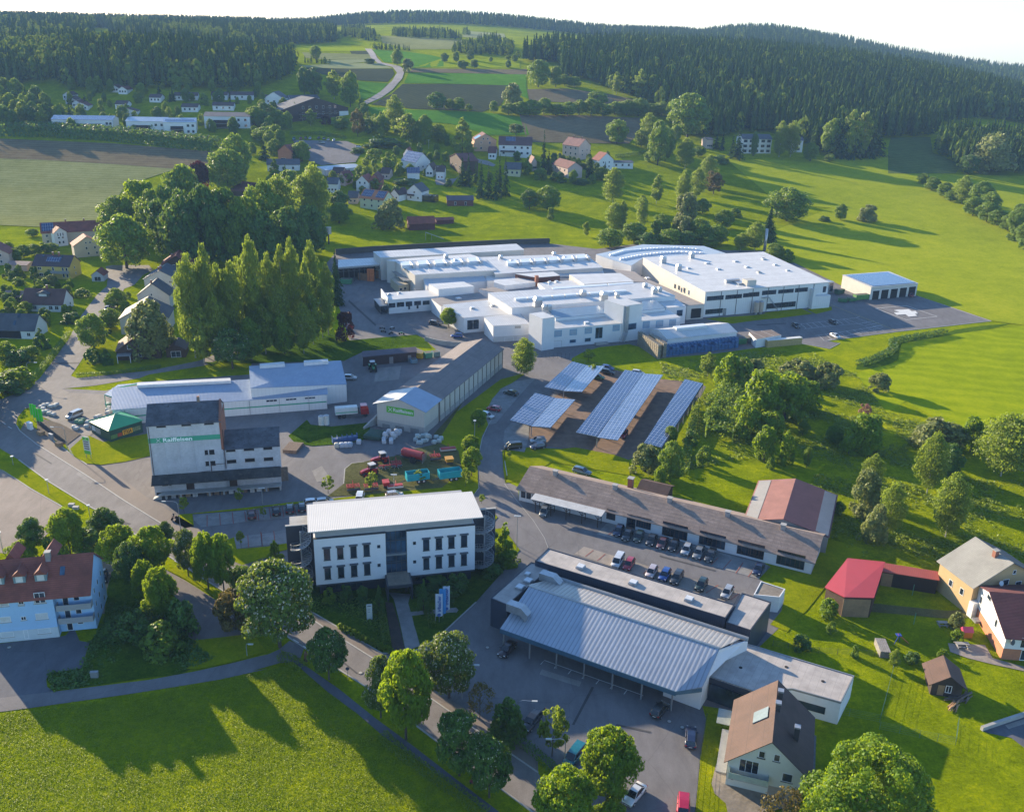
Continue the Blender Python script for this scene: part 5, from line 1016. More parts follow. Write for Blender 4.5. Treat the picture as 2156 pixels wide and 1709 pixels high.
BH.part('dormer_roof',MB().loft([[(x,DBH*.52,HB+4.0),(x+1.2,DBH*.52,HB+5.6),(x+2.4,DBH*.52,HB+4.0)] for x in (2,)]+[[(2,DBH,HB+3.5),(3.2,DBH,HB+5),(4.4,DBH,HB+3.5)]],roof_red)); BH.part('dormer_roof',MB().loft([[(8,DBH*.52,HB+4.0),(9.2,DBH*.52,HB+5.6),(10.4,DBH*.52,HB+4.0)],[(8,DBH,HB+3.5),(9.2,DBH,HB+5),(10.4,DBH,HB+3.5)]],roof_red))
u,_=BH.px(c20(500,1410)[0],HB+2.2); skylight(BH,u,2.8); u,_=BH.px(c20(415,1210)[0],HB+4.5); BH.chimney(u,DBH*.46,1.4,.8,galv); u,_=BH.px(c20(365,1250)[0],HB+4); skylight(BH,u,4.2,.6,.6)
# green garden pavilion with hip roof
PV=B('green_pavilion',at_h(c20(712,158)[0],3.3),at_h(c20(875,240)[0],3.3),'dark green square sales hut with bright green pyramid roof and banners','pavilion',z=0)
pr=PV.px(c20(1165,158)[0],3.3); DP=pr[1]; ap=PV.px(c20(935,125)[0],5.2)
PV.part('wall',MB().box(.3,.3,0,PV.W-.3,DP-.3,3.3,plain('dark green wall',(.012,.06,.045),.6)))
grf=ribbed('bright green roof sheet',(.05,.34,.14),.3,0,.45,var=.06,depth=.03,dark=.85); c_=[(-.1,-.1),(PV.W+.1,-.1),(PV.W+.1,DP+.1),(-.1,DP+.1)]; axp=(PV.W/2,DP/2,5.3)
for i in range(4): a,b_=c_[i],c_[(i+1)%4]; m=MB(); m.poly([(*a,3.31),(*b_,3.31),axp],grf); m.poly([(*a,3.3),(*b_,3.3),(axp[0],axp[1],5.2)],grf,flip=True); PV.part('roof',m)
m=MB()
for a in c_: m.cyl((*a,3.36),(axp[0],axp[1],5.36),.09,mat=plain('pale green ridge',(.3,.55,.4),.5),n=5)
PV.part('roof_ridge',m)
def banner(b,face,off,u0,u1_,z0,z1,mat,name='banner',txt=None,tm=None):
    m=MB()
    if face=='f': m.box(u0,off-.06,z0,u1_,off-.01,z1,mat)
    else: m.box(off+.01,u0,z0,off+.06,u1_,z1,mat)
    o=b.part(name,m)
    if txt:
        t_=text_mesh(txt,1,tm,.01); w_=max(v.co.x for v in t_.data.vertices); k=(u1_-u0)*.8/w_
        for v in t_.data.vertices: v.co.x*=k; v.co.y*=(z1-z0)*.75/.72
        t_.parent=o
        if face=='f': t_.rotation_euler=(math.pi/2,0,0); t_.location=(u0+(u1_-u0)*.1,off-.07,z0+(z1-z0)*.15)
        else: t_.rotation_euler=(math.pi/2,0,math.pi/2); t_.location=(off+.07,u0+(u1_-u0)*.1,z0+(z1-z0)*.15)
    return o
W3=PV.W-.3
banner(PV,'r',W3,.5,2.2,.8,1.8,plain('green picture banner',(.10,.22,.06),.6,.4,3)); banner(PV,'r',W3,2.3,3.5,.9,1.8,plain('red picture banner',(.35,.06,.04),.6,.4,3)); banner(PV,'r',W3,3.7,6.4,.9,2.2,plain('yellow orange banner',(.75,.36,.02),.6,.05),txt='STIGA',tm=black); banner(PV,'r',W3,6.5,8.6,1.0,2.1,plain('leafy picture banner',(.18,.22,.10),.6,.5,3))
banner(PV,'f',.3,.8,2.4,1.0,2.3,plain('white poster',(.5,.52,.55),.6)); banner(PV,'f',.3,2.6,5,.8,2.3,plain('grey picture poster',(.28,.27,.27),.6,.4,2))
# yellow house right, white-red house, white house below, log hut
YH=B('ochre_house',at_h(c23(1752,1488)[0],6.2),at_h(c23(2310,1400)[0],6.2),'ochre house with pale grey roof, at the right edge above the garden','house',z=0)
apx=YH.px(c23(2095,1340)[0],9.8); bkp=YH.px(c23(1692,1255)[0],6.2); wr=abs(apx[0])*2; print('YH',YH.W,apx,bkp)
ochre=m_wall((.50,.34,.17),'ochre render',.06); YH.gable(wr,bkp[1],6.2,10.2,'v',ochre,ribbed('pale grey slates',(.30,.29,.26),.4,1,.85,var=.12,depth=.03,dark=.85),over=.6,z0=0,roof2=roof_grey)
YH.pxwin('23',[(1980,1432,2030,1478),(2082,1447,2130,1492),(2065,1357,2090,1388)],frame=white_f,pane=glass,sill=True); YH.chimney(wr*.44,bkp[1]*.35,1.2,.8); YH.part('satellite_dish',MB().cyl((apx[0]*.75,-.5,6.3),(apx[0]*.75,-.6,6.35),.45,.5,mat=white_f)); YH.part('white_annexe',MB().box(-.3,-1.2,0,wr*.35,-.01,3.2,white_r)); YH.windows([(2,3,2.8,4.2),(5,6,2.8,4.2)],face='l',off=0)
WR=B('white_red_house',G(c33(1968,475)[0]),G(c33(2300,500)[0]),'white house with dark red roof and brick-red base at the right edge','house')
hw=WR.onwall(c33(1985,300)[0])[1]; rv2=WR.px(c23(1945,1540)[0],hw+3.2); bk2=WR.px(c23(1820,1598)[0],hw); print('WR',hw,rv2,bk2)
WR.gable(max(WR.W,16),rv2[1]*2,hw,hw+3.2,'u',white_r,roof_dkred,over=.4,z0=0); WR.part('brick_base',MB().box(-.06,-.06,0,3,rv2[1]*2,2.2,plain('orange render',(.42,.17,.09),.85)))
WR.windows([(rv2[1]*f-.5,rv2[1]*f+.5,3.4,5) for f in (.5,1.3)]+[(rv2[1]*.9,rv2[1]*1.1,6,7)],face='l',off=0,frame=white_f,sill=True); WR.windows([(2.5,4.5,2.6,4.6),(6,8,2.6,4.6),(3,5,.1,2.2)],frame=white_f,div=2); WR.part('satellite_dish',MB().cyl((.8,-.6,4),(.9,-.75,4.05),.5,.55,mat=dk_grey))
WH2=B('brown_roofed_house',at_h(c32(1805,1262)[0],5.0),at_h(c33(420,1440)[0],4.4),'pale two storey house with brown roof, chimneys and glass balcony, bottom right','house',z=0)
ap2=WH2.px(c33(125,1158)[0],9.4); bb=WH2.px(c33(217,678)[0],9.4); print('WH2',WH2.W,ap2,bb)
creamw=m_wall((.62,.62,.55),'pale cream render',.04); WH2.gable(WH2.W,bb[1]-ap2[1]-.8,4.7,9.5,'v',creamw,roof_brown,over=.75,z0=0,roof2=roof_dkbrown,rpos=ap2[0]/WH2.W)
WH2.pxwin('33',[(12,1212,70,1272),(138,1242,192,1300),(203,1395,292,1465)],frame=white_f,pane=glass,sill=dk_grey,div=1); WH2.pxwin('32',[(2045,1215,2098,1270)],frame=white_f,pane=glass,sill=dk_grey); WH2.pxwin('32',[(1885,1288,2048,1390)],frame=white_f,pane=glass,div=3); WH2.pxwin('32',[(1822,1420,1842,1445)],frame=dk_grey,pane=black,fw=.05)
ua=WH2.onwall(c32(1805,1400)[0])[0]; ub=WH2.onwall(c33(95,1450)[0])[0]; balcony(WH2,ua,ub,2.5,1.3,plain('frosted balcony glass',(.32,.40,.36),.2)); WH2.part('garage_wall',MB().box(ub+.1,-.06,0,WH2.W,-.01,1.7,m_wall((.36,.30,.24),'brown base'))); WH2.part('satellite_dish',MB().cyl((WH2.W-.8,-.4,3),(WH2.W-.8,-.5,3.03),.42,.46,mat=white_f))
for (t,x,y,h,hh) in (('33',190,780,9.2,1.0),('33',170,880,9.3,1.0),('33',322,1080,7.6,2.0)):
    u,v=WH2.px(q(t,x,y)[0],h); z=WH2.roofz(u,v); WH2.part('chimney',MB().box(u-.35,v-.35,z-1.5,u+.35,v+.35,z+hh,roof_dkbrown if False else plain('dark chimney cladding',(.07,.06,.06),.7)).box(u-.42,v-.42,z+hh,u+.42,v+.42,z+hh+.25,galv),WH2.rf[1])
u,v=WH2.px(c32(2060,950)[0],7.6)
zs=[WH2.roofz(u-1,v-1.2),WH2.roofz(u+.9,v-1.2),WH2.roofz(u+.9,v+1.2),WH2.roofz(u-1,v+1.2)]; WH2.part('solar_collector',MB().prism([(u-1,v-1.2),(u+.9,v-1.2),(u+.9,v+1.2),(u-1,v+1.2)],[z+.05 for z in zs],[z+.25 for z in zs],plain('glass collector',(.20,.24,.25),.15)),WH2.rf[0])
WH2.part('side_stair',MB().prism([(-1.6,2),(-.1,2),(-.1,9),(-1.6,9)],0,[.3,.3,2.2,2.2],concm)); WH2.part('glass_porch_roof',MB().box(-2.6,9.5,2.6,-.2,13,2.7,plain('porch glass',(.28,.30,.26),.2))); WH2.part('side_canopy',MB().box(WH2.W+.1,1,1.6,WH2.W+1.1,bb[1]-ap2[1]-1,1.75,plain('dark slate cladding',(.12,.13,.15),.8,.3,2)))
HU=B('log_hut',G(c33(1395,760)[0]),G(c33(1640,795)[0]),'dark log hut with brown ribbed roof standing on the fenced lawn','hut')
hh=HU.onwall(c33(1392,655)[0])[1]; HU.gable(HU.W,4.6,hh,hh+1.7,'v',ribbed('dark logs',(.07,.05,.04),.2,0,.9,var=.3,dark=.6),roof_brown,over=.8,z0=0,roof2=roof_dkbrown); HU.pxwin('33',[(1520,690,1572,748)],frame=white_f,pane=glass,div=2); HU.pxwin('33',[(1450,680,1515,770)],frame=dark_wood,pane=MATS['yellow brown boards'],name='door')
# ================================================================ SOLAR CAR PORTS
def carport(label,Lp,Rp_,wt2=True):
    "Lp,Rp_: panel corner px lists (back-left, back-mid, front-mid, front-left) and the right twin"
    ho,hm=3.5,3.2
    A=at_h(Lp[3],ho); Bm=at_h(Lp[2],hm); b=B('solar_carport',A,Bm,label,'solar carport','solar roofs of the works car park',z=0)
    def slab(P,hs,mat,nm):
        l=[b.px(p,h) for p,h in zip(P,hs)]; c=Vector(l[0])
        o=b.part(nm,MB().prism(l,[h-.1 for h in hs],[h+.02 for h in hs],dk_grey)); b.part('solar_panel',MB().prism([(x,y) for x,y in l],[h+.021 for h in hs],[h+.07 for h in hs],mat),o); return l
    l1=slab(Lp,[ho,hm,hm,ho],solar_a,'panel_frame')
    if Rp_: slab(Rp_,[hm,ho,ho,hm],solar_b,'panel_frame')
    m0=Vector(l1[2]); m1=Vector(l1[1]); n=max(2,int((m1-m0).length/6)); w=abs(l1[2][0]-l1[3][0])
    for k in range(n+1):
        p=m0.lerp(m1,(k+.1)/(n+.2)); m=MB().cyl((p.x,p.y,0),(p.x,p.y,hm-.12),.14,mat=galv,n=8)
        m.cyl((p.x,p.y,hm-.5),(p.x-w*.9,p.y,ho-.2),.09,mat=galv,n=6)
        if Rp_: m.cyl((p.x,p.y,hm-.5),(p.x+w*.9,p.y,ho-.2),.09,mat=galv,n=6)
        b.part('post',m)
    b.part('gutter_beam',MB().prism([(m0.x-.15,m0.y),(m0.x+.15,m0.y),(m1.x+.15,m1.y),(m1.x-.15,m1.y)],hm-.35,hm-.11,dk_grey))
    return b
solar_a=grid_mat('blue solar modules',(.035,.055,.135),(.36,.40,.48),1.0,1.65,lw=.09,rough=.18,coat=.5,dirt=.2); solar_b=grid_mat('sky toned solar modules',(.075,.105,.19),(.36,.40,.48),1.0,1.65,lw=.09,rough=.22,coat=.6,dirt=.2)  # the paler copy has the sky's reflection painted into its colour
carport('double solar carport roof at the gate end of the car park',q('12',545,1295,660,1325,470,1530,320,1500),q('12',660,1327,808,1332,622,1540,472,1532))
carport('short double solar carport roof nearest the access road',q('12',245,1548,405,1588)+q('22',210,196,42,152),q('12',405,1590,570,1602)+q('22',370,212,212,200))
carport('longest double solar carport roof in the middle of the car park',q('12',970,1362,1117,1390)+q('22',740,285,573,250),q('12',1117,1393,1275,1403)+q('22',910,315,742,290))
carport('single solar carport roof along the grassy east edge',q('12',1450,1437,1598,1472)+q('22',1262,372,1122,335),None)
# ================================================================ VEHICLES
tyre=plain('black tyre rubber',(.018,.018,.018),.9); rimm=plain('alloy rim',(.45,.45,.46),.35,metal=.6); lampm=plain('head lamp glass',(.6,.62,.62),.15); redl=plain('tail lamp red',(.35,.012,.012),.25); plate=plain('number plate',(.6,.6,.58),.5); car_gl=glassm('car glass',(.012,.014,.018),.04); blackpl=plain('black plastic',(.02,.02,.022),.6)
def paint(c):
    n='car paint %.2f %.2f %.2f'%c
    if n in MATS: return MATS[n]
    m,nt_,b=_new(n); b.inputs['Base Color'].default_value=(*c,1); b.inputs['Metallic'].default_value=.25; b.inputs['Roughness'].default_value=.32; b.inputs['Coat Weight'].default_value=.8; b.inputs['Coat Roughness'].default_value=.05
    co=coords(nt_); nz=noise(nt_,1.2,4,.6,co); nt_.links.new(ramp(nt_,nz,[(.3,tuple(v*.85 for v in c)),(.7,tuple(min(1,v*1.1+.004) for v in c))]),b.inputs['Base Color']); MATS[n]=m; return m
# profile stations: x, half width, floor z, beltline z  ; cabin: x, half width at belt, roof z, half width at roof
KIND={
 'hatch':dict(L=4.1,st=[(-2.05,.70,.35,.80),(-1.95,.82,.22,.92),(-1.2,.87,.2,.95),(0,.88,.2,.93),(.9,.87,.2,.90),(1.6,.84,.22,.82),(1.95,.76,.25,.70),(2.05,.62,.35,.60)],cb=[(-1.98,.75,.93,.70),(-1.62,.80,1.42,.60),(-.6,.82,1.50,.62),(.35,.80,1.44,.60),(1.05,.76,.91,.70)]),
 'estate':dict(L=4.7,st=[(-2.35,.74,.35,.85),(-2.25,.86,.22,.95),(-1.3,.89,.2,.95),(0,.9,.2,.93),(1.0,.89,.2,.90),(1.9,.85,.22,.82),(2.25,.77,.25,.70),(2.35,.62,.35,.6)],cb=[(-2.28,.76,.95,.72),(-2.0,.8,1.42,.62),(-.7,.82,1.50,.63),(.35,.80,1.44,.61),(1.1,.76,.91,.7)]),
 'saloon':dict(L=4.6,st=[(-2.3,.72,.38,.85),(-2.15,.84,.22,.95),(-1.3,.88,.2,.96),(0,.89,.2,.93),(1.0,.88,.2,.90),(1.9,.84,.22,.80),(2.2,.76,.25,.68),(2.3,.62,.35,.6)],cb=[(-1.75,.74,.95,.70),(-1.0,.78,1.36,.58),(-.4,.8,1.43,.60),(.35,.79,1.40,.59),(1.15,.75,.91,.7)]),
 'van':dict(L=4.6,st=[(-2.3,.80,.35,1.0),(-2.25,.88,.22,1.05),(-1.3,.9,.2,1.06),(0,.9,.2,1.05),(1.1,.89,.2,1.02),(1.8,.86,.22,.95),(2.2,.78,.25,.8),(2.3,.65,.35,.65)],cb=[(-2.28,.82,1.04,.78),(-2.15,.84,1.75,.72),(-.6,.84,1.82,.72),(.8,.82,1.72,.68),(1.55,.78,1.0,.74)]),
}
PROTO={}
def car_proto(kind):
    K=KIND[kind]; root=empty('parked_car',(0,0,0)); pm=paint((.1,.1,.1))
    mb=MB(); secs=[]
    for x,w,z0,z1 in K['st']: secs.append([(x,-w*.93,z0),(x,w*.93,z0),(x,w,z0+.25),(x,w*.99,z1-.12),(x,w*.88,z1),(x,-w*.88,z1),(x,-w*.99,z1-.12),(x,-w,z0+.25)])
    mb.loft(secs,pm); body=mb.build('body',root,smooth=True)
    cb=K['cb']; mb=MB(); secs=[[(x,-wb,z if i in(0,len(cb)-1) else .88),(x,wb,z if i in(0,len(cb)-1) else .88),(x+(.0),wr,z),(x,-wr,z)] for i,(x,wb,z,wr) in enumerate(cb)]
    mb.loft(secs,car_gl); g=mb.build('window',root,smooth=False)
    mb=MB(); rs=[]
    for i,(x,wb,z,wr) in enumerate(cb[1:-1]): rs.append([(x,-wr-.02,z-.05),(x,wr+.02,z-.05),(x,wr-.05,z+.035),(x,-wr+.05,z+.035)])
    mb.loft(rs,pm)
    for x0,x1 in ((0,1),(len(cb)-2,len(cb)-1)):
        for sg in (-1,1): a,b_=cb[x0],cb[x1]; mb.cyl((a[0],sg*(a[3] if x0 else a[1]*.97),a[2]),(b_[0],sg*(b_[1]*.97 if x0 else b_[3]),b_[2]),.055,n=5,mat=pm)
    for xm in (cb[2][0],): 
        for sg in (-1,1): mb.cyl((xm,sg*.85,.9),(xm,sg*.63,cb[2][2]),.05,n=5,mat=blackpl)
    mb.build('roof',root)
    L=K['L']
    for x in (-L/2+.78,L/2-.82):
        for sg in (-1,1):
            wl=MB().cyl((0,-.1*sg,0),(0,.12*sg,0),.32,n=16,mat=tyre).build('wheel',root); wl.location=(x,sg*.78,.32)
            MB().cyl((0,.12*sg,0),(0,.135*sg,0),.2,n=10,mat=rimm).build('rim',wl)
    for sg in (-1,1):
        MB().box(L/2-.3,sg*.48,.58,L/2-.06,sg*.72,.72,lampm).build('headlight',root); MB().box(-L/2-.01,sg*.55,.68,-L/2+.14,sg*.82,.86,redl).build('taillight',root)
        MB().box(.62,sg*.88,.92,.78,sg*1.02,1.05,pm).build('wing_mirror',root)
    MB().box(L/2-.02,-.26,.36,L/2+.015,.26,.47,plate).build('number_plate',root); MB().box(-L/2-.02,-.26,.5,-L/2+.01,.26,.61,plate).build('number_plate',root)
    MB().box(L/2-.12,-.45,.42,L/2+.005,.45,.6,blackpl).build('grille',root)
    return root
def set_paint(o,c):
    for ch in o.children:
        if ch.data:
            for i,s_ in enumerate(ch.material_slots):
                if s_.material and s_.material.name.startswith('car paint'): s_.link='OBJECT'; s_.material=paint(c)
NC=[0]
def car(kind,c,t,x,y,dx,dy,label,group=None,cat='car',name='parked_car',h=.7):
    if kind not in PROTO: PROTO[kind]=car_proto(kind); o=PROTO[kind]
    else:
        o=copytree(PROTO[kind])
    for k in ('group','label'):
        if k in o: del o[k]
    p=G(q(t,x,y)[0],h) if h else G(q(t,x,y)[0]); f=G(q(t,x+dx,y+dy)[0],h)
    o.name=name; o.location=(p.x,p.y,p.z+(.1 if p.y<499 else .35)); d=f-p; o.rotation_euler=(0,0,math.atan2(d.y,d.x)); set_paint(o,c); tag(o,label,cat,group); return o
BK=(.012,.012,.015);DG=(.03,.032,.035);SV=(.36,.38,.40);WT=(.62,.62,.62);NV=(.012,.02,.06);RD=(.38,.02,.03);BL=(.02,.07,.28);GNd=(.012,.03,.022);MR=(.10,.035,.035);GY=(.16,.17,.175)
g1='cars parked along the long workshop'
for k,(kd,c,x,y,lab) in enumerate([('hatch',NV,918,1040,'dark blue small car, first of row under long workshop windows'),('estate',BK,990,1072,'black car second in row along the long workshop'),('hatch',GNd,1080,1088,'black-green car third in row along the long workshop'),('saloon',BK,1185,1112,'long black car fourth in row along the long workshop'),('saloon',MR,1272,1138,'dark maroon car fifth in row along the long workshop'),('hatch',BK,1362,1160,'black car with white lamps, sixth in row along long workshop'),('hatch',SV,1465,1190,'only silver car in the row along the long workshop'),('estate',GY,1563,1216,'grey estate car right of the silver one by long workshop'),('estate',DG,1658,1240,'dark grey car ending the row along the long workshop'),('saloon',NV,2045,1345,'dark blue car parked alone at the end of workshop bays')]):
    car(kd,c,'22',x,y,-22,42,lab,g1)
g2='cars parked behind the dark blue hall'
for kd,c,x,y,lab in [('van',WT,912,1285,'white estate car left of the red car behind dark hall'),('hatch',RD,1000,1308,'red small car behind the dark blue hall'),('hatch',(.5,.42,.42),1183,1370,'pale pinkish-white car left of the bright blue one'),('hatch',BL,1290,1393,'bright blue car behind the dark blue hall'),('estate',DG,1387,1415,'dark grey car right of the bright blue one'),('hatch',GNd,1585,1473,'dark green-black car alone behind the dark blue hall'),('hatch',SV,1793,1535,'silver car nearest the gravel-roofed white box')]:
    car(kd,c,'22',x,y,-26,42,lab,g2)
for a in [('hatch',GY,'22',318,885,-12,30,'grey hatchback parked under the timber canopy'),('van',BK,'22',65,362,-50,5,'black off-road car at the corner near the solar car park'),('hatch',SV,'22',268,312,-50,3,'silver car beside a dark blue one below the solar carport'),('hatch',NV,'22',268,360,-50,8,'dark blue car beside the silver one on grass edge'),('hatch',RD,'22',958,262,-20,30,'red car half hidden under the longest solar carport'),('estate',GNd,'12',50,1545,-40,-12,'dark green car on the grey bays by the access road'),('estate',DG,'12',830,1378,45,8,'dark car beyond the gate-end solar carport'),('hatch',BL,'12',830,1345,45,8,'blue car behind the dark one at gate-end carport'),('hatch',(.03,.16,.05),'12',752,1418,40,6,'green car under the gate-end solar carport'),('hatch',WT,'12',1075,1385,40,6,'white car behind the longest solar carport'),
 ('hatch',RD,'11',1945,1672,-45,-8,'red car on the bays below the long shed'),('hatch',WT,'21',1892,112,45,14,'white car behind the young tree below the red car'),('estate',(.03,.02,.02),'11',1475,985,50,8,'dark car with bright roof reflection near the round works tree'),('hatch',BL,'11',1645,1085,-50,0,'blue car in front of the white front block'),('hatch',SV,'11',787,1422,45,2,'small silver car at the right end of the blue roofed warehouse'),('van',SV,'20',598,112,-45,18,'silver people carrier beside the bagged goods on the forecourt'),('hatch',MR,'20',2025,905,-2,-30,'dark red car, leftmost in the row of marked bays'),('hatch',BK,'21',193,875,-2,-30,'black car second in the row left of the office'),('hatch',BK,'21',302,860,0,-30,'black car third in the row left of the office'),('hatch',BK,'21',400,848,0,-30,'black car half hidden by the office roof edge'),('van',WT,'21',868,768,6,-30,'white van with roof just above the office roof'),('hatch',SV,'21',1145,750,20,-2,'silver car behind office roof beside the lamp'),('hatch',WT,'21',490,812,20,-2,'left white car roof behind the office roof edge'),('hatch',SV,'21',582,806,20,-2,'right pale car roof behind the office roof edge'),
 ('saloon',(.03,.015,.02),'31',2050,392,-35,40,'dark car with white side reflection by the open hall front'),('hatch',DG,'32',1250,880,30,-36,'dark grey car in the middle of the large car park'),('estate',NV,'32',1500,1100,2,-50,'dark navy car near the grass strip of large car park'),('estate',BK,'32',215,975,-36,44,'black estate car with open boot beside the hedge'),('van',(.01,.17,.21),'32',560,1255,-36,44,'teal van parked behind the dense round tree'),('hatch',NV,'32',625,1395,-36,44,'dark car hidden under the dense round tree'),('saloon',WT,'32',1045,1560,-36,42,'white saloon in the sunlit lower car park'),('van',(.48,.01,.05),'32',1438,1690,-2,50,'bright red van cut by the bottom edge'),('hatch',BK,'20',825,1412,-6,40,'dark car parked beside the blue apartment house'),('hatch',WT,'10',866,868,-20,30,'white car on the side street below the row of houses'),
 ('saloon',BK,'13',315,1003,32,22,'black car at the left end of the outer works bays'),('saloon',BK,'13',617,975,34,18,'black car near the middle of the outer works bays'),('saloon',WT,'13',635,1088,34,16,'white car alone in the front row of outer works bays'),('hatch',(.25,.03,.04),'13',1240,758,10,6,'red machine parked in the last open garage bay'),('estate',(.10,.16,.22),'22',625,560,45,12,'blue-grey car behind the roof ridge of the long workshop')]:
    car(*a)
g3='cars on the village car park'
for i,(kd,c,x,y) in enumerate([('van',(.10,.25,.28),335,1122),('hatch',RD,390,1117),('hatch',DG,430,1113),('hatch',WT,465,1117),('hatch',DG,535,1114),('hatch',GY,577,1119),('hatch',WT,612,1128),('hatch',WT,657,1131)]):
    car(kd,c,'01',x,y,-6,10,['teal van','red car','first dark car','first white car','second dark car','grey car','white car right of the grey one','rightmost white car'][i]+' in back row of village car park',g3)
car('van',(.3,.33,.30),'01',557,1152,30,2,'grey-green camper van alone on the village car park'); car('hatch',WT,'01',857,1184,30,6,'pale car at the village car park entrance')
# boot lid
m=MB().box(-.02,-.75,0,.04,.75,1.0,paint(BK)); p=G(q('32',275,898)[0],1.5)
def tractor(c,t,x,y,dx,dy,label):
    r=empty('tractor',G(q(t,x,y)[0]),0,label,'tractor'); p=r.location; f=G(q(t,x+dx,y+dy)[0]); d=f-p; r.rotation_euler=(0,0,math.atan2(d.y,d.x)); pm=paint(c)
    MB().loft([[(.1,-.42,.9),(.1,.42,.9),(.1,.42,1.75),(.1,-.42,1.75)],[(1.6,-.42,.9),(1.6,.42,.9),(1.6,.40,1.65),(1.6,-.40,1.65)],[(2.35,-.36,.95),(2.35,.36,.95),(2.35,.32,1.4),(2.35,-.32,1.4)]],pm).box(-1.3,-.4,.6,2.2,.4,.95,blackpl).build('bonnet',r)
    c_=MB(); c_.loft([[(-1.35,-.7,1.2),(.15,-.7,1.2),(.15,.7,1.2),(-1.35,.7,1.2)],[(-1.2,-.65,2.6),(-.05,-.65,2.6),(-.05,.65,2.6),(-1.2,.65,2.6)]],car_gl).build('cab',r)
    MB().box(-1.4,-.78,2.6,.15,.78,2.8,plain('cab roof',(.5,.5,.5),.5)).build('cab_roof',r)
    for sg in (-1,1):
        w=MB().cyl((0,-.25,0),(0,.25,0),.88,n=18,mat=tyre).build('rear_wheel',r); w.location=(-.9,sg*.95,.88); MB().cyl((0,-.27,0),(0,.27,0),.42,n=12,mat=pm).build('rim',w)
        w=MB().cyl((0,-.2,0),(0,.2,0),.6,n=16,mat=tyre).build('front_wheel',r); w.location=(1.65,sg*.85,.6); MB().cyl((0,-.22,0),(0,.22,0),.3,n=10,mat=pm).build('rim',w)
        MB().box(-1.6,sg*.72,1.35,-.1,sg*1.22,1.8,pm).build('mudguard',r)
    MB().cyl((.5,.5,1.6),(.5,.5,2.6),.06,mat=blackpl,n=6).build('exhaust',r)
    return r
tractor((.35,.02,.02),'21',1030,495,-50,10,'red tractor with pale cab roof, rear one of the two'); tractor((.38,.02,.02),'21',945,590,-50,14,'red tractor with pale cab roof, nearer the paved yard'); tractor((.02,.16,.04),'11',970,1365,16,40,'green tractor standing in front of the low dark shed')
def trailer(t,x,y,label):
    p=G(q(t,x,y)[0]); f=G(q(t,x-60,y+8)[0]); d=f-p; r=empty('farm_trailer',p,math.atan2(d.y,d.x),label,'trailer','turquoise farm trailers'); tq=plain('turquoise paint',(.01,.30,.38),.4,.1,.8)
    m=MB(); L,W,z0,z1=5.4,2.3,1.0,2.7
    m.box(-L/2,-W/2,z0,L/2,W/2,z0+.12,tq); m.box(-L/2,-W/2,z0+.12,L/2,-W/2+.08,z1,tq).box(-L/2,W/2-.08,z0+.12,L/2,W/2,z1,tq).box(L/2-.08,-W/2+.08,z0+.12,L/2,W/2-.08,z1+.1,tq).box(-L/2,-W/2+.08,z0+.12,-L/2+.08,W/2-.08,z1,tq)
    m.build('trailer_body',r); rb=MB()
    for k in range(6): x_=-L/2+.3+k*(L-.6)/5; rb.box(x_-.05,-W/2-.07,z0,x_+.05,-W/2-.001,z1,tq)
    for z in (1.5,2.1,2.6): rb.box(-L/2,-W/2-.05,z,L/2,-W/2-.002,z+.08,tq)
    rb.build('side_ribs',r)
    for x_ in (-.9,.3):
        for sg in (-1,1): w=MB().cyl((0,-.2,0),(0,.2,0),.55,n=16,mat=tyre).build('wheel',r); w.location=(x_-.4,sg*.8,.55); MB().cyl((0,-.22,0),(0,.22,0),.25,n=8,mat=plain('white rim',(.55,.55,.55),.5)).build('rim',w)
    MB().cyl((L/2,0,.9),(L/2+1.5,0,.5),.1,mat=dk_grey).build('drawbar',r)
trailer('21',1330,650,'turquoise open trailer behind the small tree, left of its twin'); trailer('21',1590,632,'turquoise open trailer at the right end of machine lawn')
# slurry tanker
p=G(q('21',1290,480)[0]); f=G(q('21',1190,455)[0]); d=f-p; r=empty('slurry_tanker',p,math.atan2(d.y,d.x),'red slurry tank trailer behind the two red tractors','tank trailer'); rp_=plain('faded red paint',(.34,.03,.035),.45,.15,1)
MB().cyl((-3,0,2),(2.6,0,2),1.05,n=18,mat=rp_).cyl((2.6,0,2),(3.0,0,2),1.05,.6,n=18,mat=rp_).build('tank',r,smooth=False); MB().box(-3,-.5,.6,3.4,.5,.95,dk_grey).cyl((3.3,0,.8),(5,0,.6),.1,mat=dk_grey).build('chassis',r)
for sg in (-1,1): w=MB().cyl((0,-.3,0),(0,.3,0),.85,n=18,mat=tyre).build('wheel',r); w.location=(-.9,sg*1.2,.85)
m=MB()
for k in range(5): m.cyl((-3.1-k*.12,-1.2+k*.6,.6),(-3.6,-1.0+k*.5,3.0),.06,n=5,mat=galv)
m.build('spreader_arm',r)
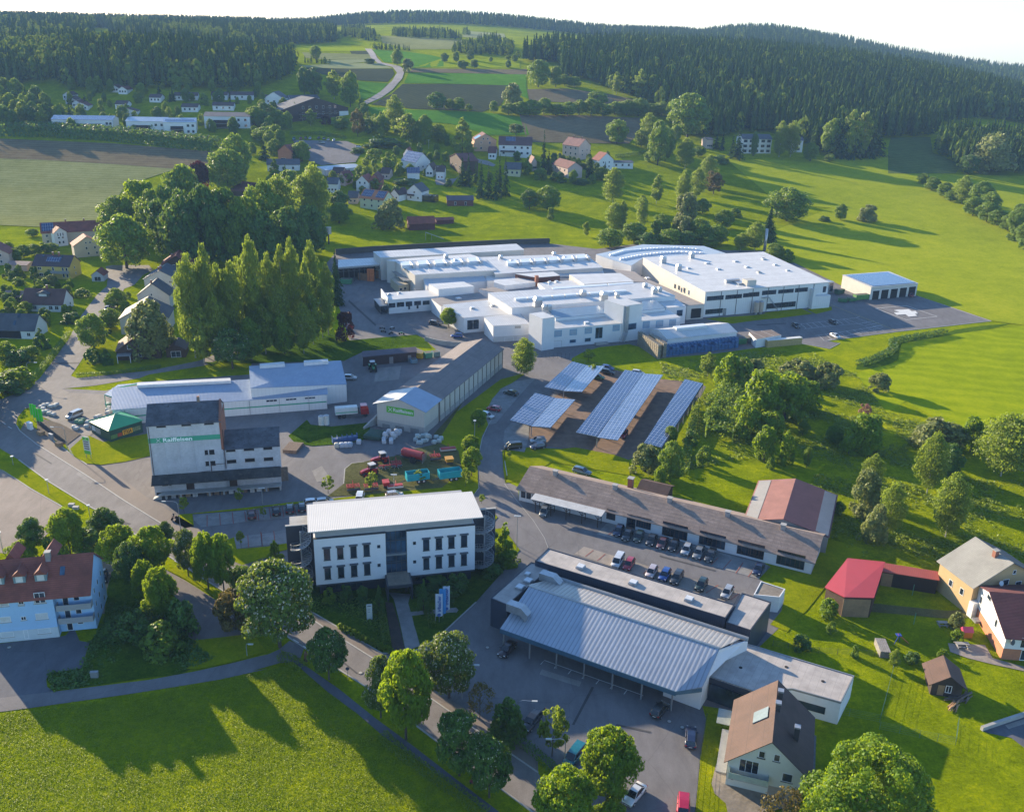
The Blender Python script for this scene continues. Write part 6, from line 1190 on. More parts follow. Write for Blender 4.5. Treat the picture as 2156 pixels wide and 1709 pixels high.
def implement(t,x,y,L,label,kind=0,c=(.40,.03,.03),name='farm_implement'):
    p=G(q(t,x,y)[0]); f=G(q(t,x+50,y-5)[0]); d=f-p; mt=plain('implement paint %.2f'%c[0],c,.5,.15,2); m=MB(); rr=random.Random(int(x*7+y))
    if kind==0:
        for z in (.9,): 
            for yy in (-.7,0,.7): m.box(-L/2,yy-.07,z,L/2,yy+.07,z+.14,mt)
        for k in range(5): xx=-L/2+.1+k*(L-.2)/4; m.box(xx-.05,-.8,.88,xx+.05,.8,1.06,mt)
        for k in range(12): xx=-L/2+rr.random()*L; yy=rr.choice((-.7,0,.7)); m.cyl((xx,yy,.9),(xx+.25,yy,.0),.05,n=5,mat=mt)
        m.cyl((0,0,1),(.0,.9,1.9),.09,n=5,mat=mt).cyl((0,-.9,1),(.0,.9,1.9),.06,n=5,mat=mt); m.cyl((-L/2,-.95,.35),(L/2,-.95,.35),.3,n=10,mat=dk_grey)
    elif kind==1:
        m.box(-L/2,-.6,.2,L/2,.6,.7,plain('implement white',(.5,.5,.5),.5)); m.box(-L/2+.1,-.62,.7,L/2-.1,.4,.95,mt); m.cyl((L*.1,.6,.7),(L*.1,1.6,1.1),.1,mat=mt)
    elif kind==2:
        for sg in (-1,1):
            cx=sg*L*.28; m.cyl((cx,0,.5),(cx,0,1.0),.25,n=8,mat=mt)
            for k in range(9): a=k*2*math.pi/9; m.cyl((cx,0,.75),(cx+1.5*math.cos(a),1.5*math.sin(a),.65),.04,n=4,mat=galv); m.cyl((cx+1.5*math.cos(a),1.5*math.sin(a),.65),(cx+1.6*math.cos(a),1.6*math.sin(a),.1),.03,n=4,mat=plain('yellow tine',(.5,.4,.1),.5))
        m.box(-L/2,-.1,.95,L/2,.1,1.15,mt); m.cyl((0,0,1),(0,2.2,2.4),.09,mat=mt).cyl((-.8,.3,0),(-.8,.5,0),.35,n=10,mat=tyre)
    else:
        m.loft([[(-L/2,-.7,.5),(L/2,-.7,.5),(L/2,.7,.5),(-L/2,.7,.5)],[(-L/2-.2,-1,1.5),(L/2+.2,-1,1.5),(L/2+.2,1,1.5),(-L/2-.2,1,1.5)]],mt); m.box(-L/2,-.6,0,L/2,.6,.5,dk_grey)
    o=m.build(name); o.location=p+Vector((0,0,.1)); o.rotation_euler=(0,0,math.atan2(d.y,d.x)); tag(o,label,'farm implement')
implement('21',812,710,3.0,'red folded cultivator at the left edge of machine lawn'); implement('21',955,705,3.2,'red disc harrow between the cultivator and the white mower'); implement('21',1150,700,3.6,'white and red mower unit below the lamp post',1)
implement('21',1075,690,1.2,'small red roller beside the white and red mower',3); implement('21',1110,545,5.5,'big hay tedder with spread tine arms beside red tractors',2); implement('21',1470,465,2.6,'red mulcher right of the slurry tanker',0); implement('21',1575,400,4,'red and white seed drill at the back of machine lawn',1); implement('21',1585,500,1.6,'yellow fertiliser hopper behind the right turquoise trailer',3,(.5,.25,.02)); implement('21',1160,520,2.4,'red upright frame implement left of slurry tanker',0)
# tanker lorry on its ramp
p=G(q('21',800,120)[0]); f=G(q('21',900,112)[0]); d=f-p; r=empty('tanker_lorry',p,math.atan2(d.y,d.x),'white tank lorry with green stripe and red cab by the ramp','lorry'); 
MB().box(-4.4,-1.2,1.1,1.6,1.2,2.7,plain('white tank',(.58,.60,.58),.4)).prism([(-4.4,-1.0),(1.6,-1.0),(1.6,1.0),(-4.4,1.0)],2.7,3.0,plain('white tank',(.58,.6,.58))).build('tank',r,bevel=.12); MB().box(-4.42,-1.23,1.6,1.5,-1.205,1.85,green).build('green_stripe',r); MB().box(1.0,-.9,.9,2.1,.9,2.9,dk_grey).build('pump_rack',r)
MB().loft([[(2.4,-1.2,.8),(4.6,-1.2,.8),(4.6,1.2,.8),(2.4,1.2,.8)],[(2.4,-1.2,2.2),(4.55,-1.2,2.2),(4.55,1.2,2.2),(2.4,1.2,2.2)],[(2.4,-1.1,3.2),(4.2,-1.1,3.2),(4.2,1.1,3.2),(2.4,1.1,3.2)]],paint((.40,.02,.02))).build('cab',r); MB().box(4.42,-1.0,2.0,4.5,1.0,2.8,car_gl).build('windscreen',r); MB().box(-4.4,-.5,.7,4.4,.5,1.08,dk_grey).build('chassis',r)
for x_ in (-3.3,-2.1,3.6):
    for sg in (-1,1): w=MB().cyl((0,-.18,0),(0,.18,0),.5,n=14,mat=tyre).build('wheel',r); w.location=(x_,sg*1.0,.5)
def motorbike(t,x,y,c,label):
    p=G(q(t,x,y)[0]); r=empty('motorcycle',p,random.uniform(-.4,.9),label,'motorcycle','motorcycles in the works yard')
    MB().loft([[(-.6,-.12,.75),(-.6,.12,.75),(-.6,.1,.9),(-.6,-.1,.9)],[(.1,-.2,.6),(.1,.2,.6),(.1,.15,1.0),(.1,-.15,1.0)],[(.5,-.15,.6),(.5,.15,.6),(.5,.1,1.0),(.5,-.1,1.0)]],paint(c)).build('body',r); MB().cyl((.45,0,1.0),(.8,0,.35),.05,mat=galv).cyl((.45,-.35,1.05),(.45,.35,1.05),.03,mat=blackpl).box(-.2,-.15,.25,.3,.15,.6,dk_grey).build('frame',r)
    for x_ in (-.7,.8): w=MB().cyl((0,-.07,0),(0,.07,0),.32,n=14,mat=tyre).build('wheel',r); w.location=(x_,0,.32)
for i,(x,y,c) in enumerate(((1045,1035,NV),(1055,1060,BK),(1125,1035,SV),(1200,1078,(.08,.2,.05)),(1115,1075,BK))): motorbike('11',x,y,c,['dark blue motorcycle leftmost in the works yard','black motorcycle just below the dark blue one','silver motorcycle right of the two dark ones','green motorcycle nearest the grass bank','small black motorcycle between silver and green ones'][i])
# ================================================================ STREET FURNITURE
def lamp(t,x,y,xt,yt,label,kind='arm',name='street_lamp',gp='street lamps'):
    b=G(q(t,x,y)[0]); top=q(t,xt,yt)[0]; h=max(2.2,height_at(b,q(t,x,yt)[0])); r=empty(name,b,0,label,'street lamp',gp)
    m=MB().cyl((0,0,0),(0,0,h-.6 if kind=='arm' else h),.09,.06,n=8,mat=galv)
    if kind=='arm':
        d=ray(top); t_=b.y/d.y; e=Vector((d.x*t_-b.x,0,0)); e.x=max(-2.5,min(2.5,e.x)) or .5; e.y=-.2
        pts=[Vector((0,0,h-.6)),Vector((e.x*.12,e.y*.1,h-.2)),Vector((e.x*.35,e.y*.3,h)),Vector((e.x,e.y,h))]
        for a,c in zip(pts,pts[1:]): m.cyl(a,c,.05,n=6,mat=galv)
        m.build('pole',r); hd=MB().box(-.1,-.13,-.05,.75,.13,.1,plain('lamp head',(.5,.52,.52),.4)); o=hd.build('lamp_head',r); o.location=(e.x-(.0 if e.x>0 else .6),e.y,h)
    elif kind=='ball': m.build('pole',r); MB().cyl((0,0,h),(0,0,h+.25),.3,.38,n=12,mat=plain('lamp head',(.5,.52,.52),.4)).build('lamp_head',r)
    else: m.build('pole',r); MB().box(-.7,-.15,h,.7,.15,h+.15,plain('lamp head',(.5,.52,.52),.4)).build('lamp_head',r)
for a in [('22',97,1195,110,925,'straight lamp post beside the hedge island near the dark hall','flat'),('21',1790,290,1790,160,'lamp post left of the access road above the machine lawn','ball'),('21',1143,745,1143,592,'lamp post with flat panel head on the machine lawn','flat'),('21',85,832,75,700,'lamp post at the edge of the marked bays near the store wing','flat'),('20',545,400,400,207,'curved arm lamp beside the green pavilion steps','arm'),('20',1455,1030,1290,805,'curved arm lamp beside the small grass corner and rider','arm'),('10',235,1440,305,1300,'curved arm lamp over the hedge on the side street','arm'),('30',1990,452,2005,350,'short lamp on the verge beside the lane','arm'),('20',108,515,103,452,'low lamp at the left end of the roadside verge','ball'),('20',395,745,385,637,'low lamp in the middle of the roadside verge','ball'),('20',725,935,712,842,'low lamp at the right end of the roadside verge','ball'),('32',478,1385,370,1115,'tall lamp beside the teal van','arm'),('32',100,1010,225,805,'lamp leaning over the black estate car','arm'),('31',1688,800,1790,515,'lamp right of the flowering chestnut by the car park','arm'),('21',1932,1055,1935,930,'lamp post on the grass island right of the office','ball'),('20',25,1215,0,1060,'lamp post at the left edge by the gravel lot','ball'),('11',475,190,470,100,'small far lamp','ball')][:-1]: lamp(*a)
for a in [('01',980,1195,978,1100,'far lamp right of the village car park','flat'),('01',1475,1445,1490,1340,'far lamp beside the village street','arm'),('01',1420,1200,1425,1130,'far lamp by the village gardens','flat')]: lamp(*a,gp='village lamps')
for i,(x,y,yt) in enumerate(((597,900,715),(632,915,740))):
    b=G(q('11',x,y)[0]); h=height_at(b,q('11',x,yt)[0]); o=MB().cyl((0,0,0),(0,0,h),.1,.06,n=8,mat=white_f).build('flagpole'); o.location=b; tag(o,['left','right'][i]+' one of two bare white flagpoles beside the birch grove','flagpole','bare flagpoles')
def flag(t,x,y,yt,w,c,label,txt=None,hh=.62,tc=(.05,.12,.35),rot=.25,gp=None):
    b=G(q(t,x,y)[0]); h=height_at(b,q(t,x,yt)[0]); r=empty('flagpole',b,rot,label,'flagpole',gp); MB().cyl((0,0,0),(0,0,h),.06,.04,n=8,mat=galv).build('pole',r)
    mt=plain('flag cloth %.2f %.2f'%(c[0],c[2]),c,.8,.06); m=MB(); n=8; z0=h*(1-hh); z1=h-.1
    m.loft([[(.06+w*k/n,math.sin(k*.9)*.09,z0-.05*k/n),(.06+w*k/n,math.sin(k*.9)*.09,z1-.1*k/n),(.06+w*k/n,math.sin(k*.9)*.09+.03,z1-.1*k/n),(.06+w*k/n,math.sin(k*.9)*.09+.03,z0-.05*k/n)] for k in range(n+1)],mt); f=m.build('flag',r)
    if txt:
        o=text_mesh(txt,1,plain('flag lettering %.2f'%tc[2],tc,.7),.01); w_=max(v.co.x for v in o.data.vertices); k=(z1-z0)*.7/w_
        for v in o.data.vertices: v.co.x*=k; v.co.y*=w*.5/.72
        o.parent=f; o.rotation_euler=(math.pi/2,-math.pi/2,0); o.location=(w*.78,-.14,z0+(z1-z0)*.22); m=MB().cyl((w*.5,-.14,z0+.35),(w*.5,-.16,z0+.35),w*.28,n=12,mat=plain('flag lettering %.2f'%tc[2],tc,.7)); m.build('emblem',f)
flag('31',1475,195,-50,1.25,(.55,.60,.68),'leftmost tall flag with blue lettering beside the office path','irlbacher',.75,gp='banner flags by the office path'); flag('31',1505,182,-90,1.2,(.05,.25,.55),'plain blue tall flag between the two lettered ones',None,.75,rot=.3,gp='banner flags by the office path'); flag('31',1535,150,-110,1.25,(.50,.56,.66),'rightmost tall flag with blue lettering beside the office path','irlbacher',.75,rot=.35,gp='banner flags by the office path')
for i,(x,y,yt) in enumerate(((252,135,18),(275,160,25),(300,185,55),(322,190,60))): flag('20',x,y,yt,.9,(.06,.55,.03),['leftmost','second','third','rightmost'][i]+' lime green flag at the garden centre corner',None,.8,gp='lime flags by the garden centre')
# totem price sign
b=G(q('20',738,465)[0]); b2=G(q('20',700,455)[0]); r=empty('totem_sign',G(q('20',715,462)[0]),-.35,'green and white price totem on the grass bank beside the green pavilion','sign')
hT=5.8; MB().cyl((-.7,.1,0),(-.7,.1,2),.08,mat=galv).cyl((.7,.1,0),(.7,.1,2),.08,mat=galv).build('post',r); MB().box(-.95,-.08,1.3,.95,.12,hT,plain('white sign face',(.55,.57,.55),.4)).build('sign_panel',r)
pn=MB().box(-.95,-.1,4.9,.95,-.081,hT,lime).box(-.95,-.1,1.3,.95,-.081,2.2,lime); cross_logo(pn,0,5.35,-.11,.6,whitem); pn.build('emblem',r)
for k in range(4): MB().box(-.75,-.1,4.4-k*.6,.75,-.085,4.68-k*.6,plain('brown price field',(.10,.07,.05),.6)).build('price_board',r)
# garden sign
r=B('name_board',G(q('31',922,165)[0]),G(q('31',968,160)[0]),'white upright name board in the office garden','sign'); MB().box(0,0,.1,r.W,.15,3.3,plain('pale board',(.55,.60,.60),.5)).build('board',r.root); 
o=MB().box(.15,-.02,2.9,r.W-.15,-.004,3.05,NVm if False else plain('dark lettering',(.05,.08,.12),.6)).box(.3,-.02,2.2,r.W-.4,-.004,2.27,MATS['dark lettering']).box(.3,-.02,1.7,r.W-.4,-.004,1.77,MATS['dark lettering']).build('lettering',r.root)
# white rooftop greenhouse bench, plinth, planter boxes on the flower bed
def boxthing(name,t,x,y,w,d,h,mat,label,cat,rz=0,bevel=.03,extra=None,gp=None):
    m=MB().box(-w/2,-d/2,0,w/2,d/2,h*.86,mat).box(-w/2-.03,-d/2-.03,h*.86,w/2+.03,d/2+.03,h,extra or mat); o=m.build(name); p=G(q(t,x,y)[0]); o.location=p+Vector((0,0,.1)); o.rotation_euler=(0,0,rz); tag(o,label,cat,gp); return o
ww=MATS['yellow brown boards']
boxthing('cabinet','20',245,225,1.6,.8,1.9,white_f,'white upright cabinet sign at the street corner','cabinet',-.6)
boxthing('planter','20',332,270,1.7,1.3,.9,ww,'wooden planter box left on the street side bed','planter',-.6,extra=soilm); boxthing('planter','20',478,360,1.7,1.3,.9,ww,'wooden planter box right on the street side bed','planter',-.6,extra=soilm); boxthing('display_board','20',415,310,1.5,.5,1.6,mid_grey,'grey tilted display board between the two planters','board',-.6)
boxthing('stone_block','20',578,845,1.2,.8,.6,concm,'left grey stone block at the verge end','stone'); boxthing('stone_block','20',612,868,1.2,.8,.6,concm,'right grey stone block at the verge end','stone')
boxthing('cabinet','30',765,625,1.2,.5,1.1,mid_grey,'small pale grey service cabinet beside the lane','cabinet',.1)
boxthing('cabinet','33',1470,205,.1,.1,.1,mid_grey,'x','x') and None
bpy.data.objects.remove(bpy.data.objects[[o.name for o in bpy.data.objects if o.get('label')=='x'][0]])
for i,(t,x,y,h) in enumerate((('21',556,190,2.6),('21',598,185,2.6))): o=MB().cyl((0,0,0),(0,0,h),.75,n=14,mat=plain('white tank',(.58,.6,.58))).cyl((0,0,h),(0,0,h+.2),.75,.3,n=14,mat=galv).build('white_tank'); o.location=G(q(t,x,y)[0]); tag(o,['left','right'][i]+' of two tall white round tanks on the ramp','tank','white tanks on the ramp')
def bag(t,x,y,c,label,gp,s=1.0,h=1.2,name='bulk_bag',dz=0):
    m=MB(); m.loft([[(-s/2*f,-s/2*f,z),(s/2*f,-s/2*f,z),(s/2*f,s/2*f,z),(-s/2*f,s/2*f,z)] for f,z in ((.85,0),(1.05,h*.25),(1.05,h*.75),(.8,h*.95),(.45,h))],plain('bag %.2f %.2f'%(c[0],c[1]),c,.8,.12,2)); o=m.build(name,smooth=False,bevel=.08); p=G(q(t,x,y)[0]); o.location=p+Vector((0,0,.02+dz)); o.rotation_euler=(0,0,random.uniform(-.3,.3)); tag(o,label,'bulk bag',gp); return o
wb=bag('21',1060,340,(.50,.52,.55),'white bulk bag in the pile left of the shed doors','white bulk bags by the beige hall')
def rep(src,t,pts,dz=0,sc=None):
    for x,y in pts:
        c=src.copy(); COL.objects.link(c); c.location=G(q(t,x,y)[0])+Vector((0,0,.02+dz)); c.rotation_euler=(0,0,random.uniform(-.4,.4))
        if sc: c.scale=sc
rep(wb,'21',[(1060,318),(1080,300),(1100,282),(1118,340),(1118,325),(1138,305),(1155,290),(1175,272),(1060,285),(1085,270),(1190,258)]); rep(wb,'21',[(1070,312),(1100,290),(1130,312),(1160,288)],1.15)
gb=bag('21',1315,320,(.42,.47,.45),'pale wrapped pallet load in the cluster right of shed doors','wrapped loads by the beige hall',1.1,1.0)
rep(gb,'21',[(1340,300),(1355,345),(1370,290),(1400,325),(1425,300),(1400,285),(1465,340),(1505,330),(1480,300),(1520,310),(1340,345),(1375,330)]); rep(gb,'21',[(1330,318),(1412,318)],1.0)
dgm=bag('21',990,290,(.03,.07,.05),'dark green covered heap beside the stair wall','x2',4.5,1.6,'covered_heap'); tag(dgm,None,'heap'); del dgm['group']
for i,(x,c) in enumerate(((680,(.5,.48,.42)),(720,(.42,.46,.52)),(755,(.42,.46,.52)),(787,(.42,.46,.52)),(858,(.5,.52,.5)))): bag('21',x,372-(i>3)*20-i*2,c,['cream','first grey','second grey','third grey','pale green-white'][i]+' liquid tank in front of the blue rack','liquid tanks by the rack',1.15,1.3,'liquid_tank')
a=G(q('21',650,345)[0]); b_=G(q('21',850,318)[0]); m=MB(); L_=(b_-a).length; m.box(0,0,0,L_,1.2,1.3,plain('blue rack',(.03,.08,.22),.5,.2)); 
for k in range(6): m.box(L_*k/5-.04,-.05,0,L_*k/5+.04,1.25,1.9,plain('blue rack',(.03,.08,.22)))
o=m.build('storage_rack'); o.location=a; o.rotation_euler=(0,0,math.atan2((b_-a).y,(b_-a).x)); tag(o,'long low blue storage rack behind the liquid tanks','rack')
gbg=bag('20',355,40,(.45,.45,.43),'white bagged goods on a pallet near the forecourt edge','bagged goods on the forecourt',1.2,.8,'bagged_goods')
rep(gbg,'20',[(385,35),(330,55),(410,50),(440,45),(345,95),(375,90),(400,105),(430,115),(455,35),(350,70),(780,135),(800,128),(600,215),(620,228),(870,30),(878,60),(870,75),(885,90),(870,100),(710,175),(698,210)])
ggg=bag('20',625,175,(.10,.22,.14),'green wrapped goods on pallet beside the green pavilion','green wrapped goods',1.2,1.0,'wrapped_goods'); rep(ggg,'20',[(655,180),(640,165),(665,165),(875,45)])
# bench, logs, small garden things
r=empty('park_bench',G(q('31',1790,1495)[0]),-.75,'red wooden bench between two trees beside the footpath','bench'); rw=plain('red bench wood',(.32,.03,.03),.6)
m=MB(); [m.box(-.9,-.25+k*.17,.42,.9,-.12+k*.17,.47,rw) for k in range(3)]; m.build('seat',r); m=MB(); [m.box(-.9,.27,.55+k*.17,.9,.31,.67+k*.17,rw) for k in range(3)]; m.build('backrest',r)
for x_ in (-.7,.7): MB().box(x_-.05,-.25,0,x_+.05,.3,.42,dk_grey).build('leg',r)
def logpile(t,x,y,n,L,rz,c,label,h=.2,name='log_pile'):
    m=MB(); mt=plain('log wood %.2f'%c[0],c,.85,.3,2); rr=random.Random(5)
    for k in range(n): a=rz+rr.uniform(-.25,.25); ox,oy=rr.uniform(-.6,.6),rr.uniform(-.6,.6); z=.1+.14*(k//4); d=Vector((math.cos(a),math.sin(a)))*L/2; m.cyl((ox-d.x,oy-d.y,z),(ox+d.x,oy+d.y,z+.05),.09,n=6,mat=mt)
    o=m.build(name); o.location=G(q(t,x,y)[0]); tag(o,label,'logs')
logpile('33',1580,860,18,2.2,.9,(.42,.26,.14),'orange-brown split logs spread on the lawn below the hut'); logpile('33',1670,790,18,2.6,.75,(.22,.16,.12),'grey-brown log heap at the corner of the log hut'); logpile('33',1600,800,8,3,.1,(.2,.15,.11),'loose poles lying along the hut front')
m=MB(); 
for k in range(5):
    for z in range(4): m.box(-.9+k*.36,-2.0,z*.32,-.58+k*.36,2.0,z*.32+.27,plain('weathered plank',(.27,.25,.23),.9,.25,2))
o=m.build('plank_stack'); o.location=G(q('33',1010,410)[0]); o.rotation_euler=(0,0,-.1); tag(o,'grey stack of weathered planks standing on the garden lawn','plank stack')
def mini(name,t,x,y,w,d,h,c1,c2,label,cat): 
    m=MB().box(-w/2,-d/2,0,w/2,d/2,h*.6,plain('m%.2f%.2f'%c1[:2],c1,.5)).loft([[(-w/2-.1,-d/2-.1,h*.6),(-w/2-.1,d/2+.1,h*.6),(-w/2-.1,0,h)],[(w/2+.1,-d/2-.1,h*.6),(w/2+.1,d/2+.1,h*.6),(w/2+.1,0,h)]],plain('m%.2f%.2f'%c2[:2],c2,.5)); o=m.build(name); o.location=G(q(t,x,y)[0]); tag(o,label,cat)
mini('play_house','33',1685,290,1.7,1.3,2.0,(.55,.17,.02),(.48,.05,.12),'orange toy house with pink roof on the lawn','play house')
m=MB().cyl((-.9,0,0),(-.3,0,2),.06,mat=plain('blue play frame',(.03,.07,.35),.5)).cyl((.3,.8,0),(-.2,.3,2),.06,mat=MATS['blue play frame']).loft([[(-.5,-.3,2.0),(-.5,.3,2.0),(-.5,.3,2.06),(-.5,-.3,2.06)],[(1.6,-.3,.2),(1.6,.3,.2),(1.6,.3,.26),(1.6,-.3,.26)]],plain('red slide',(.4,.05,.04),.4)).box(-.9,-.4,1.9,0,.4,1.98,MATS['blue play frame']); o=m.build('slide'); o.location=G(q('33',1150,355)[0]); tag(o,'blue climbing frame with red slide beside the plank stack','slide')
r=empty('car_trailer',G(q('33',1790,190)[0]),.1,'pale small car trailer parked left of the white and red house','trailer'); MB().box(-1.2,-.7,.5,1.2,.7,.9,mid_grey).build('body',r); MB().cyl((.2,-.8,.3),(.2,-.65,.3),.3,n=12,mat=tyre).cyl((.2,.65,.3),(.2,.8,.3),.3,n=12,mat=tyre).build('wheel',r)
m=MB().box(-.9,-.4,.7,.9,.4,.76,plain('grey table wood',(.3,.28,.26),.8)).box(-.9,-.75,.4,.9,-.55,.45,MATS['grey table wood']).box(-.9,.55,.4,.9,.75,.45,MATS['grey table wood']).box(-.7,-.7,0,-.6,.7,.4,MATS['grey table wood']).box(.6,-.7,0,.7,.7,.4,MATS['grey table wood']).box(-.7,-.3,.4,-.6,.3,.7,MATS['grey table wood']).box(.6,-.3,.4,.7,.3,.7,MATS['grey table wood']); o=m.build('picnic_table'); o.location=G(q('33',1495,205)[0]); tag(o,'small grey picnic table on the lawn','table'); 
o2=o.copy(); COL.objects.link(o2); o2.location=G(q('33',1650,380)[0])+Vector((0,0,.1)); o2['label']='larger grey garden table on the slab terrace'; o2.scale=(1.3,1.1,1)
o=MB().cyl((0,0,0),(0,0,2.4),.06,mat=plain('green post',(.1,.3,.2),.5)).build('washing_post'); o.location=G(q('33',1265,195)[0]); tag(o,'green washing line post on the lawn below open shed','post'); o2=o.copy(); COL.objects.link(o2); o2.location=G(q('23',1253,1560)[0]); o2['label']='green washing line post in the barn yard'
# tank tower, far solar sail
r=empty('vent_tower',G(q('11',590,350)[0]),0,'twin grey round vents on a short mast in the meadow','vent tower')
for k in (-1,1): MB().cyl((k*1.6,0,5),(k*1.6,0,8.2),1.5,n=14,mat=galv).build('vent_drum',r)
for k in (-1,1): MB().cyl((k*1.6,0,0),(k*1.6,0,5),.35,n=8,mat=dk_grey).build('mast',r)
m=MB().cyl((0,0,0),(0,0,4),.12,mat=galv).cyl((0,0,4),(9,-1,1.2),.15,mat=galv).cyl((3,0,0),(3,0,3),.1,mat=galv); o=m.build('sloping_rail'); o.location=G(q('11',1395,320)[0]); tag(o,'thin grey sloping rail on posts in the meadow behind the works','rail')
# fences
def fence(t,pts,h,label,mat=None,step=2.5,name='fence',tt=None):
    W=[G(p) for p in (q(t,*pts) if isinstance(t,str) else t)]; mat=mat or plain('green fence wire',(.10,.20,.13),.6); m=MB()
    for a,c in zip(W,W[1:]):
        n=max(1,int((c-a).length/step)); 
        for k in range(n): p=a.lerp(c,k/n); m.cyl(p,p+Vector((0,0,h)),.035,n=5,mat=mat)
        for z in (.15,h*.35,h*.6,h*.8,h-.05): m.cyl(a+Vector((0,0,z)),c+Vector((0,0,z)),.012,n=4,mat=mat,cap=False)
    m.cyl(W[-1],W[-1]+Vector((0,0,h)),.035,n=5,mat=mat); o=m.build(name); tag(o,label,'fence')
fence('33',(585,915,745,935,990,985),1.5,'green wire fence right of the brown roofed house'); fence('33',(1115,500,1060,720,990,985),1.5,'green wire fence running up between the two lawns'); fence('33',(990,1040,1310,1110,1600,1168),1.5,'green wire fence along the lower edge of the hut lawn'); fence('33',(1600,1168,1620,1000),1.5,'short green fence end beside the gravel corner')
fence('32',(1625,955,1612,1050,1580,1250,1555,1480,1532,1709),1.1,'thin wire fence between car park and grass strip',dk_grey); fence('33',(130,370,500,430,950,450,1110,480),1.2,'wire fence behind the low white wing',dk_grey); fence('12',(300,1265,520,1275),2.0,'dark works gate fence between the tree and carports',dk_grey,1.2); fence('12',(560,1300,1000,1400,1280,1395,1560,1440),1.6,'wire fence between crate store bank and carports',mid_grey,3.5); fence('11',(1300,1050,1400,1110,1560,1160,1730,1175),1.1,'railing on the curved retaining wall',galv,1.5)
# ================================================================ PEOPLE
def person(p,rz,top,legs,label,pose='stand',skin_=(.45,.27,.19),hair=(.04,.025,.02),name='person'):
    J=dict(pel=(0,0,.95),ch=(0,0,1.35),nk=(0,0,1.5),hd=(0,.02,1.66),lh=(.1,0,.9),lk=(.11,.04,.5),lf=(.12,0,.06),lt=(.12,.16,.04),rh=(-.1,0,.9),rk=(-.12,.02,.5),rf=(-.13,-.02,.06),rt=(-.13,.14,.04),ls=(.19,0,1.42),le=(.26,-.02,1.15),lw=(.27,.12,.92),rs=(-.19,0,1.42),re=(-.27,.0,1.15),rw=(-.24,.16,.95))
    if pose=='ride': J.update(lk=(.22,.38,.85),lf=(.2,.15,.4),lt=(.2,.3,.36),rk=(-.22,.38,.85),rf=(-.2,.15,.4),rt=(-.2,.3,.36),lw=(.25,.5,1.1),rw=(-.25,.5,1.1),le=(.28,.22,1.2),re=(-.28,.22,1.2))
    if pose=='reach': J.update(lw=(.2,.55,1.25),le=(.24,.28,1.25),rw=(-.2,.5,1.3),re=(-.25,.26,1.28))
    rad=dict(pel=.15,ch=.17,nk=.065,hd=.11,lh=.1,lk=.065,lf=.045,lt=.035,rh=.1,rk=.065,rf=.045,rt=.035,ls=.08,le=.05,lw=.035,rs=.08,re=.05,rw=.035)
    E_=[('pel','ch'),('ch','nk'),('nk','hd'),('pel','lh'),('lh','lk'),('lk','lf'),('lf','lt'),('pel','rh'),('rh','rk'),('rk','rf'),('rf','rt'),('ch','ls'),('ls','le'),('le','lw'),('ch','rs'),('rs','re'),('re','rw')]
    ks=list(J); me=bpy.data.meshes.new('body'); me.from_pydata([J[k] for k in ks],[(ks.index(a),ks.index(b)) for a,b in E_],[]); o=bpy.data.objects.new(name,me); COL.objects.link(o)
    o.modifiers.new('skin','SKIN'); 
    if not me.skin_vertices: 
        bm=bmesh.new(); bm.from_mesh(me); bm.verts.layers.skin.verify(); bm.to_mesh(me); bm.free()
    for i,k in enumerate(ks): me.skin_vertices[0].data[i].radius=(rad[k],rad[k]*.8); me.skin_vertices[0].data[i].use_root=(k=='pel')
    s_=o.modifiers.new('sub','SUBSURF'); s_.levels=1; s_.render_levels=1
    mt,n_,b_=_new('clothes '+label[:12]); c=coords(n_); sp=n_.nodes.new('ShaderNodeSeparateXYZ'); n_.links.new(c,sp.inputs[0])
    r_=ramp(n_,mth(n_,'DIVIDE',sp.outputs[2],2.0),[(0,(.02,.02,.02)),(.05,legs),(.48,top),(.755,skin_),(.845,hair)]); n_.nodes[r_.node.name].color_ramp.interpolation='CONSTANT'; n_.links.new(r_,b_.inputs['Base Color']); b_.inputs['Roughness'].default_value=.8
    me.materials.append(mt); o.location=p; o.rotation_euler=(0,0,rz); tag(o,label,'person'); return o
pr_=G(q('20',1403,955)[0]); person(pr_+Vector((0,0,.12)),2.6,(.03,.03,.04),(.03,.03,.04),'person in dark clothes with red bicycle waiting at the kerb','ride'); 
r=empty('bicycle',pr_+Vector((0,0,.1)),2.6+math.pi/2,'red bicycle under the dark clothed person at the kerb','bicycle'); MB().cyl((-.5,0,.35),(0,0,.8),.03,n=6,mat=rp_).cyl((0,0,.8),(.45,0,.8),.03,n=6,mat=rp_).cyl((.5,0,.35),(.42,0,1.0),.03,n=6,mat=rp_).cyl((-.15,0,.3),(.42,0,.75),.03,n=6,mat=rp_).build('frame',r)
for x_ in (-.52,.52): w=MB().cyl((0,-.02,0),(0,.02,0),.34,n=18,mat=tyre).build('wheel',r); w.location=(x_,0,.34)
person(G(q('32',328,935)[0]),2.2,(.03,.03,.035),(.02,.02,.03),'person in dark clothes at the open boot of black estate','reach'); person(G(q('33',2105,480)[0])+Vector((0,0,.1)),3.4,(.45,.25,.2),(.3,.1,.1),'person in pink top on the terrace of the white house'); person(G(q('21',1240,1545)[0]),3.0,(.02,.02,.025),(.02,.02,.025),'person in black at the office entrance')
o=MB().cyl((0,0,0),(0,0,.5),.4,.3,n=9,mat=dark_wood).cyl((0,0,.5),(.05,0,1.5),.28,.33,n=9,mat=plain('carved brown wood',(.16,.08,.05),.8,.3,3)).cyl((.05,0,1.5),(0,.05,1.9),.2,.15,n=9,mat=MATS['carved brown wood']).cyl((.2,0,1.4),(.45,.1,.9),.09,n=7,mat=MATS['carved brown wood']).build('wooden_sculpture'); o.location=G(q('31',432,490)[0]); tag(o,'brown carved wooden figure at the lane corner','sculpture')
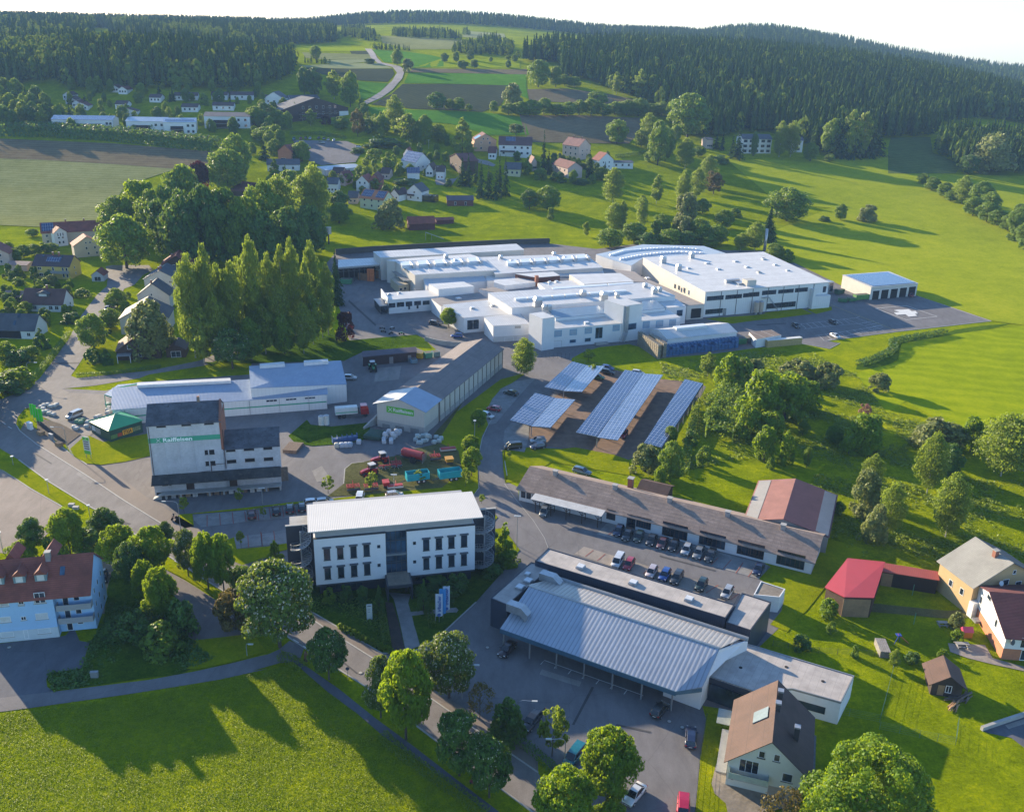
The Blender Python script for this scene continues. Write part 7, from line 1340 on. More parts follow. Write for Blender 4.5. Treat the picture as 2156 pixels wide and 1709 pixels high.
# road sign
for t,x,y,yt,lab in (('31',770,640,540,'small dark round sign on a pole at the road edge'),('20',1400,0,0,'')):
    if not lab: continue
    b=G(q(t,x,y)[0]); h=height_at(b,q(t,x,yt)[0]); r=empty('road_sign',b,0,lab,'sign'); MB().cyl((0,0,0),(0,0,h),.04,mat=galv).build('pole',r); MB().cyl((0,-.03,h-.3),(0,-.06,h-.3),.32,n=14,mat=plain('dark sign back',(.05,.06,.12),.5)).build('sign_plate',r)
for k,(t,x,y) in enumerate((('31',870,588),('31',1893,385),('32',1430,1028),('30',75,385),('32',1325,980))): o=MB().cyl((0,0,0),(0,0,.015),.45,n=18,mat=plain('iron manhole',(.12,.11,.10),.8)).cyl((0,0,.015),(0,0,.02),.3,n=18,mat=concm).build('manhole_cover'); o.location=G(q(t,x,y)[0])+Vector((0,0,.1)); tag(o,None,None,None,'structure')
# ================================================================ VILLAGE HOUSES
yel=m_wall((.56,.42,.11),'yellow render'); beige=m_wall((.52,.44,.33),'beige render'); pink=m_wall((.50,.38,.33),'pinkish render'); peach=m_wall((.50,.31,.20),'peach render'); orangew=m_wall((.52,.27,.12),'orange render'); redbrick=m_wall((.34,.13,.09),'red brick render')
two=[(1.0,2.2,(.2,.5,.8),1.1),(3.7,4.9,(.2,.5,.8),1.1)]; one=[(1.0,2.2,(.2,.5,.8),1.1)]; g2_=[(1.0,2.2,(.3,.7),1.0),(3.7,4.9,(.3,.7),1.0)]; gb2=[(1,2.1,(.25,.75),1),(3.7,4.8,(.5,),1)]
K=dict(small=True)
for i,(a,b_,ri,rm,lab) in enumerate([((1215,1240),(1275,1242),'v',roof_red,'small red roofed house behind the wide solar roof'),((1035,1395),(1100,1398),'u',roof_dkbrown,'brown shed right of the brick house'),((1395,1365),(1455,1368),'v',roof_dkbrown,'small brown garage beside the solar cottage'),((690,1420),(745,1425),'v',roof_dkred,'dull red roof left of the white gabled house'),((1110,1560),(1180,1570),'v',roof_dkbrown,'brown gabled annexe right of the orange solar roof'),((770,1590),(845,1592),'u',roof_grey,'grey roofed garage left of the orange solar roof'),((1480,1380),(1545,1382),'u',roof_dkbrown,'little dark hut near the village street lamp'),((640,1392),(720,1396),'u',roof_dkbrown,'brown shed below the long pale hall'),((1900,1230),(1960,1232),'u',roof_dkred,'low red roofed annexe below the peach house'),((470,1392),(540,1390),'v',roof_dkred,'red roofed cottage right of the grey roofed bungalow')]): house('village_house','01',a,b_,3.2 if i%3 else 4.6,8,2.6,ri,white_r if i%2==0 else pink,rm,lab,rows=[(1,2.1,(.3,.7),1)],group='small village houses',**K)
house('big_beige_house','10',(333,262),(835,235),5.6,11,3.6,'u',beige,roof_red,'big beige house with red roof and solar panels at the field edge',rows=[(3.6,4.8,(.08,.18),1.2),(1,2.2,(.08,.18),1.2)],rrows=two,ch=((.4,.48),(.7,.48)),pan=((.01,.06,.2,.46),),cat='house')
h_=house('beige_gable_wing','10',(592,365),(815,345),5.4,7,3.6,'v',beige,roof_red,'beige gabled house wing facing the street, below the red roofed house',rows=[(.9,2.1,(.5,.8),.9),(3.3,4.5,(.45,.75),.9),(5.8,6.8,(.45,.6),.8)])
house('bay_gable_wing','10',(432,262),(535,250),6.4,4,2.2,'v',white_r,roof_red,'narrow white bay with arched window on the big beige house front',rows=[(1.2,2.4,(.35,.65),.9),(3.6,4.4,(.35,.65),1),(4.6,6.2,(.3,.5,.7),.6)])
yh=house('yellow_house','10',(262,520),(555,530),5.4,9.5,3.4,'u',yel,plain('dark purple brown roof',(.07,.045,.05),.7,.15),'yellow house with dark roof and solar strip on the side street',rows=[(1,2.3,(.2,),1.6),(3.6,4.8,(.18,),1.6),(3.4,4.9,(.55,.82,.92),.9),(.8,2.3,(.55,.82,.92),.9)],rrows=[(3.4,4.5,(.45,),.9),(1,2.1,(.5,),.9)],ch=((.45,.47),(.62,.47)),pan=((.33,.16,.72,.36),))
balcony(yh,yh.W*.42,yh.W*.98,2.7,1.3,mid_grey); [skylight(yh,yh.W*f,3.4,.7,.9) for f in (.2,.45,.72)]
house('red_garage','10',(735,600),(830,600),2.6,6,1.8,'v',m_wall((.45,.45,.44),'garage white'),roof_red,'small single garage with red roof beside the yellow house',cat='garage',rows=[(.1,2.0,(.5,),2.6)])
bh=house('brown_roofed_cottage','10',(178,828),(500,835),2.9,9,4.4,'u',white_r,ribbed('brown red roof',(.13,.065,.055),.3,1,.8,var=.2),'low house with large brown roof and wide dormer on the side street',rows=[(.8,2.2,(.3,.7,.85),1.4)],rrows=[(1,2.1,(.3,.7),.9)],ch=((.53,.5),)); u=bh.W*.48; dormer(bh,u,2.0,4.6,1.2,roof_grey,dk_grey)
dh=house('dark_roofed_house','10',(-120,1035),(272,1045),3.0,9,4.2,'u',white_r,roof_grey,'white house with dark grey roof at the left edge',rows=[(.9,2.2,(.88,),1.2)],rrows=[(1,2,(.5,),.9)]); dh.part('recess_shade',MB().box(dh.W*.1,-.05,.1,dh.W*.72,-.01,2.7,black)); [skylight(dh,dh.W*f,v_) for f,v_ in ((.62,3.2),(.57,1.2))]  # flat black panel on the wall paints the shade of a recess
house('garden_hut','10',(38,765),(172,768),2.2,4,1.4,'u',pink,ribbed('pinkish hut roof',(.30,.20,.17),.3,1,.8),'small pinkish garden hut left of the brown roofed cottage',cat='hut',rows=[(.5,1.8,(.3,.7),.8)])
house('pink_garage','10',(55,515),(215,520),2.6,6,.7,'u',pink,ribbed('pinkish hut roof',(.30,.20,.17)),'low pinkish garage between the left edge house and yellow house',cat='garage',rows=[(1,1.8,(.45,),.9)])
house('pale_gable_house','10',(-160,430),(68,425),5,9,3.2,'v',pink,roof_red,'pale pink gabled house cut by the left edge',rows=g2_)
r1=house('red_roofed_house','10',(1285,530),(1560,525),4.6,11,4.4,'v',dark_wood,roof_dkred if False else ribbed('mid red tiles',(.22,.055,.05),.3,1,.8,var=.15),'dark timber gabled house with red roof above the row of white houses',rows=[(3.9,5.2,(.42,.58),.9)],ch=((.35,.3),)); r1.part('white_base',MB().box(-.03,-.03,-.3,r1.W+.03,11,3,white_r))
house('grey_roofed_house','10',(1158,632),(1425,632),5.4,12,3.4,'v',m_wall((.55,.50,.46),'row white'),ribbed('dark blue grey roof',(.09,.10,.12),.3,1,.6,var=.15),'tall pale house with dark blue-grey roof, second of the street row',rows=[(3.8,4.8,(.8,),1.3),(1.5,2.5,(.82,),1.3)],ch=((.5,.2),(.46,.1)))
house('steep_gable_house','10',(1105,760),(1360,760),5.2,8,4.3,'v',MATS['row white'],ribbed('dark brown grey roof',(.085,.075,.075),.3,1,.7,var=.15),'pale steep gabled house, third of the street row',rows=[(4.9,5.8,(.45,),.7),(1.2,2.2,(.62,),.9)],ch=((.48,.05),))
house('wide_gable_house','10',(962,950),(1350,940),5.6,12,4.2,'v',MATS['row white'],ribbed('dark brown grey roof',(.085,.075,.075)),'white wide gabled house half hidden by the weeping tree',rows=[(3.9,5.1,(.17,),1.3),(1,2.2,(.17,),1.3)],ch=((.5,.05),))
hb=house('brown_timber_house','10',(935,1210),(1290,1190),3.3,10,4.6,'v',dark_wood,ribbed('mid brown tiles',(.17,.085,.06),.3,1,.8,var=.18),'brown timber gabled house with balcony behind the weeping tree',rows=[(3.6,4.8,(.3,.55),1.1),(.9,2.2,(.55,),1.5)]); hb.part('pergola',MB().box(.3,-3,2.4,4.4,-.1,2.5,mid_grey).box(.4,-2.9,0,.55,-2.75,2.39,white_f).box(4.1,-2.9,0,4.25,-2.75,2.39,white_f))
house('carport','10',(1335,1200),(1490,1195),2.7,7,1.6,'v',dark_wood,roof_dkbrown,'dark timber carport right of the brown timber house',cat='carport',rows=[(.1,2.1,(.5,),3)])
# hillside village
v_=[('orange_house','01',(205,1215),(320,1225),5,9,3,'v',orangew,roof_red,'orange gabled house left of the village car park',dict(rows=[(.8,1.8,(.35,),3)],**K)),
('long_roof_bungalow','01',(118,1325),(378,1325),3.2,8,2,'u',white_r,roof_grey,'white house with grey roof below the orange gabled one',dict(rows=one,rrows=[(1,2.2,(.5,),1)],**K)),
('red_gable_house','01',(835,1462),(935,1468),4.8,9,3.2,'v',white_r,roof_red,'white gabled house with red roof left of the brick one',dict(rows=g2_,**K)),
('brick_house','01',(935,1452),(1028,1455),5,11,3.4,'v',redbrick,roof_dkred,'red brick house with dark red roof behind the white gabled one',dict(rows=g2_,**K)),
('solar_orange_house','01',(865,1590),(1055,1612),5,9,3.6,'u',m_wall((.55,.58,.42),'pale green render'),ribbed('orange tiles',(.42,.15,.07),.3,1,.8,var=.15),'pale green house with orange roof covered by solar panels',dict(rows=two,rrows=two,pan=((.02,.08,.45,.46),(.62,.08,.98,.46)),**K)),
('dark_roof_house','01',(1245,1535),(1362,1545),4.8,9,3.4,'v',white_r,roof_grey,'white gabled house with dark roof and balcony in the village',dict(rows=gb2,**K)),
('solar_cottage','01',(1250,1392),(1345,1392),3.6,7,2.4,'u',white_r,solar_a,'small white house with fully solar roof',dict(rrows=[(1,2.2,(.5,),1)],**K)),
('solar_gable_house','01',(1200,1288),(1315,1308),3.6,9,4,'u',white_r,solar_b,'dark gabled house with wide solar roof in the village',dict(rrows=one,**K)),
('dark_red_house','01',(1590,1262),(1690,1300),4.5,8,2.6,'v',dark_wood,roof_dkred,'dark red timber house with small solar roof behind the spruces',dict(rows=one,**K)),
('peach_house','01',(1790,1130),(1965,1130),5.6,10,3.2,'v',peach,roof_dkred,'peach gabled house left of the long white one',dict(rows=g2_+[(5.8,6.8,(.4,.6),.8)],pan=((.05,.1,.3,.6),),**K)),
('long_white_house','01',(1985,1165),(218,1172,'02'),5.6,10,3.6,'u',white_r,ribbed('dark red brown roof',(.12,.06,.06),.3,1,.8,var=.15),'long white house with dark roof and wooden balconies at left',dict(rows=[(1,2.2,(.15,.5,.7,.88),1.2),(3.7,4.9,(.15,.5,.7,.88),1.2)],pan=((.2,.2,.5,.46),),**K)),
('yellow_grey_house','01',(2030,1360),(125,1365,'02'),3.2,8,2.6,'u',m_wall((.5,.47,.3),'pale yellow render'),roof_grey,'pale yellow house with grey roof below the long white house',dict(rows=one,**K)),
('cream_gable_house','02',(468,1162),(600,1180),5.6,9,3.4,'u',pink,ribbed('rosy tiles',(.27,.13,.11),.3,1,.8,var=.15),'cream house with rosy roof standing above the white wall',dict(rows=two,rrows=g2_,ch=((.3,.5),(.8,.5)),**K)),
('small_red_house','02',(705,1280),(762,1292),4.4,9,3.4,'u',white_r,roof_red,'white house with red roof below the cream one',dict(rows=one,rrows=g2_,**K)),
('flat_annexe','02',(865,1310),(1035,1310),2.8,7,.6,'u',white_r,roof_grey,'low white annexe right of the small red roofed house',dict(rows=one,**K)),
('brown_cottage','02',(385,1320),(510,1355),3,8,2.6,'u',pink,roof_dkred,'low brown roofed cottage among the village spruces',dict(rows=one,**K)),
('small_gable_cottage','02',(215,1310),(262,1310),4,8,2.6,'v',pink,roof_dkred,'small pink gabled cottage beside the village spruces',dict(rows=one,**K)),
('red_shed','11',(1262,185),(1470,180),3.6,8,2.8,'u',plain('dark red boards',(.10,.025,.025),.85,.2),roof_red,'dark red wooden shed with red roof on the meadow',dict(**K)),
('red_shed_annexe','11',(1482,158),(1622,152),2.4,5,.8,'u',plain('dark red boards',(.10,.025,.025)),roof_red,'long low annexe right of the dark red shed',dict(**K)),
('brick_shed','01',(1572,1612),(1780,1612),3.0,8,1.6,'u',plain('dark brick',(.14,.05,.04),.9,.2,2),ribbed('dark purple sheet',(.10,.08,.10)),'dark brick shed with flat dark roof on the meadow',dict(rows=[(.4,2.2,(.3,.7),1)],**K)),
('white_gable_chalet','01',(95,790),(250,795),3.4,10,3.6,'v',white_r,roof_grey,'white gabled house below the spruce wood',dict(rows=one,**K)),
('grey_house','01',(310,795),(540,790),2.8,8,1.6,'u',white_r,roof_grey,'low white house with dark roof behind the timber hotel',dict(rows=one,**K)),
('blue_roof_house','01',(598,1480),(685,1482),4.6,9,2.6,'u',white_r,roof_grey,'white house with grey roof behind the tall garden trees',dict(rows=one,**K)),
('barn_ruin','01',(-80,1540),(130,1500),3,9,3,'v',dark_wood,roof_dkred,'dark timber barn with dull red roof among the garden trees',dict(**K)),
('hotel_block','02',(1920,1118),(2154,1120),8,10,2,'u',white_r,roof_grey,'three storey hotel with balconies at the forest edge',dict(rows=[(z,z+1.6,(.1,.3,.5,.7,.9),2.2) for z in (.6,3.3,6)],**K)),
('hotel_wing','03',(295,1130),(378,1132),6.5,8,1.5,'u',white_r,roof_grey,'right end wing of the forest edge hotel',dict(rows=[(z,z+1.6,(.5,),3) for z in (1,3.8)],**K)),
('hotel_annexe','02',(1632,1125),(1680,1125),5,8,.8,'u',pink,roof_grey,'small pinkish hotel annexe left of the dark conifers',dict(rows=one,**K))]
VB={}
for nm,t,a,b_,he,dp,ri,rd,wm,rm,lab,kw in v_: VB[nm]=house(nm,t,a,b_,he,dp,ri,rd,wm,rm,lab,**kw)
for nm in ('dark_roof_house','long_white_house'): b=VB[nm]; balcony(b,b.W*.05,b.W*.5,2.8,1.2)
VB['dark_roof_house'].part('conservatory',MB().box(VB['dark_roof_house'].W+.1,.5,0,VB['dark_roof_house'].W+8,6,3.4,glass_w))
ht=house('timber_hotel','01',(232,888),(770,868),7.2,16,6.0,'v',plain('dark chalet timber',(.05,.032,.028),.85,.2,1),roof_grey,'huge dark timber gabled hotel with balconies beside the birch trees',rows=[(z,z+1.5,(.32,.42,.52,.62,.72,.8),1.4) for z in (1,4,7.3)],small=True); ht.part('white_end',MB().box(ht.W*.86,-.2,0,ht.W+.05,16.1,7.1,white_r)); [balcony(ht,ht.W*.25,ht.W*.84,z,1.3) for z in (3.2,6.2)]
lb=roofed('flat_roof_hall',q('01',590,1372,870,1345,980,1322,760,1308,565,1345),3.4,MATS['pale blue roof sheet'],white_r,'x','building') if False else house('flat_roof_hall','01',(590,1372),(880,1345),3.2,14,.8,'u',white_r,MATS['pale blue roof sheet'],'long low hall with pale roof below the village car park',small=True,rows=one)
for nm,a,b_,lab,sol in (('terrace_hotel',(412,962),(905,968),'long two storey block with solar roof, leftmost above the field',True),('clinic_block',(1012,975),(1330,980),'middle white block with pale roof and dark balconies above field',False),('flat_clinic_block',(1315,985),(1575,985),'white block with solar strip between the dark thujas',True),('brown_clinic_block',(1640,935),(2010,940),'right block with brown roof above the field hedge',False)):
    o=house(nm,'00',a,b_,6.5,12,1.6,'u',white_r,solar_b if nm=='terrace_hotel' else (MATS['pale blue roof sheet'] if not nm.startswith('brown') else ribbed('taupe roof',(.22,.17,.15),.4,1,.8)),lab,small=True,rows=[(z,z+1.4,(.08,.9,.96) if nm=='terrace_hotel' else (.75,.9),1.4) for z in (1,4)])
    for z in (.6,3.4): balcony(o,o.W*.2,o.W*(.8 if nm=='terrace_hotel' else .6),z+.2,1.4); o.part('recess_shade',MB().box(o.W*.2,-.04,z+.3,o.W*(.8 if nm=='terrace_hotel' else .6),-.01,z+2.5,black))  # black panels behind the balconies are painted shade
    if nm=='flat_clinic_block': o.panel(1,1.5,o.W-1,5)
for i,(x0,x1,y,rz) in enumerate(((1402,1590,770,0),(1700,1828,765,0),(1855,2040,765,0),(525,600,800,1),(580,650,830,1),(600,705,850,1),(885,950,705,1),(950,1020,720,1),(150,240,812,0),(1200,1290,785,0),(925,1020,838,0),(1460,1590,862,0),(2120,2200,790,0),(1710,1880,850,0),(940,1100,895,1),(505,575,765,1))):
    house('terraced_bungalow','00',(x0,y),(x1,y+2),2.8,8,1.6,'v' if rz else 'u',white_r,roof_dkred if i in(4,5,7) else roof_dkbrown,['leftmost of three white bungalows below the spruce wood','middle of three white bungalows below the spruce wood','rightmost of three white bungalows below the spruce wood','highest stepped white bungalow near the yellow birch','stepped white bungalow with dull red roof','lowest stepped white bungalow with dull red roof','white hillside bungalow left of tall spruce','white hillside bungalow nearest the tall spruce','tiny white bungalow far left in trees','small bungalow right of the tall spruce','cream bungalow left of the tall spruce','grey roofed bungalow above the brown block','bungalow right of the three white ones','wide bungalow behind the brown roofed block','brown roofed bungalow behind the middle white block','topmost stepped bungalow beside the wood'][i],small=True,rows=one,group='hillside bungalows')
# ================================================================ TREES
bark=plain('grey brown bark',(.09,.07,.055),.95,.3,3); birchbark=plain('white birch bark',(.42,.40,.37),.8,.3,4)
LM={'dark':leafmat('dark green leaves',(0.020,0.060,0.0120),(0.090,0.190,0.0300),.25,(.35,.5,.03)),
'mid':leafmat('mid green leaves',(0.044,0.096,0.0088),(0.157,0.264,0.0246),.36),'bright':leafmat('fresh green leaves',(0.046,0.098,0.0034),(0.149,0.253,0.0092),.42,(.6,.75,.02)),
'birch':leafmat('birch leaves',(0.065,0.105,0.0120),(0.210,0.280,0.0300),.42,(.5,.62,.05)),'willow':leafmat('willow leaves',(0.090,0.120,0.0330),(0.256,0.284,0.0826),.36,(.4,.45,.12)),
'spruce':leafmat('spruce needles',(0.012,0.035,0.0137),(0.051,0.101,0.0312),.08,(.2,.3,.04)),'flower':leafmat('flowering chestnut leaves',(0.032,0.064,0.0129),(0.121,0.193,0.0322),.28),'red':leafmat('copper beech leaves',(0.018,0.006,0.0080),(0.060,0.015,0.0180),.15,(.3,.03,.03)),
'candle':plain('cream blossom',(.42,.40,.28),.8),'hedge':leafmat('hedge leaves',(0.039,0.078,0.0078),(0.130,0.195,0.0195),.3),'brown':leafmat('bronze leaves',(0.072,0.054,0.0144),(0.156,0.132,0.0300),.25,(.4,.3,.05)),'pink':leafmat('pink blossom',(0.160,0.070,0.0600),(0.300,0.150,0.1200),.3,(.5,.2,.2))}
LM['tuft']=leafmat('grass blades',(.06,.11,.002),(.24,.31,.004),.3,(.5,.6,.02))
def qmesh(name,C,N,S,mats,mi=None,asp=1.0,extra=None):
    "leaf quads: centres, normals, sizes"
    n=len(C); up=rng.normal(size=(n,3)); A=np.cross(N,up); A/=np.linalg.norm(A,axis=1,keepdims=True)+1e-9; Bv=np.cross(N,A); s=S[:,None]
    A=A*s; Bv=Bv*s*asp
    v=np.stack([C-A,C-Bv*.6,C+A,C+Bv],1).reshape(-1,3)
    me=bpy.data.meshes.new(name); ev=extra[0] if extra else np.zeros((0,3)); ef=extra[1] if extra else []
    nv=len(v); me.vertices.add(nv+len(ev)); me.vertices.foreach_set('co',np.concatenate([v,ev]).ravel())
    nl=nv+sum(len(f) for f in ef); me.loops.add(nl); me.loops.foreach_set('vertex_index',np.concatenate([np.arange(nv)]+[np.array(f)+nv for f in ef]) if ef else np.arange(nv))
    st=list(range(0,nv,4)); tot=[4]*n; k=nv
    for f in ef: st.append(k); tot.append(len(f)); k+=len(f)
    me.polygons.add(len(st)); me.polygons.foreach_set('loop_start',st); me.polygons.foreach_set('loop_total',tot)
    for m in mats: me.materials.append(m)
    if mi is None: mi=np.zeros(n,int)
    me.polygons.foreach_set('material_index',np.concatenate([mi,np.full(len(ef),len(mats)-1)]).astype(int)); me.update(calc_edges=True); me.validate(); return me
def R_prof(kind,t):
    "crown radius along the height (t from crown bottom 0 to top 1), unit max 1"
    if kind=='oval': return np.sin(np.pi*np.clip(t,0,1)**.75)**.55
    if kind=='cone': return (1-t)**.75*np.minimum(1,t*6+.35)
    if kind=='birch': return (.12+.88*np.sin(np.pi*np.clip(t*.93+.05,0,1))**.8)*np.where(t>.7,(1.02-t)/.32*.45+.55,1)
    if kind=='dome': return np.sqrt(np.clip(1-(t*.98)**2.2,0,1))*np.minimum(1,t*4+.6)
    if kind=='column': return np.minimum(1,(1-t)*2.2)**.7*np.minimum(1,t*3+.5)
def crown(kind,t0,nb,nl,leaf,mat,seed,br=.26,flower=0,droop=0,fill=.6,asp=1.0,lobes=5,zf=None):
    zf=zf or {'oval':.36,'birch':.13,'dome':.5,'cone':.26,'column':.2}[kind]; r=np.random.default_rng(seed); C=[];N=[]
    tb=r.random(nb)**.9; R0=R_prof(kind,tb); ang=r.random(nb)*2*np.pi; rad=R0*np.sqrt(r.uniform(fill**2,1,nb))*(1-br*.7)
    lob=1+.16*np.sin(ang*lobes+r.random()*6)+.1*r.normal(size=nb)
    bc=np.stack([np.cos(ang)*rad*lob,np.sin(ang)*rad*lob,tb],1)
    rb=br*(.6+.75*r.random(nb))*np.clip(R0+.25,.3,1)
    w=rb**2; k=r.choice(nb,size=nl,p=w/w.sum()); d=r.normal(size=(nl,3)); d/=np.linalg.norm(d,axis=1,keepdims=True)
    out=bc[k].copy(); out[:,2]=0; ol=np.linalg.norm(out,axis=1,keepdims=True)+1e-6; d=d+out/ol*.45; d[:,2]+=.25; d/=np.linalg.norm(d,axis=1,keepdims=True)
    zr=rb[k]*zf; P=bc[k]+d*np.stack([rb[k],rb[k],zr],1)*r.uniform(.72,1.08,nl)[:,None]
    if droop: P[:,2]-=droop*r.random(nl)**1.5*.3
    P[:,2]=t0+(1-t0)*np.clip(P[:,2],-.02,1.03)
    P[:,:2]*=.5
    Nn=d+r.normal(size=(nl,3))*.45; Nn/=np.linalg.norm(Nn,axis=1,keepdims=True)
    S=leaf*r.uniform(.6,1.3,nl); mi=np.zeros(nl,int); mats=[mat]
    if flower:
        f=(r.random(nl)<flower)&(d[:,2]>-.1); mi[f]=1; mats=[mat,LM['candle']]; S[f]*=.62; P[f]+=d[f]*.012
    return qmesh('crown',P,Nn,S,mats,mi,asp)
def trunk_mesh(h0,h1,r0,mat,seed,limbs=7,spread=.32,lean=0):
    rr=random.Random(seed); m=MB(); pts=[Vector((0,0,-.02))]; n=5
    for i in range(1,n+1): f=i/n; pts.append(Vector((rr.uniform(-.01,.01)+lean*f,rr.uniform(-.01,.01),h1*f)))
    for i in range(n): m.cyl(pts[i],pts[i+1],r0*(1-i/n*.8),r0*(1-(i+1)/n*.8),n=7,mat=mat,cap=False)
    for k in range(limbs):
        z=h0+(h1-h0)*k/limbs*.9; a=rr.uniform(0,6.28); L=spread*rr.uniform(.6,1)*(1-.5*(k/limbs)); i=min(n-1,int(z/h1*n)); b=pts[i].lerp(pts[i+1],z/h1*n-i); e=b+Vector((math.cos(a)*L,math.sin(a)*L,L*.8)); mi_=b.lerp(e,.5)+Vector((0,0,.02)); m.cyl(b,mi_,r0*.4,r0*.25,n=5,mat=mat,cap=False); m.cyl(mi_,e,r0*.25,r0*.08,n=5,mat=mat,cap=False)
    return m.mesh('trunk')
def spruce_mesh(nt,nb,mat,seed,leaf=.05,wisp=True):
    r=np.random.default_rng(seed); C=[];N=[];S=[]
    for i in range(nt):
        t=i/nt; z=.08+.92*t; R=.5*((1-t)**.9)*(.85+.3*r.random())+.01
        for k in range(max(4,int(nb*(1-t*.7)))):
            a=r.random()*6.283; rr_=R*(.8+.35*r.random()); m=max(1,int(rr_/leaf*1.1))
            for j in range(m):
                f=(j+.6)/m; C.append((math.cos(a)*rr_*f,math.sin(a)*rr_*f,z-.10*f*f*(1-t*.5)+.01*r.normal())); N.append((math.cos(a)*.35+r.normal()*.3,math.sin(a)*.35+r.normal()*.3,1)); S.append(leaf*(1.15-.4*f)*r.uniform(.7,1.2))
    C.append((0,0,1));N.append((1,0,.2));S.append(leaf*.6)
    N=np.array(N); N/=np.linalg.norm(N,axis=1,keepdims=True); return qmesh('crown',np.array(C),N,np.array(S),[mat])
TP={}
def proto(k,v):
    key=(k,v)
    if key in TP: return TP[key]
    s=hash(k)%0+v*13+len(k)*7 if False else v*13+sum(map(ord,k))
    if k=='chest': r=(crown('oval',.24,90,12000,.023,LM['dark'],s,.30,.05),trunk_mesh(.2,.75,.028,bark,s))
    elif k=='flower': r=(crown('oval',.22,90,12000,.023,LM['flower'],s,.30,.22),trunk_mesh(.2,.75,.028,bark,s))
    elif k=='maple': r=(crown('oval',.20,100,12500,.022,LM['bright'],s,.28),trunk_mesh(.2,.78,.028,bark,s))
    elif k=='dec': r=(crown('oval',.12,85,7000,.027,LM['mid'],s,.32),trunk_mesh(.15,.75,.03,bark,s))
    elif k=='decd': r=(crown('oval',.10,75,5500,.030,LM['dark'],s,.32),trunk_mesh(.15,.75,.03,bark,s))
    elif k=='huge': r=(crown('dome',.04,110,42000,.0125,LM['bright'],s,.22),trunk_mesh(.1,.6,.03,bark,s))
    elif k=='decb': r=(crown('dome',.04,44,4200,.036,LM['bright'],s,.33),trunk_mesh(.1,.6,.03,bark,s))
    elif k=='birch': r=(crown('birch',.1,170,9000,.0165,LM['birch'],s,.42,droop=.12,fill=.1,asp=1.4,lobes=3),trunk_mesh(.2,.93,.017,birchbark,s,12,.22))
    elif k=='birchs': r=(crown('birch',.14,70,3000,.030,LM['birch'],s,.38,droop=.15,fill=.2,asp=1.5),trunk_mesh(.2,.93,.02,birchbark,s,8,.22))
    elif k=='willow': r=(crown('dome',.03,54,5200,.028,LM['willow'],s,.30,droop=.2,asp=1.6),trunk_mesh(.05,.6,.035,bark,s,8,.35))
    elif k=='spruce': r=(spruce_mesh(34,17,LM['spruce'],s,.050),trunk_mesh(.05,.97,.022,bark,s,0))
    elif k=='spruces': r=(spruce_mesh(15,10,LM['spruce'],s,.085),trunk_mesh(.05,.97,.022,bark,s,0))
    elif k=='thuja': r=(crown('cone',.0,60,3600,.030,LM['dark'],s,.22,asp=1.5,fill=.5),trunk_mesh(.0,.8,.03,bark,s,3,.1))
    elif k=='thujab': r=(crown('cone',.0,60,4200,.030,LM['bright'],s,.25,asp=1.4,fill=.5),trunk_mesh(.0,.8,.03,bark,s,3,.1))
    elif k=='column': r=(crown('column',.08,60,4500,.028,LM['birch'],s,.28,asp=1.3),trunk_mesh(.1,.9,.025,bark,s))
    elif k=='red': r=(crown('dome',.05,44,4200,.034,LM['red'],s,.3),trunk_mesh(.1,.6,.03,bark,s))
    elif k=='brown': r=(crown('oval',.15,46,4200,.034,LM['brown'],s,.3),trunk_mesh(.15,.7,.03,bark,s))
    elif k=='bush': r=(crown('dome',.0,30,2000,.050,LM['mid'],s,.34),None)
    elif k=='bushd': r=(crown('dome',.0,30,2000,.050,LM['dark'],s,.34),None)
    elif k=='bushb': r=(crown('dome',.0,30,2200,.050,LM['bright'],s,.34),None)
    elif k=='bushw': r=(crown('dome',.0,36,3000,.040,LM['willow'],s,.30,asp=1.4),None)
    elif k=='pink': r=(crown('dome',.0,24,900,.05,LM['pink'],s,.3),None)
    elif k=='ball': r=(crown('dome',.0,80,5000,.035,LM['dark'],s,.18,fill=.8,lobes=0),None)
    elif k=='sap': r=(crown('oval',.3,22,700,.055,LM['birch'],s,.32),trunk_mesh(.2,.8,.022,bark,s,4,.15))
    elif k=='bare': r=(crown('oval',.2,40,900,.03,LM['brown'],s,.32),trunk_mesh(.1,.8,.02,bark,s,16,.4))
    TP[key]=r; return r
ORD='first second third fourth fifth sixth seventh eighth ninth tenth eleventh twelfth thirteenth fourteenth fifteenth sixteenth seventeenth eighteenth nineteenth twentieth'.split()
NAMES={'huge':'deciduous_tree','chest':'chestnut_tree','flower':'chestnut_tree','maple':'maple_tree','dec':'deciduous_tree','decd':'deciduous_tree','decb':'deciduous_tree','birch':'birch_tree','birchs':'birch_tree','willow':'willow_tree','spruce':'spruce_tree','spruces':'spruce_tree','thuja':'thuja_tree','thujab':'thuja_tree','column':'poplar_tree','red':'copper_beech_tree','brown':'chestnut_tree','bush':'shrub','bushd':'shrub','bushb':'shrub','bushw':'shrub','pink':'blossom_shrub','ball':'topiary_shrub','sap':'young_tree','bare':'bare_shrub'}
nt_=[0]
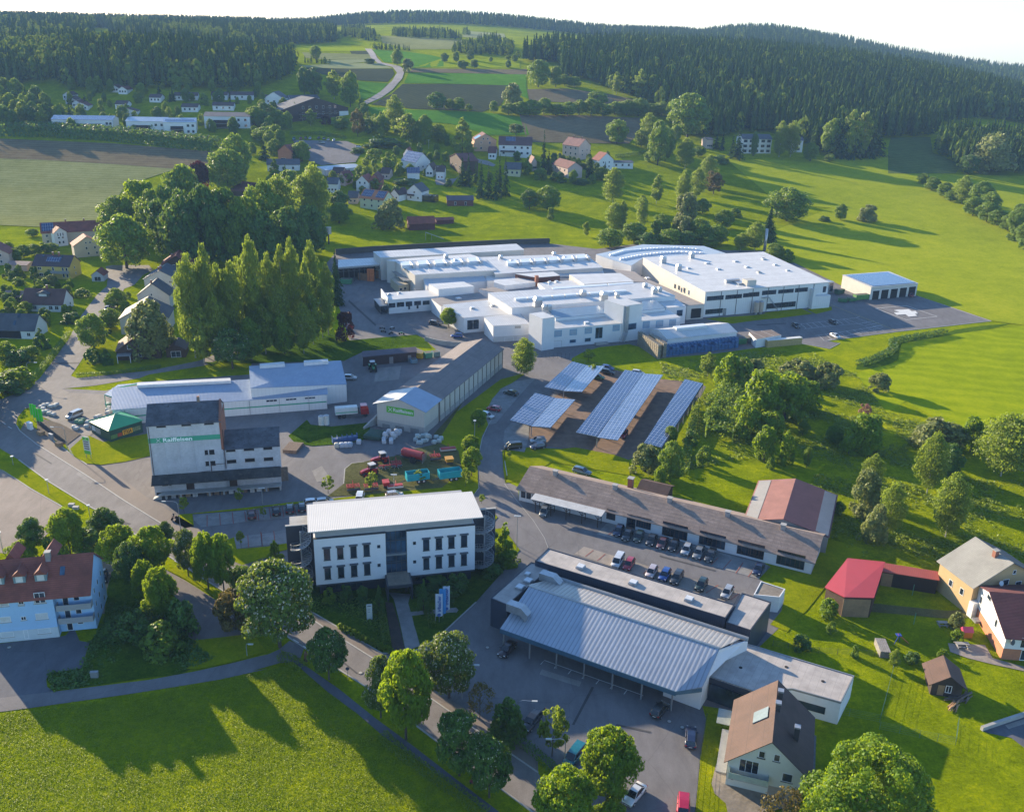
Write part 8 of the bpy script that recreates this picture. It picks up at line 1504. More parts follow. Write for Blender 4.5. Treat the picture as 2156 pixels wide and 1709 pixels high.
def tree(k,t,x,y,yt,w,label,group=None,cat=None):
    p=G(q(t,x,y)[0]); h=max(.8,height_at(p,q(t,x,yt)[0])); ww=w*.2615 if t!='D' else w; dist=math.hypot(math.hypot(p.x,p.y),CAMH-p.z); wid=max(.6,ww/FPX*dist*.98)
    nt_[0]+=1; cm,tm=proto(k,nt_[0]%3 if k not in('ball','pink','brown','red','bare') else 0)
    rz=random.uniform(0,6.28)
    if tm is None:
        o=bpy.data.objects.new(NAMES[k],cm); COL.objects.link(o); o.location=p; o.rotation_euler=(0,0,rz); o.scale=(wid,wid,h); tag(o,label,cat or 'shrub',group); return o
    r=empty(NAMES[k],p,rz,label,cat or 'tree',group)
    for nm,me in (('crown',cm),('trunk',tm)):
        o=bpy.data.objects.new(nm,me); COL.objects.link(o); o.parent=r
        o.scale=(wid,wid,h) if nm=='crown' else (max(wid,h*.45),max(wid,h*.45),h)
    return r
def trees(t,rows,desc,group,cat=None):
    n=len(rows); idx=sorted(range(n),key=lambda i:rows[i][1])
    rank={i:j for j,i in enumerate(idx)}
    for i,(k,x,y,yt,w) in enumerate(rows):
        j=rank[i]; lab='%s, %s'%(desc,'leftmost' if j==0 and n>1 else ('rightmost' if j==n-1 and n>1 else ('%s from the left'%(ORD[j] if j<20 else 'one')))) if n>1 else desc
        tree(k,t,x,y,yt,w,lab if j<20 else desc,group,cat)
D='D'
for a in [('flower',D,590,1362,1190,142,'largest round chestnut with cream blossom beside the office garden'),('brown',D,497,1325,1235,78,'bronze-green chestnut left of the largest round one'),('chest',D,693,1430,1328,76,'round dark chestnut above the lane corner'),('flower',D,802,1510,1387,66,'narrow flowering chestnut left of the tall bright one'),('maple',D,855,1556,1375,104,'tallest bright green oval tree on the road verge'),('flower',D,945,1468,1332,110,'cream flowering chestnut across the road by the car park'),('bare',D,1010,1512,1440,55,'thin sparse young tree on the car park verge'),('chest',D,967,1632,1505,98,'dark chestnut on the lower road verge'),('chest',D,1030,1678,1560,86,'dark chestnut right above the red bench'),('bushd',D,1068,1562,1478,72,'bushy dark shrub left of the black estate car','h','shrub'),('sap',D,1162,1592,1493,66,'pale green young tree between estate car and teal van'),('maple',D,1277,1692,1538,120,'dense round green tree beside the teal van'),('maple',D,1185,1765,1626,124,'bright green tree cut by the bottom edge left of white saloon'),('maple',D,1280,1760,1688,60,'small green treetop at the bottom edge below dense tree'),('huge',D,1805,1790,1588,245,'huge bright green tree at the bottom right corner'),('bare',D,1645,1745,1662,85,'dry brown bare shrub beside the brown roofed house')]: tree(*a[:7])
trees(D,[('chest',72,1162,1093,50),('maple',150,1172,1072,66),('chest',222,1132,1072,58),('maple',50,1188,1140,52),('maple',255,1198,1108,74),('chest',280,1242,1143,62),('maple',325,1217,1112,80),('chest',352,1150,1100,32),('bushd',185,1165,1112,60),('bushd',120,1180,1130,50),('maple',310,1275,1180,48),('maple',345,1312,1197,68)],'round green tree in the group above the blue house','trees above the blue house')
trees(D,[('flower',397,1213,1116,48),('maple',439,1241,1121,58),('maple',472,1248,1126,58)],'straight trunked tree on the curved verge','trees on the curved verge')
for a in [('decd',D,508,1240,1190,48,'small dark round tree behind the bronze chestnut'),('thujab',D,581,1196,1138,46,'bright green cone shaped tree left of the office'),('bushd',D,385,1338,1262,58,'dark leafy shrub beside the purple grey pavement','b','shrub'),('bushd',D,290,1345,1290,70,'low dark shrub under the trees beside blue house','b','shrub'),('bush',D,340,1375,1320,80,'mixed shrub mass above the lane verge','b','shrub'),('bushd',D,250,1340,1305,60,'dark shrub beside the steps of the blue house','b','shrub'),
 ('thujab',D,1062,1182,1100,46,'bright cone tree on the grass island right of office'),('thuja',D,892,1288,1220,34,'dark cone tree right of the office entrance'),('thuja',D,799,1295,1232,30,'dark cone tree left of the office entrance'),('sap',D,1014,1060,1040,16,'tiny round tree right of the office roof'),('maple',D,991,962,917,40,'upper bright tree on the strip beside the access road'),('maple',D,993,1003,942,44,'lower bright tree on the strip beside the access road'),('maple',D,1008,900,862,36,'bright tree beside the white car below the long shed'),('sap',D,980,1026,986,20,'thin young tree right of the turquoise trailers'),
 ('chest',D,490,776,694,76,'round green chestnut at the foot of the birch grove'),('willow',D,320,748,637,90,'large weeping tree in front of the brown timber house'),('red',D,726,714,660,44,'dark copper beech beside the works yard'),('spruce',D,709,642,527,38,'tall dark spruce at the right end of the birch grove'),('dec',D,198,732,663,54,'round tree beside the side street'),('dec',D,233,692,650,42,'round tree above the one at the side street'),('dec',D,248,648,608,38,'small garden tree beside the third street house'),('ball',D,196,764,733,34,'clipped green dome in the corner garden'),('thuja',D,88,735,692,38,'dark broad conifer right of the dark roofed house'),('dec',D,267,565,455,104,'large pale green tree right of the beige gabled house'),('maple',D,945,690,649,38,'round tree in front of the white front block'),('birch',D,1103,792,712,56,'birch at the works gate'),('decb',D,960,800,775,24,'small bright shrub tree on the bank below the long shed')]: tree(*a[:7])
for i,(x,y,yt,w) in enumerate(((388,1080,1046,22),(508,1153,1119,18),(505,1057,1028,20),(691,1038,1002,28),(784,1038,995,28),(883,1015,990,24),(555,1090,1066,14),(1073,970,950,10),(1238,760,735,26),(1246,795,768,26))): tree('sap',D,x,y,yt,w,['young tree on the corner grass beside the rider','young tree beside the stone ring','faint young tree under the store wing','sparse young tree on the paved yard edge','young tree among the red implements','young tree in front of the left turquoise trailer','thin sapling beside the parked black cars','tiny sapling on the lawn near black off-road car','small tree on the bank left of crate store','lower small tree on the bank left of crate store'][i],'young trees round the yards')
trees(D,[('birch', 412, 753, 533, 59), ('birch', 430, 750, 562, 43), ('birch', 447, 746, 516, 45), ('birch', 470, 738, 554, 49), ('birch', 486, 742, 568, 43), ('birch', 500, 745, 552, 51), ('birch', 520, 730, 544, 43), ('birch', 540, 735, 496, 49), ('birch', 548, 732, 604, 49), ('birch', 575, 728, 531, 45), ('birch', 592, 742, 600, 49), ('birch', 601, 726, 517, 41), ('birch', 623, 722, 500, 41), ('birch', 640, 745, 636, 49), ('birch', 649, 716, 554, 47), ('birch', 661, 700, 506, 39), ('birch', 680, 712, 589, 39), ('birch', 692, 705, 554, 37), ('birch', 512, 722, 540, 41), ('birch', 460, 760, 618, 49), ('birchs', 430, 765, 650, 60), ('birchs', 560, 745, 640, 56), ('dec', 600, 745, 660, 50), ('birchs', 660, 725, 620, 50), ('dec', 530, 760, 670, 48)],'tall birch in the dense grove beside the works','birch grove')
trees(D,[('dec',255,502,415,78),('decb',300,502,383,84),('dec',335,522,398,74),('dec',392,472,350,78),('dec',480,402,316,88),('dec',500,380,283,60),('decd',360,545,395,80),('decd',402,562,398,94),('decd',440,562,394,94),('decd',482,562,400,94),('dec',522,566,418,86),('dec',560,532,383,82),('birch',592,522,368,78),('birch',640,502,370,72),('birch',665,502,348,68),('decd',612,562,438,84),('decd',652,542,430,74),('decd',562,572,448,74),('dec',714,470,428,50),('decd',450,520,420,70)],'broad tree in the wood between field and village','wood between field and village')
trees(D,[('decd',-50,850,770,90),('decd',-95,880,790,110),('dec',-60,905,835,80),('decd',-130,860,770,120)],'tall roadside tree just outside the left edge','roadside trees at the left edge')
tree('red',D,428,452,345,52,'dark red copper beech at the field corner')
trees(D,[('dec',20,542,510,26),('dec',32,550,524,28),('dec',50,542,516,28),('dec',73,537,514,26),('dec',110,530,512,26),('dec',68,498,482,24),('bushd',92,532,512,26)],'small fruit tree in the orchard above the yellow house','orchard trees')
trees(D,[('decb',14,760,722,44),('bushd',40,768,736,48),('decb',62,754,730,40),('bushb',40,812,778,70),('bushd',10,830,800,60),('bush',20,700,690,30),('bushd',150,680,660,40),('bush',130,640,615,34),('bush',175,625,608,30),('bush',40,600,585,24),('bush',100,600,585,30)],'garden shrub beside the side street','side street shrubs','shrub')
# hillside village trees
c=[('spruces',100,1290,1130,120),('dec',130,1150,1018,235),('dec',30,1010,860,155),('dec',200,1012,890,165),('thuja',345,965,825,55),('thuja',185,880,810,50),('birchs',470,1012,880,95),('red',590,1002,930,110),('dec',715,1042,943,145),('brown',850,1102,868,105),('decd',930,1080,958,105),('dec',1040,1080,930,155),('birch',1150,1062,768,165),('birchs',1250,1152,908,185),('dec',1390,1162,930,125),('dec',1500,1132,1000,115),('column',1690,1232,948,165),('decd',500,780,548,125),('birchs',660,802,568,135),('dec',790,862,578,145)]
trees('01',c,'tree near the timber hotel and car park','trees round the timber hotel')
c=[('decd',420,762,540,95),('dec',400,1302,1140,140),('spruces',340,1322,1180,62),('thuja',180,1402,1275,105),('thuja',265,1422,1328,52),('spruces',1690,1502,1258,100),('spruces',1740,1502,1250,92),('spruces',1800,1482,1308,72),('spruces',1840,1592,1308,122),('spruces',1900,1592,1328,92),('spruces',1965,1602,1358,112),('spruces',1990,1562,1250,82),('spruces',2035,1582,1258,92)]
trees('01',c,'dark conifer in the village gardens','village conifers')
c=[('bushd',1580,1502,1438,62),('bush',1185,1392,1308,82),('bush',1080,1402,1268,112),('bush',970,1282,1200,110),('dec',740,1482,1392,135),('dec',320,1702,1378,250),('birch',500,1702,1308,200),('decd',700,1702,1538,165),('dec',200,1602,1378,155),('bush',1010,1240,1205,70),('bushd',1050,1180,1120,330),('bushd',1230,1480,1440,220),('bush',1430,1300,1230,60),('bush',960,1200,1155,40),('bushd',850,1230,1190,120)]
trees('01',c,'leafy tree or shrub between the village houses','village garden trees')
tree('willow',D,820,482,420,64,'round pale willow left of the dark red shed')
c=[('dec',510,482,368,85),('dec',1165,532,398,88),('bushw',1255,582,478,95),('bushd',950,512,475,100)]
for a,l in zip(c,('lone round tree in the far left field','lone tall tree at the bend of the country road','pale shrub right of the road bend tree','dark clipped shrub beside the country road')): tree(a[0],'01',*a[1:],l)
c=[('decd',1545,502,428,62),('dec',1640,502,418,52),('decd',1755,487,408,62),('decd',1695,552,488,95),('decd',1790,552,478,62),('dec',1920,502,458,32),('dec',2060,482,448,50),('dec',2110,502,440,50),('decd',2060,547,488,50),('decd',1480,882,743,145),('dec',1660,892,788,105),('dec',1590,882,800,95),('bush',1740,892,840,65),('dec',1945,907,815,78),('willow',2090,885,678,165)]
trees('01',c,'hedgerow tree between the far fields','hedgerow trees between fields')
c=[('dec',270,702,488,182),('dec',410,702,538,115),('birchs',900,762,578,95),('dec',870,722,600,80),('birchs',1090,802,558,125),('birchs',1200,802,598,145),('dec',1260,832,718,95),('dec',740,852,738,165),('dec',900,1162,963,172),('flower',90,1092,998,122),('dec',560,700,620,120),('dec',480,690,600,90)]
trees('02',c,'tree at the foot of the large forest','trees at the forest foot')
c=[('dec',30+i*95,925+(i%3)*5,835-(i%4)*14,120+(i%3)*25) for i in range(14)]
trees('02',c,'dense hedge tree along the brown fields','dense hedge below the brown field')
c=[('birch',1150,1202,908,155),('dec',1230,1332,978,165),('dec',1100,1182,1048,125),('dec',1290,1302,1018,125),('bush',1180,1302,1208,115),('dec',1380,1132,1008,75),('birch',1450,1362,1108,155),('dec',1470,1105,758,325),('spruces',1700,1202,1073,82),('spruces',1750,1212,1068,62),('spruces',1870,1282,1028,135),('spruces',1830,1252,1088,82),('bush',1590,1210,1175,36),('dec',1560,1260,1180,110),('bushd',1720,1310,1250,160),('decd',2000,1260,1060,60),('dec',1330,1230,1090,90)]
trees('02',c,'tree beside the forest edge hotel meadow','trees by the hotel meadow')
c=[('spruces',310,1392,1058,85),('spruces',350,1402,1208,92),('spruces',370,1402,1288,62),('spruces',680,1432,1213,92),('spruces',805,1402,1303,62),('bush',170,1402,1298,115),('bush',290,1442,1358,122),('dec',550,1482,1368,75),('bush',700,1482,1408,65),('dec',780,1452,1348,125),('bushd',430,1465,1390,140),('bushd',620,1485,1440,120),('bushd',600,1345,1310,160)]
trees('02',c,'conifer or shrub around the right village houses','right village garden trees')
c=[('birch',870,1642,1348,175),('birchs',1220,1642,1408,105),('birch',1100,1772,1568,105),('birch',1430,1702,1368,135),('birch',1545,1602,1348,125),('birch',1630,1502,1248,145),('brown',1680,1562,1368,155),('willow',1460,1802,1558,205),('decd',200,1682,1518,135),('dec',350,1692,1498,205),('dec',1590,1720,1600,120)]
trees('02',c,'loose birch or willow on the brook meadow','brook meadow trees')
c=[('bush',365,152,58,62),('birchs',655,292,168,65),('birch',880,262,8,155),('birch',940,262,0,92),('birch',1100,222,-22,105),('dec',1040,335,178,205),('dec',850,372,228,225),('dec',1250,305,108,155),('willow',1420,335,128,205),('dec',1560,352,148,205),('dec',1700,352,198,205),('dec',1760,222,78,155),('bush',1860,132,63,95),('birch',1900,402,258,125),('birch',2010,402,168,165),('dec',1330,370,230,220),('decd',1150,375,260,200),('decd',1470,375,250,220),('dec',1640,380,270,160)]
trees('12',c,'tree in the belt behind the curved hall','tree belt behind the curved hall')
for a,l in (((('spruce',90,332,43,155)),'darkest tall spruce behind the steel chimney'),(('dec',240,162,-100,330),'big spreading tree behind the dark spruce'),(('dec',672,157,28,92),'lone upright tree on the sunny meadow'),(('willow',895,167,38,155),'round shrubby tree right of the lone upright one'),(('bushd',545,167,125,85),'low dark shrub on the sunny meadow'),(('dec',140,472,348,165),'leafy tree at the back corner of the big hall'),(('bush',250,492,398,105),'shrub at the back corner of the big hall')): tree(a[0],'13',*a[1:],l)
c=[('dec',1340,1482,1398,95),('dec',1410,1532,1428,125),('dec',1510,1592,1468,115),('dec',1560,1622,1538,95),('birch',1650,1642,1418,135),('dec',1790,1672,1458,175),('dec',1870,1712,1548,145)]+[(k,x,y+1615,yt+1615,w) for k,x,y,yt,w in (('dec',1740,122,-28,155),('dec',1850,172,12,165),('dec',1930,202,78,145),('dec',2020,242,118,135),('dec',2090,272,58,155),('dec',2140,352,178,125),('dec',2110,162,28,125),('bush',2060,320,230,90),('bush',2154,400,300,110))]
trees('03',c,'leafy tree in the row along the right meadow','tree row along the right meadow')
for a,l in ((('birch',180,1265,975,130),'left poplar-like tree in front of the hotel'),(('birch',270,1265,970,130),'right poplar-like tree in front of the hotel'),(('dec',430,1300,1150,115),'round shrubby tree right of the hotel'),(('willow',1860,1390,1078,320),'large pale tree in front of the small right wood'),(('decd',1700,1400,1250,150),'dark shrubby tree left of the large pale one'),(('bush',590,1300,1240,90),'low shrub at the dark wood corner')): tree(a[0],'03',*a[1:],l)
c=[('spruces',590+i*48,1255+[0,15,22,25,25,22,15,5,-5][i],[960,930,895,885,885,900,925,970,1040][i],150) for i in range(9)]; c[0]=('dec',)+c[0][1:]; c[3]=('birchs',)+c[3][1:]; c[5]=('birchs',)+c[5][1:]
trees('03',c,'tall tree in the dark dome shaped clump','dark clump on the meadow')
# rough ground shrubs
c=[('birchs',1490,792,742,36),('bushb',1530,820,750,54),('bush',1560,818,755,48),('bushw',1588,802,757,44),('decb',1600,892,782,92),('decb',1652,882,790,104),('decb',1690,865,800,74),('bushw',1680,802,760,74),('bushw',1742,817,768,64),('bushw',1849,822,788,46),('decb',1570,925,850,60),('decb',1620,925,868,60)]
trees(D,c,'shrub or small tree on the wild ground behind carports','shrubs on the wild ground')
for a,l in ((('willow',1358,992,937,64),'grey-green willow above the long workshop roof'),(('dec',1410,1014,930,54),'tall bright tree above the long workshop roof'),(('decb',1387,1029,984,30),'small bright tree in front of the tall one'),(('dec',1410,935,898,30),'small tree at the end of the single carport'),(('bush',1455,935,905,34),'shrub right of the single carport end'),(('bush',1482,982,940,36),'shrub on the bright grass bank'),(('bush',1500,900,860,40),'low shrub on the top of the bright bank')): tree(a[0],D,*a[1:],l)
c=[('decb',60,482,208,185),('bushb',230,502,248,125),('bush',110,542,448,65),('dec',400,532,368,65),('dec',370,272,158,95),('decb',850,402,108,285),('dec',620,332,198,145),('decb',740,420,290,150)]
trees('23',c,'leafy shrub in the wild hollow','shrubs in the wild hollow')
c=[('willow',1450,400,158,390),('decd',1540,602,348,205),('birch',1370,742,240,215),('decb',1720,402,138,185),('birch',1965,602,98,400),('birch',2150,562,-20,230),('birch',900,802,428,190),('willow',850,902,560,240),('birch',1050,1092,650,190),('willow',930,1132,838,205),('birch',1520,1092,578,275),('bush',660,902,808,95),('pink',870,112,18,95)]
trees('23',c,'loose tree on the tall grass slope','trees on the grass slope')
c=[('bushb',580,132,8,155),('bush',600,272,178,85),('bushd',360,382,280,145),('bush',790,462,368,65),('birchs',1100,542,398,95),('bushd',1250,502,428,115),('bushw',1600,222,108,115),('bushb',1610,332,238,95),('bushb',1500,462,398,85),('bush',470,922,848,55)]
trees('33',c,'garden shrub on the fenced lawns','shrubs on the fenced lawns','shrub')
c=[('bushb',620,1622,1508,105),('bushd',750,1602,1488,115),('bushd',890,1602,1498,105),('bushd',1480,1482,1400,180),('bushd',1650,1545,1400,200),('bushd',1560,1600,1500,160),('bushd',1930,1400,1320,180),('bushd',1350,1560,1480,120),('bush',1940,1290,1120,150),('bushb',2060,1310,1200,200),('bushd',1950,1085,1050,70)]
trees('21',c,'dark shrub in the beds around the office','shrubs around the office','shrub')
for i in range(12):
    f=i/11; x=710+400*f; y=235+190*f; tree('bushb','31',x,y,y-45,60,'low yellow-green clipped shrub in the roadside row of office garden','clipped roadside shrubs')
def hedge(t,pts,w,h,mat,label,name='hedge',dens=55,leaf=.13):
    W=[G(p) for p in q(t,*pts)]; C=[];N=[]
    for a,c in zip(W,W[1:]):
        L=(c-a).length; d=(c-a).normalized(); nn=Vector((-d.y,d.x,0)); n=int(L*dens*(w+2*h)/2)
        s=rng.random(n)*L; u=rng.uniform(-1,1,n); hh=h*(.82+.3*rng.random(n)); side=rng.random(n)<(2*h/(2*h+w))
        off=np.where(side,np.sign(u)*w/2,u*w/2); z=np.where(side,rng.random(n)*hh,hh)
        P=np.array(a)+np.outer(s,np.array(d))+np.outer(off,np.array(nn)); P[:,2]=T(P[:,0],P[:,1])+z; P+=rng.normal(size=P.shape)*.06
        nr=np.where(side[:,None],np.outer(np.sign(u),np.array(nn)),np.array([0,0,1.])); nr=nr+rng.normal(size=P.shape)*.5; C.append(P);N.append(nr)
    C=np.concatenate(C);N=np.concatenate(N);N/=np.linalg.norm(N,axis=1,keepdims=True); o0=W[0]; C-=np.array(o0)
    me=qmesh('hedge',C,N,leaf*rng.uniform(.6,1.3,len(C)),[mat]); o=bpy.data.objects.new(name,me); COL.objects.link(o); o.location=o0; tag(o,label,'hedge')
hedge('31',(1025,65,1055,200,1085,370),1.2,1.2,LM['hedge'],'clipped box hedge left of the stone office path'); hedge('31',(1415,95,1430,150,1450,225),1.2,1.1,LM['hedge'],'short clipped box hedge beside the banner flags'); hedge('31',(1045,1105,1250,1290,1450,1430,1650,1570,1880,1750),1.6,1.1,LM['hedge'],'leafy yellow-green hedge along the footpath and meadow',dens=45); hedge('31',(215,475,300,500,420,570),1.6,1.2,LM['hedge'],'short hedge end at the lane corner above the meadow')
hedge('10',(0,1540,200,1480,330,1380,420,1270,560,1080),1.6,1.4,LM['mid'],'green hedge along the left side of the side street'); hedge('01',(300,1085,540,1085,755,1120),2.0,2.2,LM['mid'],'green hedge behind the village car park',dens=12,leaf=.35); hedge('10',(620,1415,900,1400,1300,1345),1.0,1.0,LM['dark'],'dark hedge along the branch street garden'); hedge('32',(0,1080,200,1210,420,1400),1.3,1.0,LM['dark'],'dark hedge between sidewalk and large car park'); hedge('02',(895,1270,1130,1235),2,2,LM['dark'],'far straight hedge right of the small red roofed house',dens=12,leaf=.35)
hedge('22',(1540,60,1500,250,1470,420,1440,600),2,1.2,LM['mid'],'low overgrown bank edge east of the single carport',dens=20,leaf=.25); hedge('12',(1990,1450,1830,1560,1700,1709),6,4,LM['mid'],'overgrown dark bank beside the solar carports',dens=14,leaf=.3)
hedge('22',(1850,-20,1740,180,1720,330),7,3.6,LM['mid'],'overgrown hedge bank continuing below the solar carports',dens=14,leaf=.3)
hedge('13',(820,1330,950,1290,1060,1240,1110,1190,1090,1150,1200,1125,1400,1095,1520,1070),2.4,1.6,LM['dark'],'dark winding brook vegetation in the right meadow',dens=16,leaf=.3)
hedge('00',(0,1080,400,1090,900,1120,1300,1160,1750,1210),12,7,LM['dark'],'thick dark hedge belt between hillside blocks and field',dens=3.2,leaf=.8)
def garden(t,poly,n,kinds,hr,wr,lab,grp,seed):
    rr=random.Random(seed); P=xy(t,*poly); xs=[p[0] for p in P]; ys=[p[1] for p in P]; k=0
    while k<n:
        x=rr.uniform(min(xs),max(xs)); y=rr.uniform(min(ys),max(ys))
        if not inside(np.array([x]),np.array([y]),P)[0]: continue
        k+=1; kd=rr.choice(kinds); cm,tm=proto(kd,k%3); h=rr.uniform(*hr); w=h*rr.uniform(*wr)
        o=bpy.data.objects.new(NAMES[kd],cm); COL.objects.link(o); o.location=(x,y,Tz(x,y)-.2); o.rotation_euler=(0,0,rr.uniform(0,6)); o.scale=(w,w,h); tag(o,lab,'tree',grp)
# roofless woods ---------------------------------------------------------------
def low_spruce(r,n_t=8,n_k=7):
    "low polygon spruce for woods: tiers of drooping triangles (as quads)"
    C=[]
    V=[];F=[]
    for i in range(n_t):
        t=i/n_t; zt=.18+.82*(t+1.25/n_t); zb=.12+.88*t; R=.5*(1-t)**.75*r.uniform(.85,1.1); a0=r.random()*6.28; m=n_k if i<n_t-2 else n_k-2
        for k in range(m):
            a=a0+6.283*k/m; w=6.283/m*.62; rr=R*r.uniform(.75,1.15); b=len(V)
            V+= [(0,0,min(1,zt)),(math.cos(a-w)*rr*.75,math.sin(a-w)*rr*.75,zb+.03),(math.cos(a)*rr,math.sin(a)*rr,zb-.03*r.random()),(math.cos(a+w)*rr*.75,math.sin(a+w)*rr*.75,zb+.03)]
    return np.array(V)
def low_dec(r,n=60):
    ang=r.random(n)*6.283; t=r.random(n)**.8; R=R_prof('oval',t)*.5*r.uniform(.7,1.05,n); C=np.stack([np.cos(ang)*R,np.sin(ang)*R,.15+.85*t],1); N=np.stack([np.cos(ang),np.sin(ang),(t-.35)*2],1)+r.normal(size=(n,3))*.35; N/=np.linalg.norm(N,axis=1,keepdims=True)
    up=r.normal(size=(n,3)); A=np.cross(N,up); A/=np.linalg.norm(A,axis=1,keepdims=True); Bv=np.cross(N,A); s=r.uniform(.09,.17,n)[:,None]; v=np.stack([C-A*s,C-Bv*s*.8,C+A*s,C+Bv*s*.8],1); return v.reshape(-1,3)
LS_=[low_spruce(np.random.default_rng(i)) for i in range(6)]; LD_=[low_dec(np.random.default_rng(50+i)) for i in range(5)]
def merged(name,plist,mats,label,cat):
    "plist: (x,y,z,h,w,kind index,variant)"
    VV=[];MI=[]
    for (x,y,z,h,w_,kd,v) in plist:
        src=(LS_ if kd==0 else LD_)[v%(6 if kd==0 else 5)]; a=(v*1.7+x)%6.28; ca,sa=math.cos(a),math.sin(a)
        P=np.empty_like(src); P[:,0]=(src[:,0]*ca-src[:,1]*sa)*w_+x; P[:,1]=(src[:,0]*sa+src[:,1]*ca)*w_+y; P[:,2]=src[:,2]*h+z-.5; VV.append(P); MI.append(np.full(len(src)//4,kd))
    V=np.concatenate(VV).astype(np.float32); mi=np.concatenate(MI); n=len(V)//4; me=bpy.data.meshes.new(name); me.vertices.add(len(V)); me.vertices.foreach_set('co',V.ravel()); me.loops.add(len(V)); me.loops.foreach_set('vertex_index',np.arange(len(V))); me.polygons.add(n); me.polygons.foreach_set('loop_start',np.arange(0,len(V),4)); me.polygons.foreach_set('loop_total',np.full(n,4))
    for m in mats: me.materials.append(m)
    me.polygons.foreach_set('material_index',mi); me.update(calc_edges=True); o=bpy.data.objects.new(name,me); COL.objects.link(o); tag(o,label,cat,kind='stuff'); return o
wood_s=leafmat('wood spruce',(.006,.022,.006),(.085,.135,.026),.0,(.3,.4,.05),0); wood_d=leafmat('wood broadleaf',(.035,.07,.01),(.13,.19,.03),.15,None,0)
for m_ in (wood_s,wood_d,LM['spruce']): b_=m_.node_tree.nodes['Principled BSDF']; b_.inputs['Specular IOR Level'].default_value=0; b_.inputs['Roughness'].default_value=1
def scatter(poly,step,mixf,hs,edge=None):
    "poly: world xy outline; jittered grid points"
    xs=[p[0] for p in poly]; ys=[p[1] for p in poly]; gx,gy=np.meshgrid(np.arange(min(xs),max(xs),step),np.arange(min(ys),max(ys),step)); X=(gx+rng.uniform(-.45,.45,gx.shape)*step).ravel(); Y=(gy+rng.uniform(-.45,.45,gy.shape)*step).ravel(); ok=inside(X,Y,poly); X=X[ok];Y=Y[ok]; Z=T(X,Y); out=[]
    cl=np.sin(X*.021+1)*np.cos(Y*.017)+.5*np.sin(X*.06+Y*.045)
    for x,y,z,c_ in zip(X,Y,Z,cl):
        kd=1 if (random.random()<mixf*(1.6 if c_>.5 else .4)) else 0; h=random.uniform(*hs)*(1 if kd==0 else .8)
        out.append((x,y,z,h,h*(.36 if kd==0 else .62)*random.uniform(.85,1.15),kd,random.randrange(30)))
    return out
def xy(t,*a): return [(lambda g:(g.x,g.y))(G(p)) for p in q(t,*a)]
W_=[]
garden('00',(380,1060,420,905,500,740,900,660,1180,700,2100,730,2150,870,1600,850,900,860,1000,900,2140,1010,1900,1100,1100,1090),95,['dec','decd','bush','birchs','dec','spruces'],(5,12),(.5,.8),'small tree in the gardens between the hillside bungalows','hillside garden trees',4)
garden('01',(480,1330,1000,1250,1250,1160,1800,1240,1950,1500,1500,1420,1200,1480,1180,1700,800,1520,560,1480),42,['dec','bush','bushd','birchs','decd'],(3.5,8),(.6,.95),'small leafy tree in the gardens of the village centre','village centre garden trees',5)
garden('01',(860,800,1010,960,1500,1100,1750,1250,1500,1240,1000,1150,900,1000),16,['dec','birchs','decd','bushd'],(7,14),(.5,.75),'large loose tree between village car park and fields','trees between car park and fields',11)
garden('02',(0,1290,600,1240,1030,1300,900,1380,560,1480,100,1440),26,['dec','bush','bushd','decd'],(3.5,8),(.6,.95),'small leafy tree in the gardens of the right village end','right village end trees',6)
garden('10',(0,600,250,600,700,680,560,860,650,930,420,1000,0,1130),60,['bush','bushd','dec','decd','bushw'],(1.6,5),(.7,1.1),'small tree or shrub in the gardens left of the side street','side street garden trees',7)
garden('10',(900,760,1080,700,1100,800,960,1000,930,1130,1000,1320,700,1340,760,1160),14,['bush','bushd','dec'],(1.5,4.5),(.7,1.1),'small shrub in the gardens right of the side street','right side street shrubs',17)
garden('00',(0,1080,0,800,120,780,380,900,400,1060),30,['dec','decd','birchs'],(11,18),(.5,.7),'large tree in the belt at the left end of the hillside','left hillside belt trees',8)
garden('01',(0,1300,0,870,300,900,420,1000,300,1130,200,1290),22,['dec','decd','dec'],(8,15),(.55,.8),'large tree between hillside blocks and village car park','trees below the hillside blocks',9)
FR=xy('02',120,500,440,505,470,630,700,650,860,730,1100,815,1290,900,1330,1010,1480,1105,1640,1125,1900,1075,2150,1065)+xy('03',400,1190,560,1255,1080,1112,1420,1105,1500,1010,1800,960,2154,1000)+[(1000,700),(950,1200),(420,1320),(150,1350),(40,1220)]
W_+=scatter(FR,6.4,.16,(16,27))
W_+=scatter(xy('03',1420,1225,1550,1285,1640,1375,1800,1395,2154,1400)+[(720,600),(720,700)]+xy('03',2154,1180,1800,1150,1480,1130),6.2,.25,(17,24))
FLp=xy('00',-500,800,0,720,300,660,700,735,1180,712,1700,725,2100,730)+xy('01',0,745,300,640,350,560,330,500)+[(-225,960),(-420,980),(-800,960)]
W_+=scatter(FLp,6.5,.55,(17,26))
W_+=scatter(xy('00',-400,960,0,900,120,860,350,800,350,900,130,900,0,1000,-300,1060),7,.9,(12,18))
near=sorted([p for p in W_ if p[5]==0],key=lambda p:p[1]-abs(p[0])*.2)
# nearest spruces of the woods as individuals, sharing three meshes
ind=set(id(p) for p in near[:296]); ims=[]
for v in range(3):
    me=spruce_mesh(13,8,LM['spruce'],90+v,.10); ims.append(me)
lt=trunk_mesh(.0,.95,.02,bark,3,0)
for i,p in enumerate(near[:296]):
    o=bpy.data.objects.new('spruce_tree',ims[p[6]%3]); COL.objects.link(o); o.location=(p[0],p[1],p[2]); o.scale=(p[4],p[4],p[3]); o.rotation_euler=(0,0,p[6]); tag(o,'dark spruce standing in the front rows of the woods','tree',group='spruces at the front of the woods')
rest=[p for p in W_ if id(p) not in ind]; merged('forest',rest,[wood_s,wood_d],'dense spruce forest covering the hills behind the valley','forest')
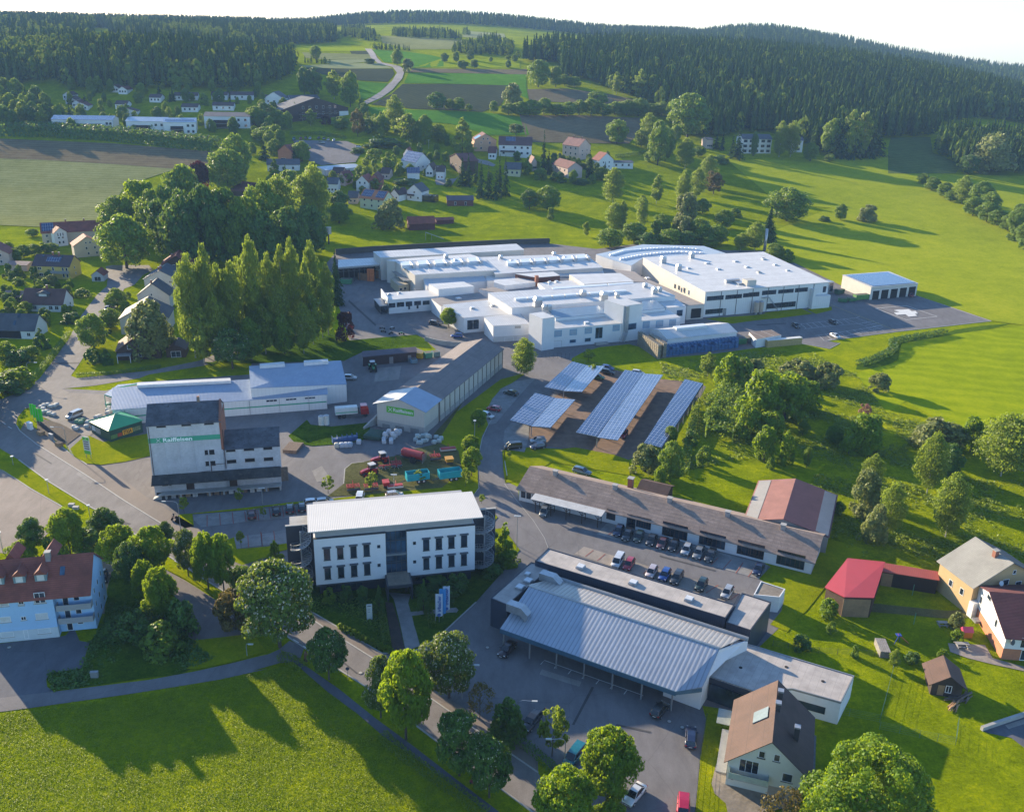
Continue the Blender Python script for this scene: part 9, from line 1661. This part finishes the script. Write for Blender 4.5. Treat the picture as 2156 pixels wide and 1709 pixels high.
# far ridges
W2=[]
def band(pts_az,Y0,Y1,step,mixf,hs):
    out=[]
    a0,a1=pts_az; y=Y0
    P=[(a0*Y0,Y0),(a1*Y0,Y0),(a1*Y1,Y1),(a0*Y1,Y1)]; return scatter(P,step,mixf,hs)
W2+=band((-.62,-.25),1500,2160,11,.4,(18,25)); W2+=band((-.64,-.42),1000,1500,10,.5,(17,24)); W2+=band((-.34,.16),1950,2340,12,.15,(17,24)); W2+=band((.10,.62),1750,2340,13,.12,(16,23))
W2+=scatter(xy('01',-100,380,230,372,680,352,700,330,560,230,0,200)+[(-520,1280)],8,.6,(15,20))
W2+=scatter(xy('01',720,300,1040,350,1000,300,900,240,720,250),9,.9,(9,14))
W2+=scatter(xy('01',1100,300,1300,312,1680,328,1600,290,1400,270,1150,275),10,.9,(10,15)); W2+=scatter(xy('01',1560,430,1700,440,2060,455,2154,460)+xy('02',100,470,60,400)+xy('01',1950,330,1750,380),8,.8,(10,16))
W2+=scatter(xy('01',940,392,1000,388,1240,400,1300,418,1240,410,1000,405),6,.95,(6,9)); W2+=scatter(xy('01',420,515,650,520,640,505,430,500),6,.95,(5,8))
W2+=scatter(xy('01',1700,260,1760,290,1690,290),8,.9,(10,14))
merged('far_forest',W2,[wood_s,wood_d],'bluish woods on the far ridges and between distant fields','forest')
# spread of rough tussocks and weeds on the wild ground
def tussocks(poly,n,s,mat,name,label,hmax=1.0,pat=1):
    xs=[p[0] for p in poly]; ys=[p[1] for p in poly]; X=rng.uniform(min(xs),max(xs),n); Y=rng.uniform(min(ys),max(ys),n); ok=inside(X,Y,poly)&(np.sin(X*.31+np.cos(Y*.17)*2)+np.cos(Y*.27+X*.1)+rng.normal(size=n)*.6>(.1 if pat else -9)); X=X[ok];Y=Y[ok]; m=5
    C=np.repeat(np.stack([X,Y,T(X,Y)],1),m,0); sc=np.repeat(rng.uniform(.4,1.2,len(X)),m); C+=rng.normal(size=C.shape)*np.stack([sc*.35,sc*.35,sc*.05],1); C[:,2]+=sc*hmax*.35*rng.random(len(C))+.05
    N=rng.normal(size=C.shape)*.6+np.array([0,0,1.]); N/=np.linalg.norm(N,axis=1,keepdims=True); me=qmesh(name,C,N,s*sc,[mat],asp=1.5); o=bpy.data.objects.new(name,me); COL.objects.link(o); tag(o,label,'vegetation',kind='stuff')
tussocks(xy('23',560,500,0,450)+xy('22',1440,560,1530,0)+xy('12',1700,1500,1300,1450,1250,1300,1800,1250)+xy('13',0,1200,420,1210,700,1360,800,1400,1050,1709)+xy('23',1300,80,1420,180,1200,400,1300,600,2154,650,2400,700,2400,1400,1690,1385,1400,1350,900,1260,600,1100,640,830,400,680),26000,.22,LM['birch'],'tall_grass','rough tall grass and weeds on the wild ground',1.0)
tussocks(xy('30',0,920,1000,790,1700,670,2154,570)+xy('31',250,500,800,900,1040,1100,1700,1600,1850,1709,0,1709)+xy('30',-100,1800),36000,.06,LM['tuft'],'meadow_tufts','fresh green grass tufts of the lower left meadow',.3,0)
tussocks(xy('31',490,105,720,240,1040,430,1130,400,1000,20,700,-50,500,-20),2200,.16,LM['mid'],'ground_cover','leafy ground cover in the office garden')
tussocks(xy('20',900,1400,1000,1380,1250,1500,1500,1650,1400,1709)+xy('30',1400,220,1560,330,1700,480,1450,600,1250,620,700,700,440,730,375,640,400,592,665,552,725,340,830,200,860,0),5000,.2,LM['dark'],'undergrowth','dark leafy undergrowth beside the blue house')
# ================================================================ HAZE
def haze():
    m=bpy.data.materials.new('haze air'); m.use_nodes=True; n=m.node_tree; n.nodes.remove(n.nodes['Principled BSDF']); v=n.nodes.new('ShaderNodeVolumePrincipled')
    v.inputs['Color'].default_value=(.36,.60,1,1); v.inputs['Density'].default_value=.00010; v.inputs['Anisotropy'].default_value=0; n.links.new(v.outputs[0],n.nodes['Material Output'].inputs['Volume'])
    mb=MB().box(-6200,-600,-160,6200,4900,230,m); o=mb.build('haze',kind='stuff',label='thin bluish morning haze over the whole valley'); o.display_type='WIRE'
haze()
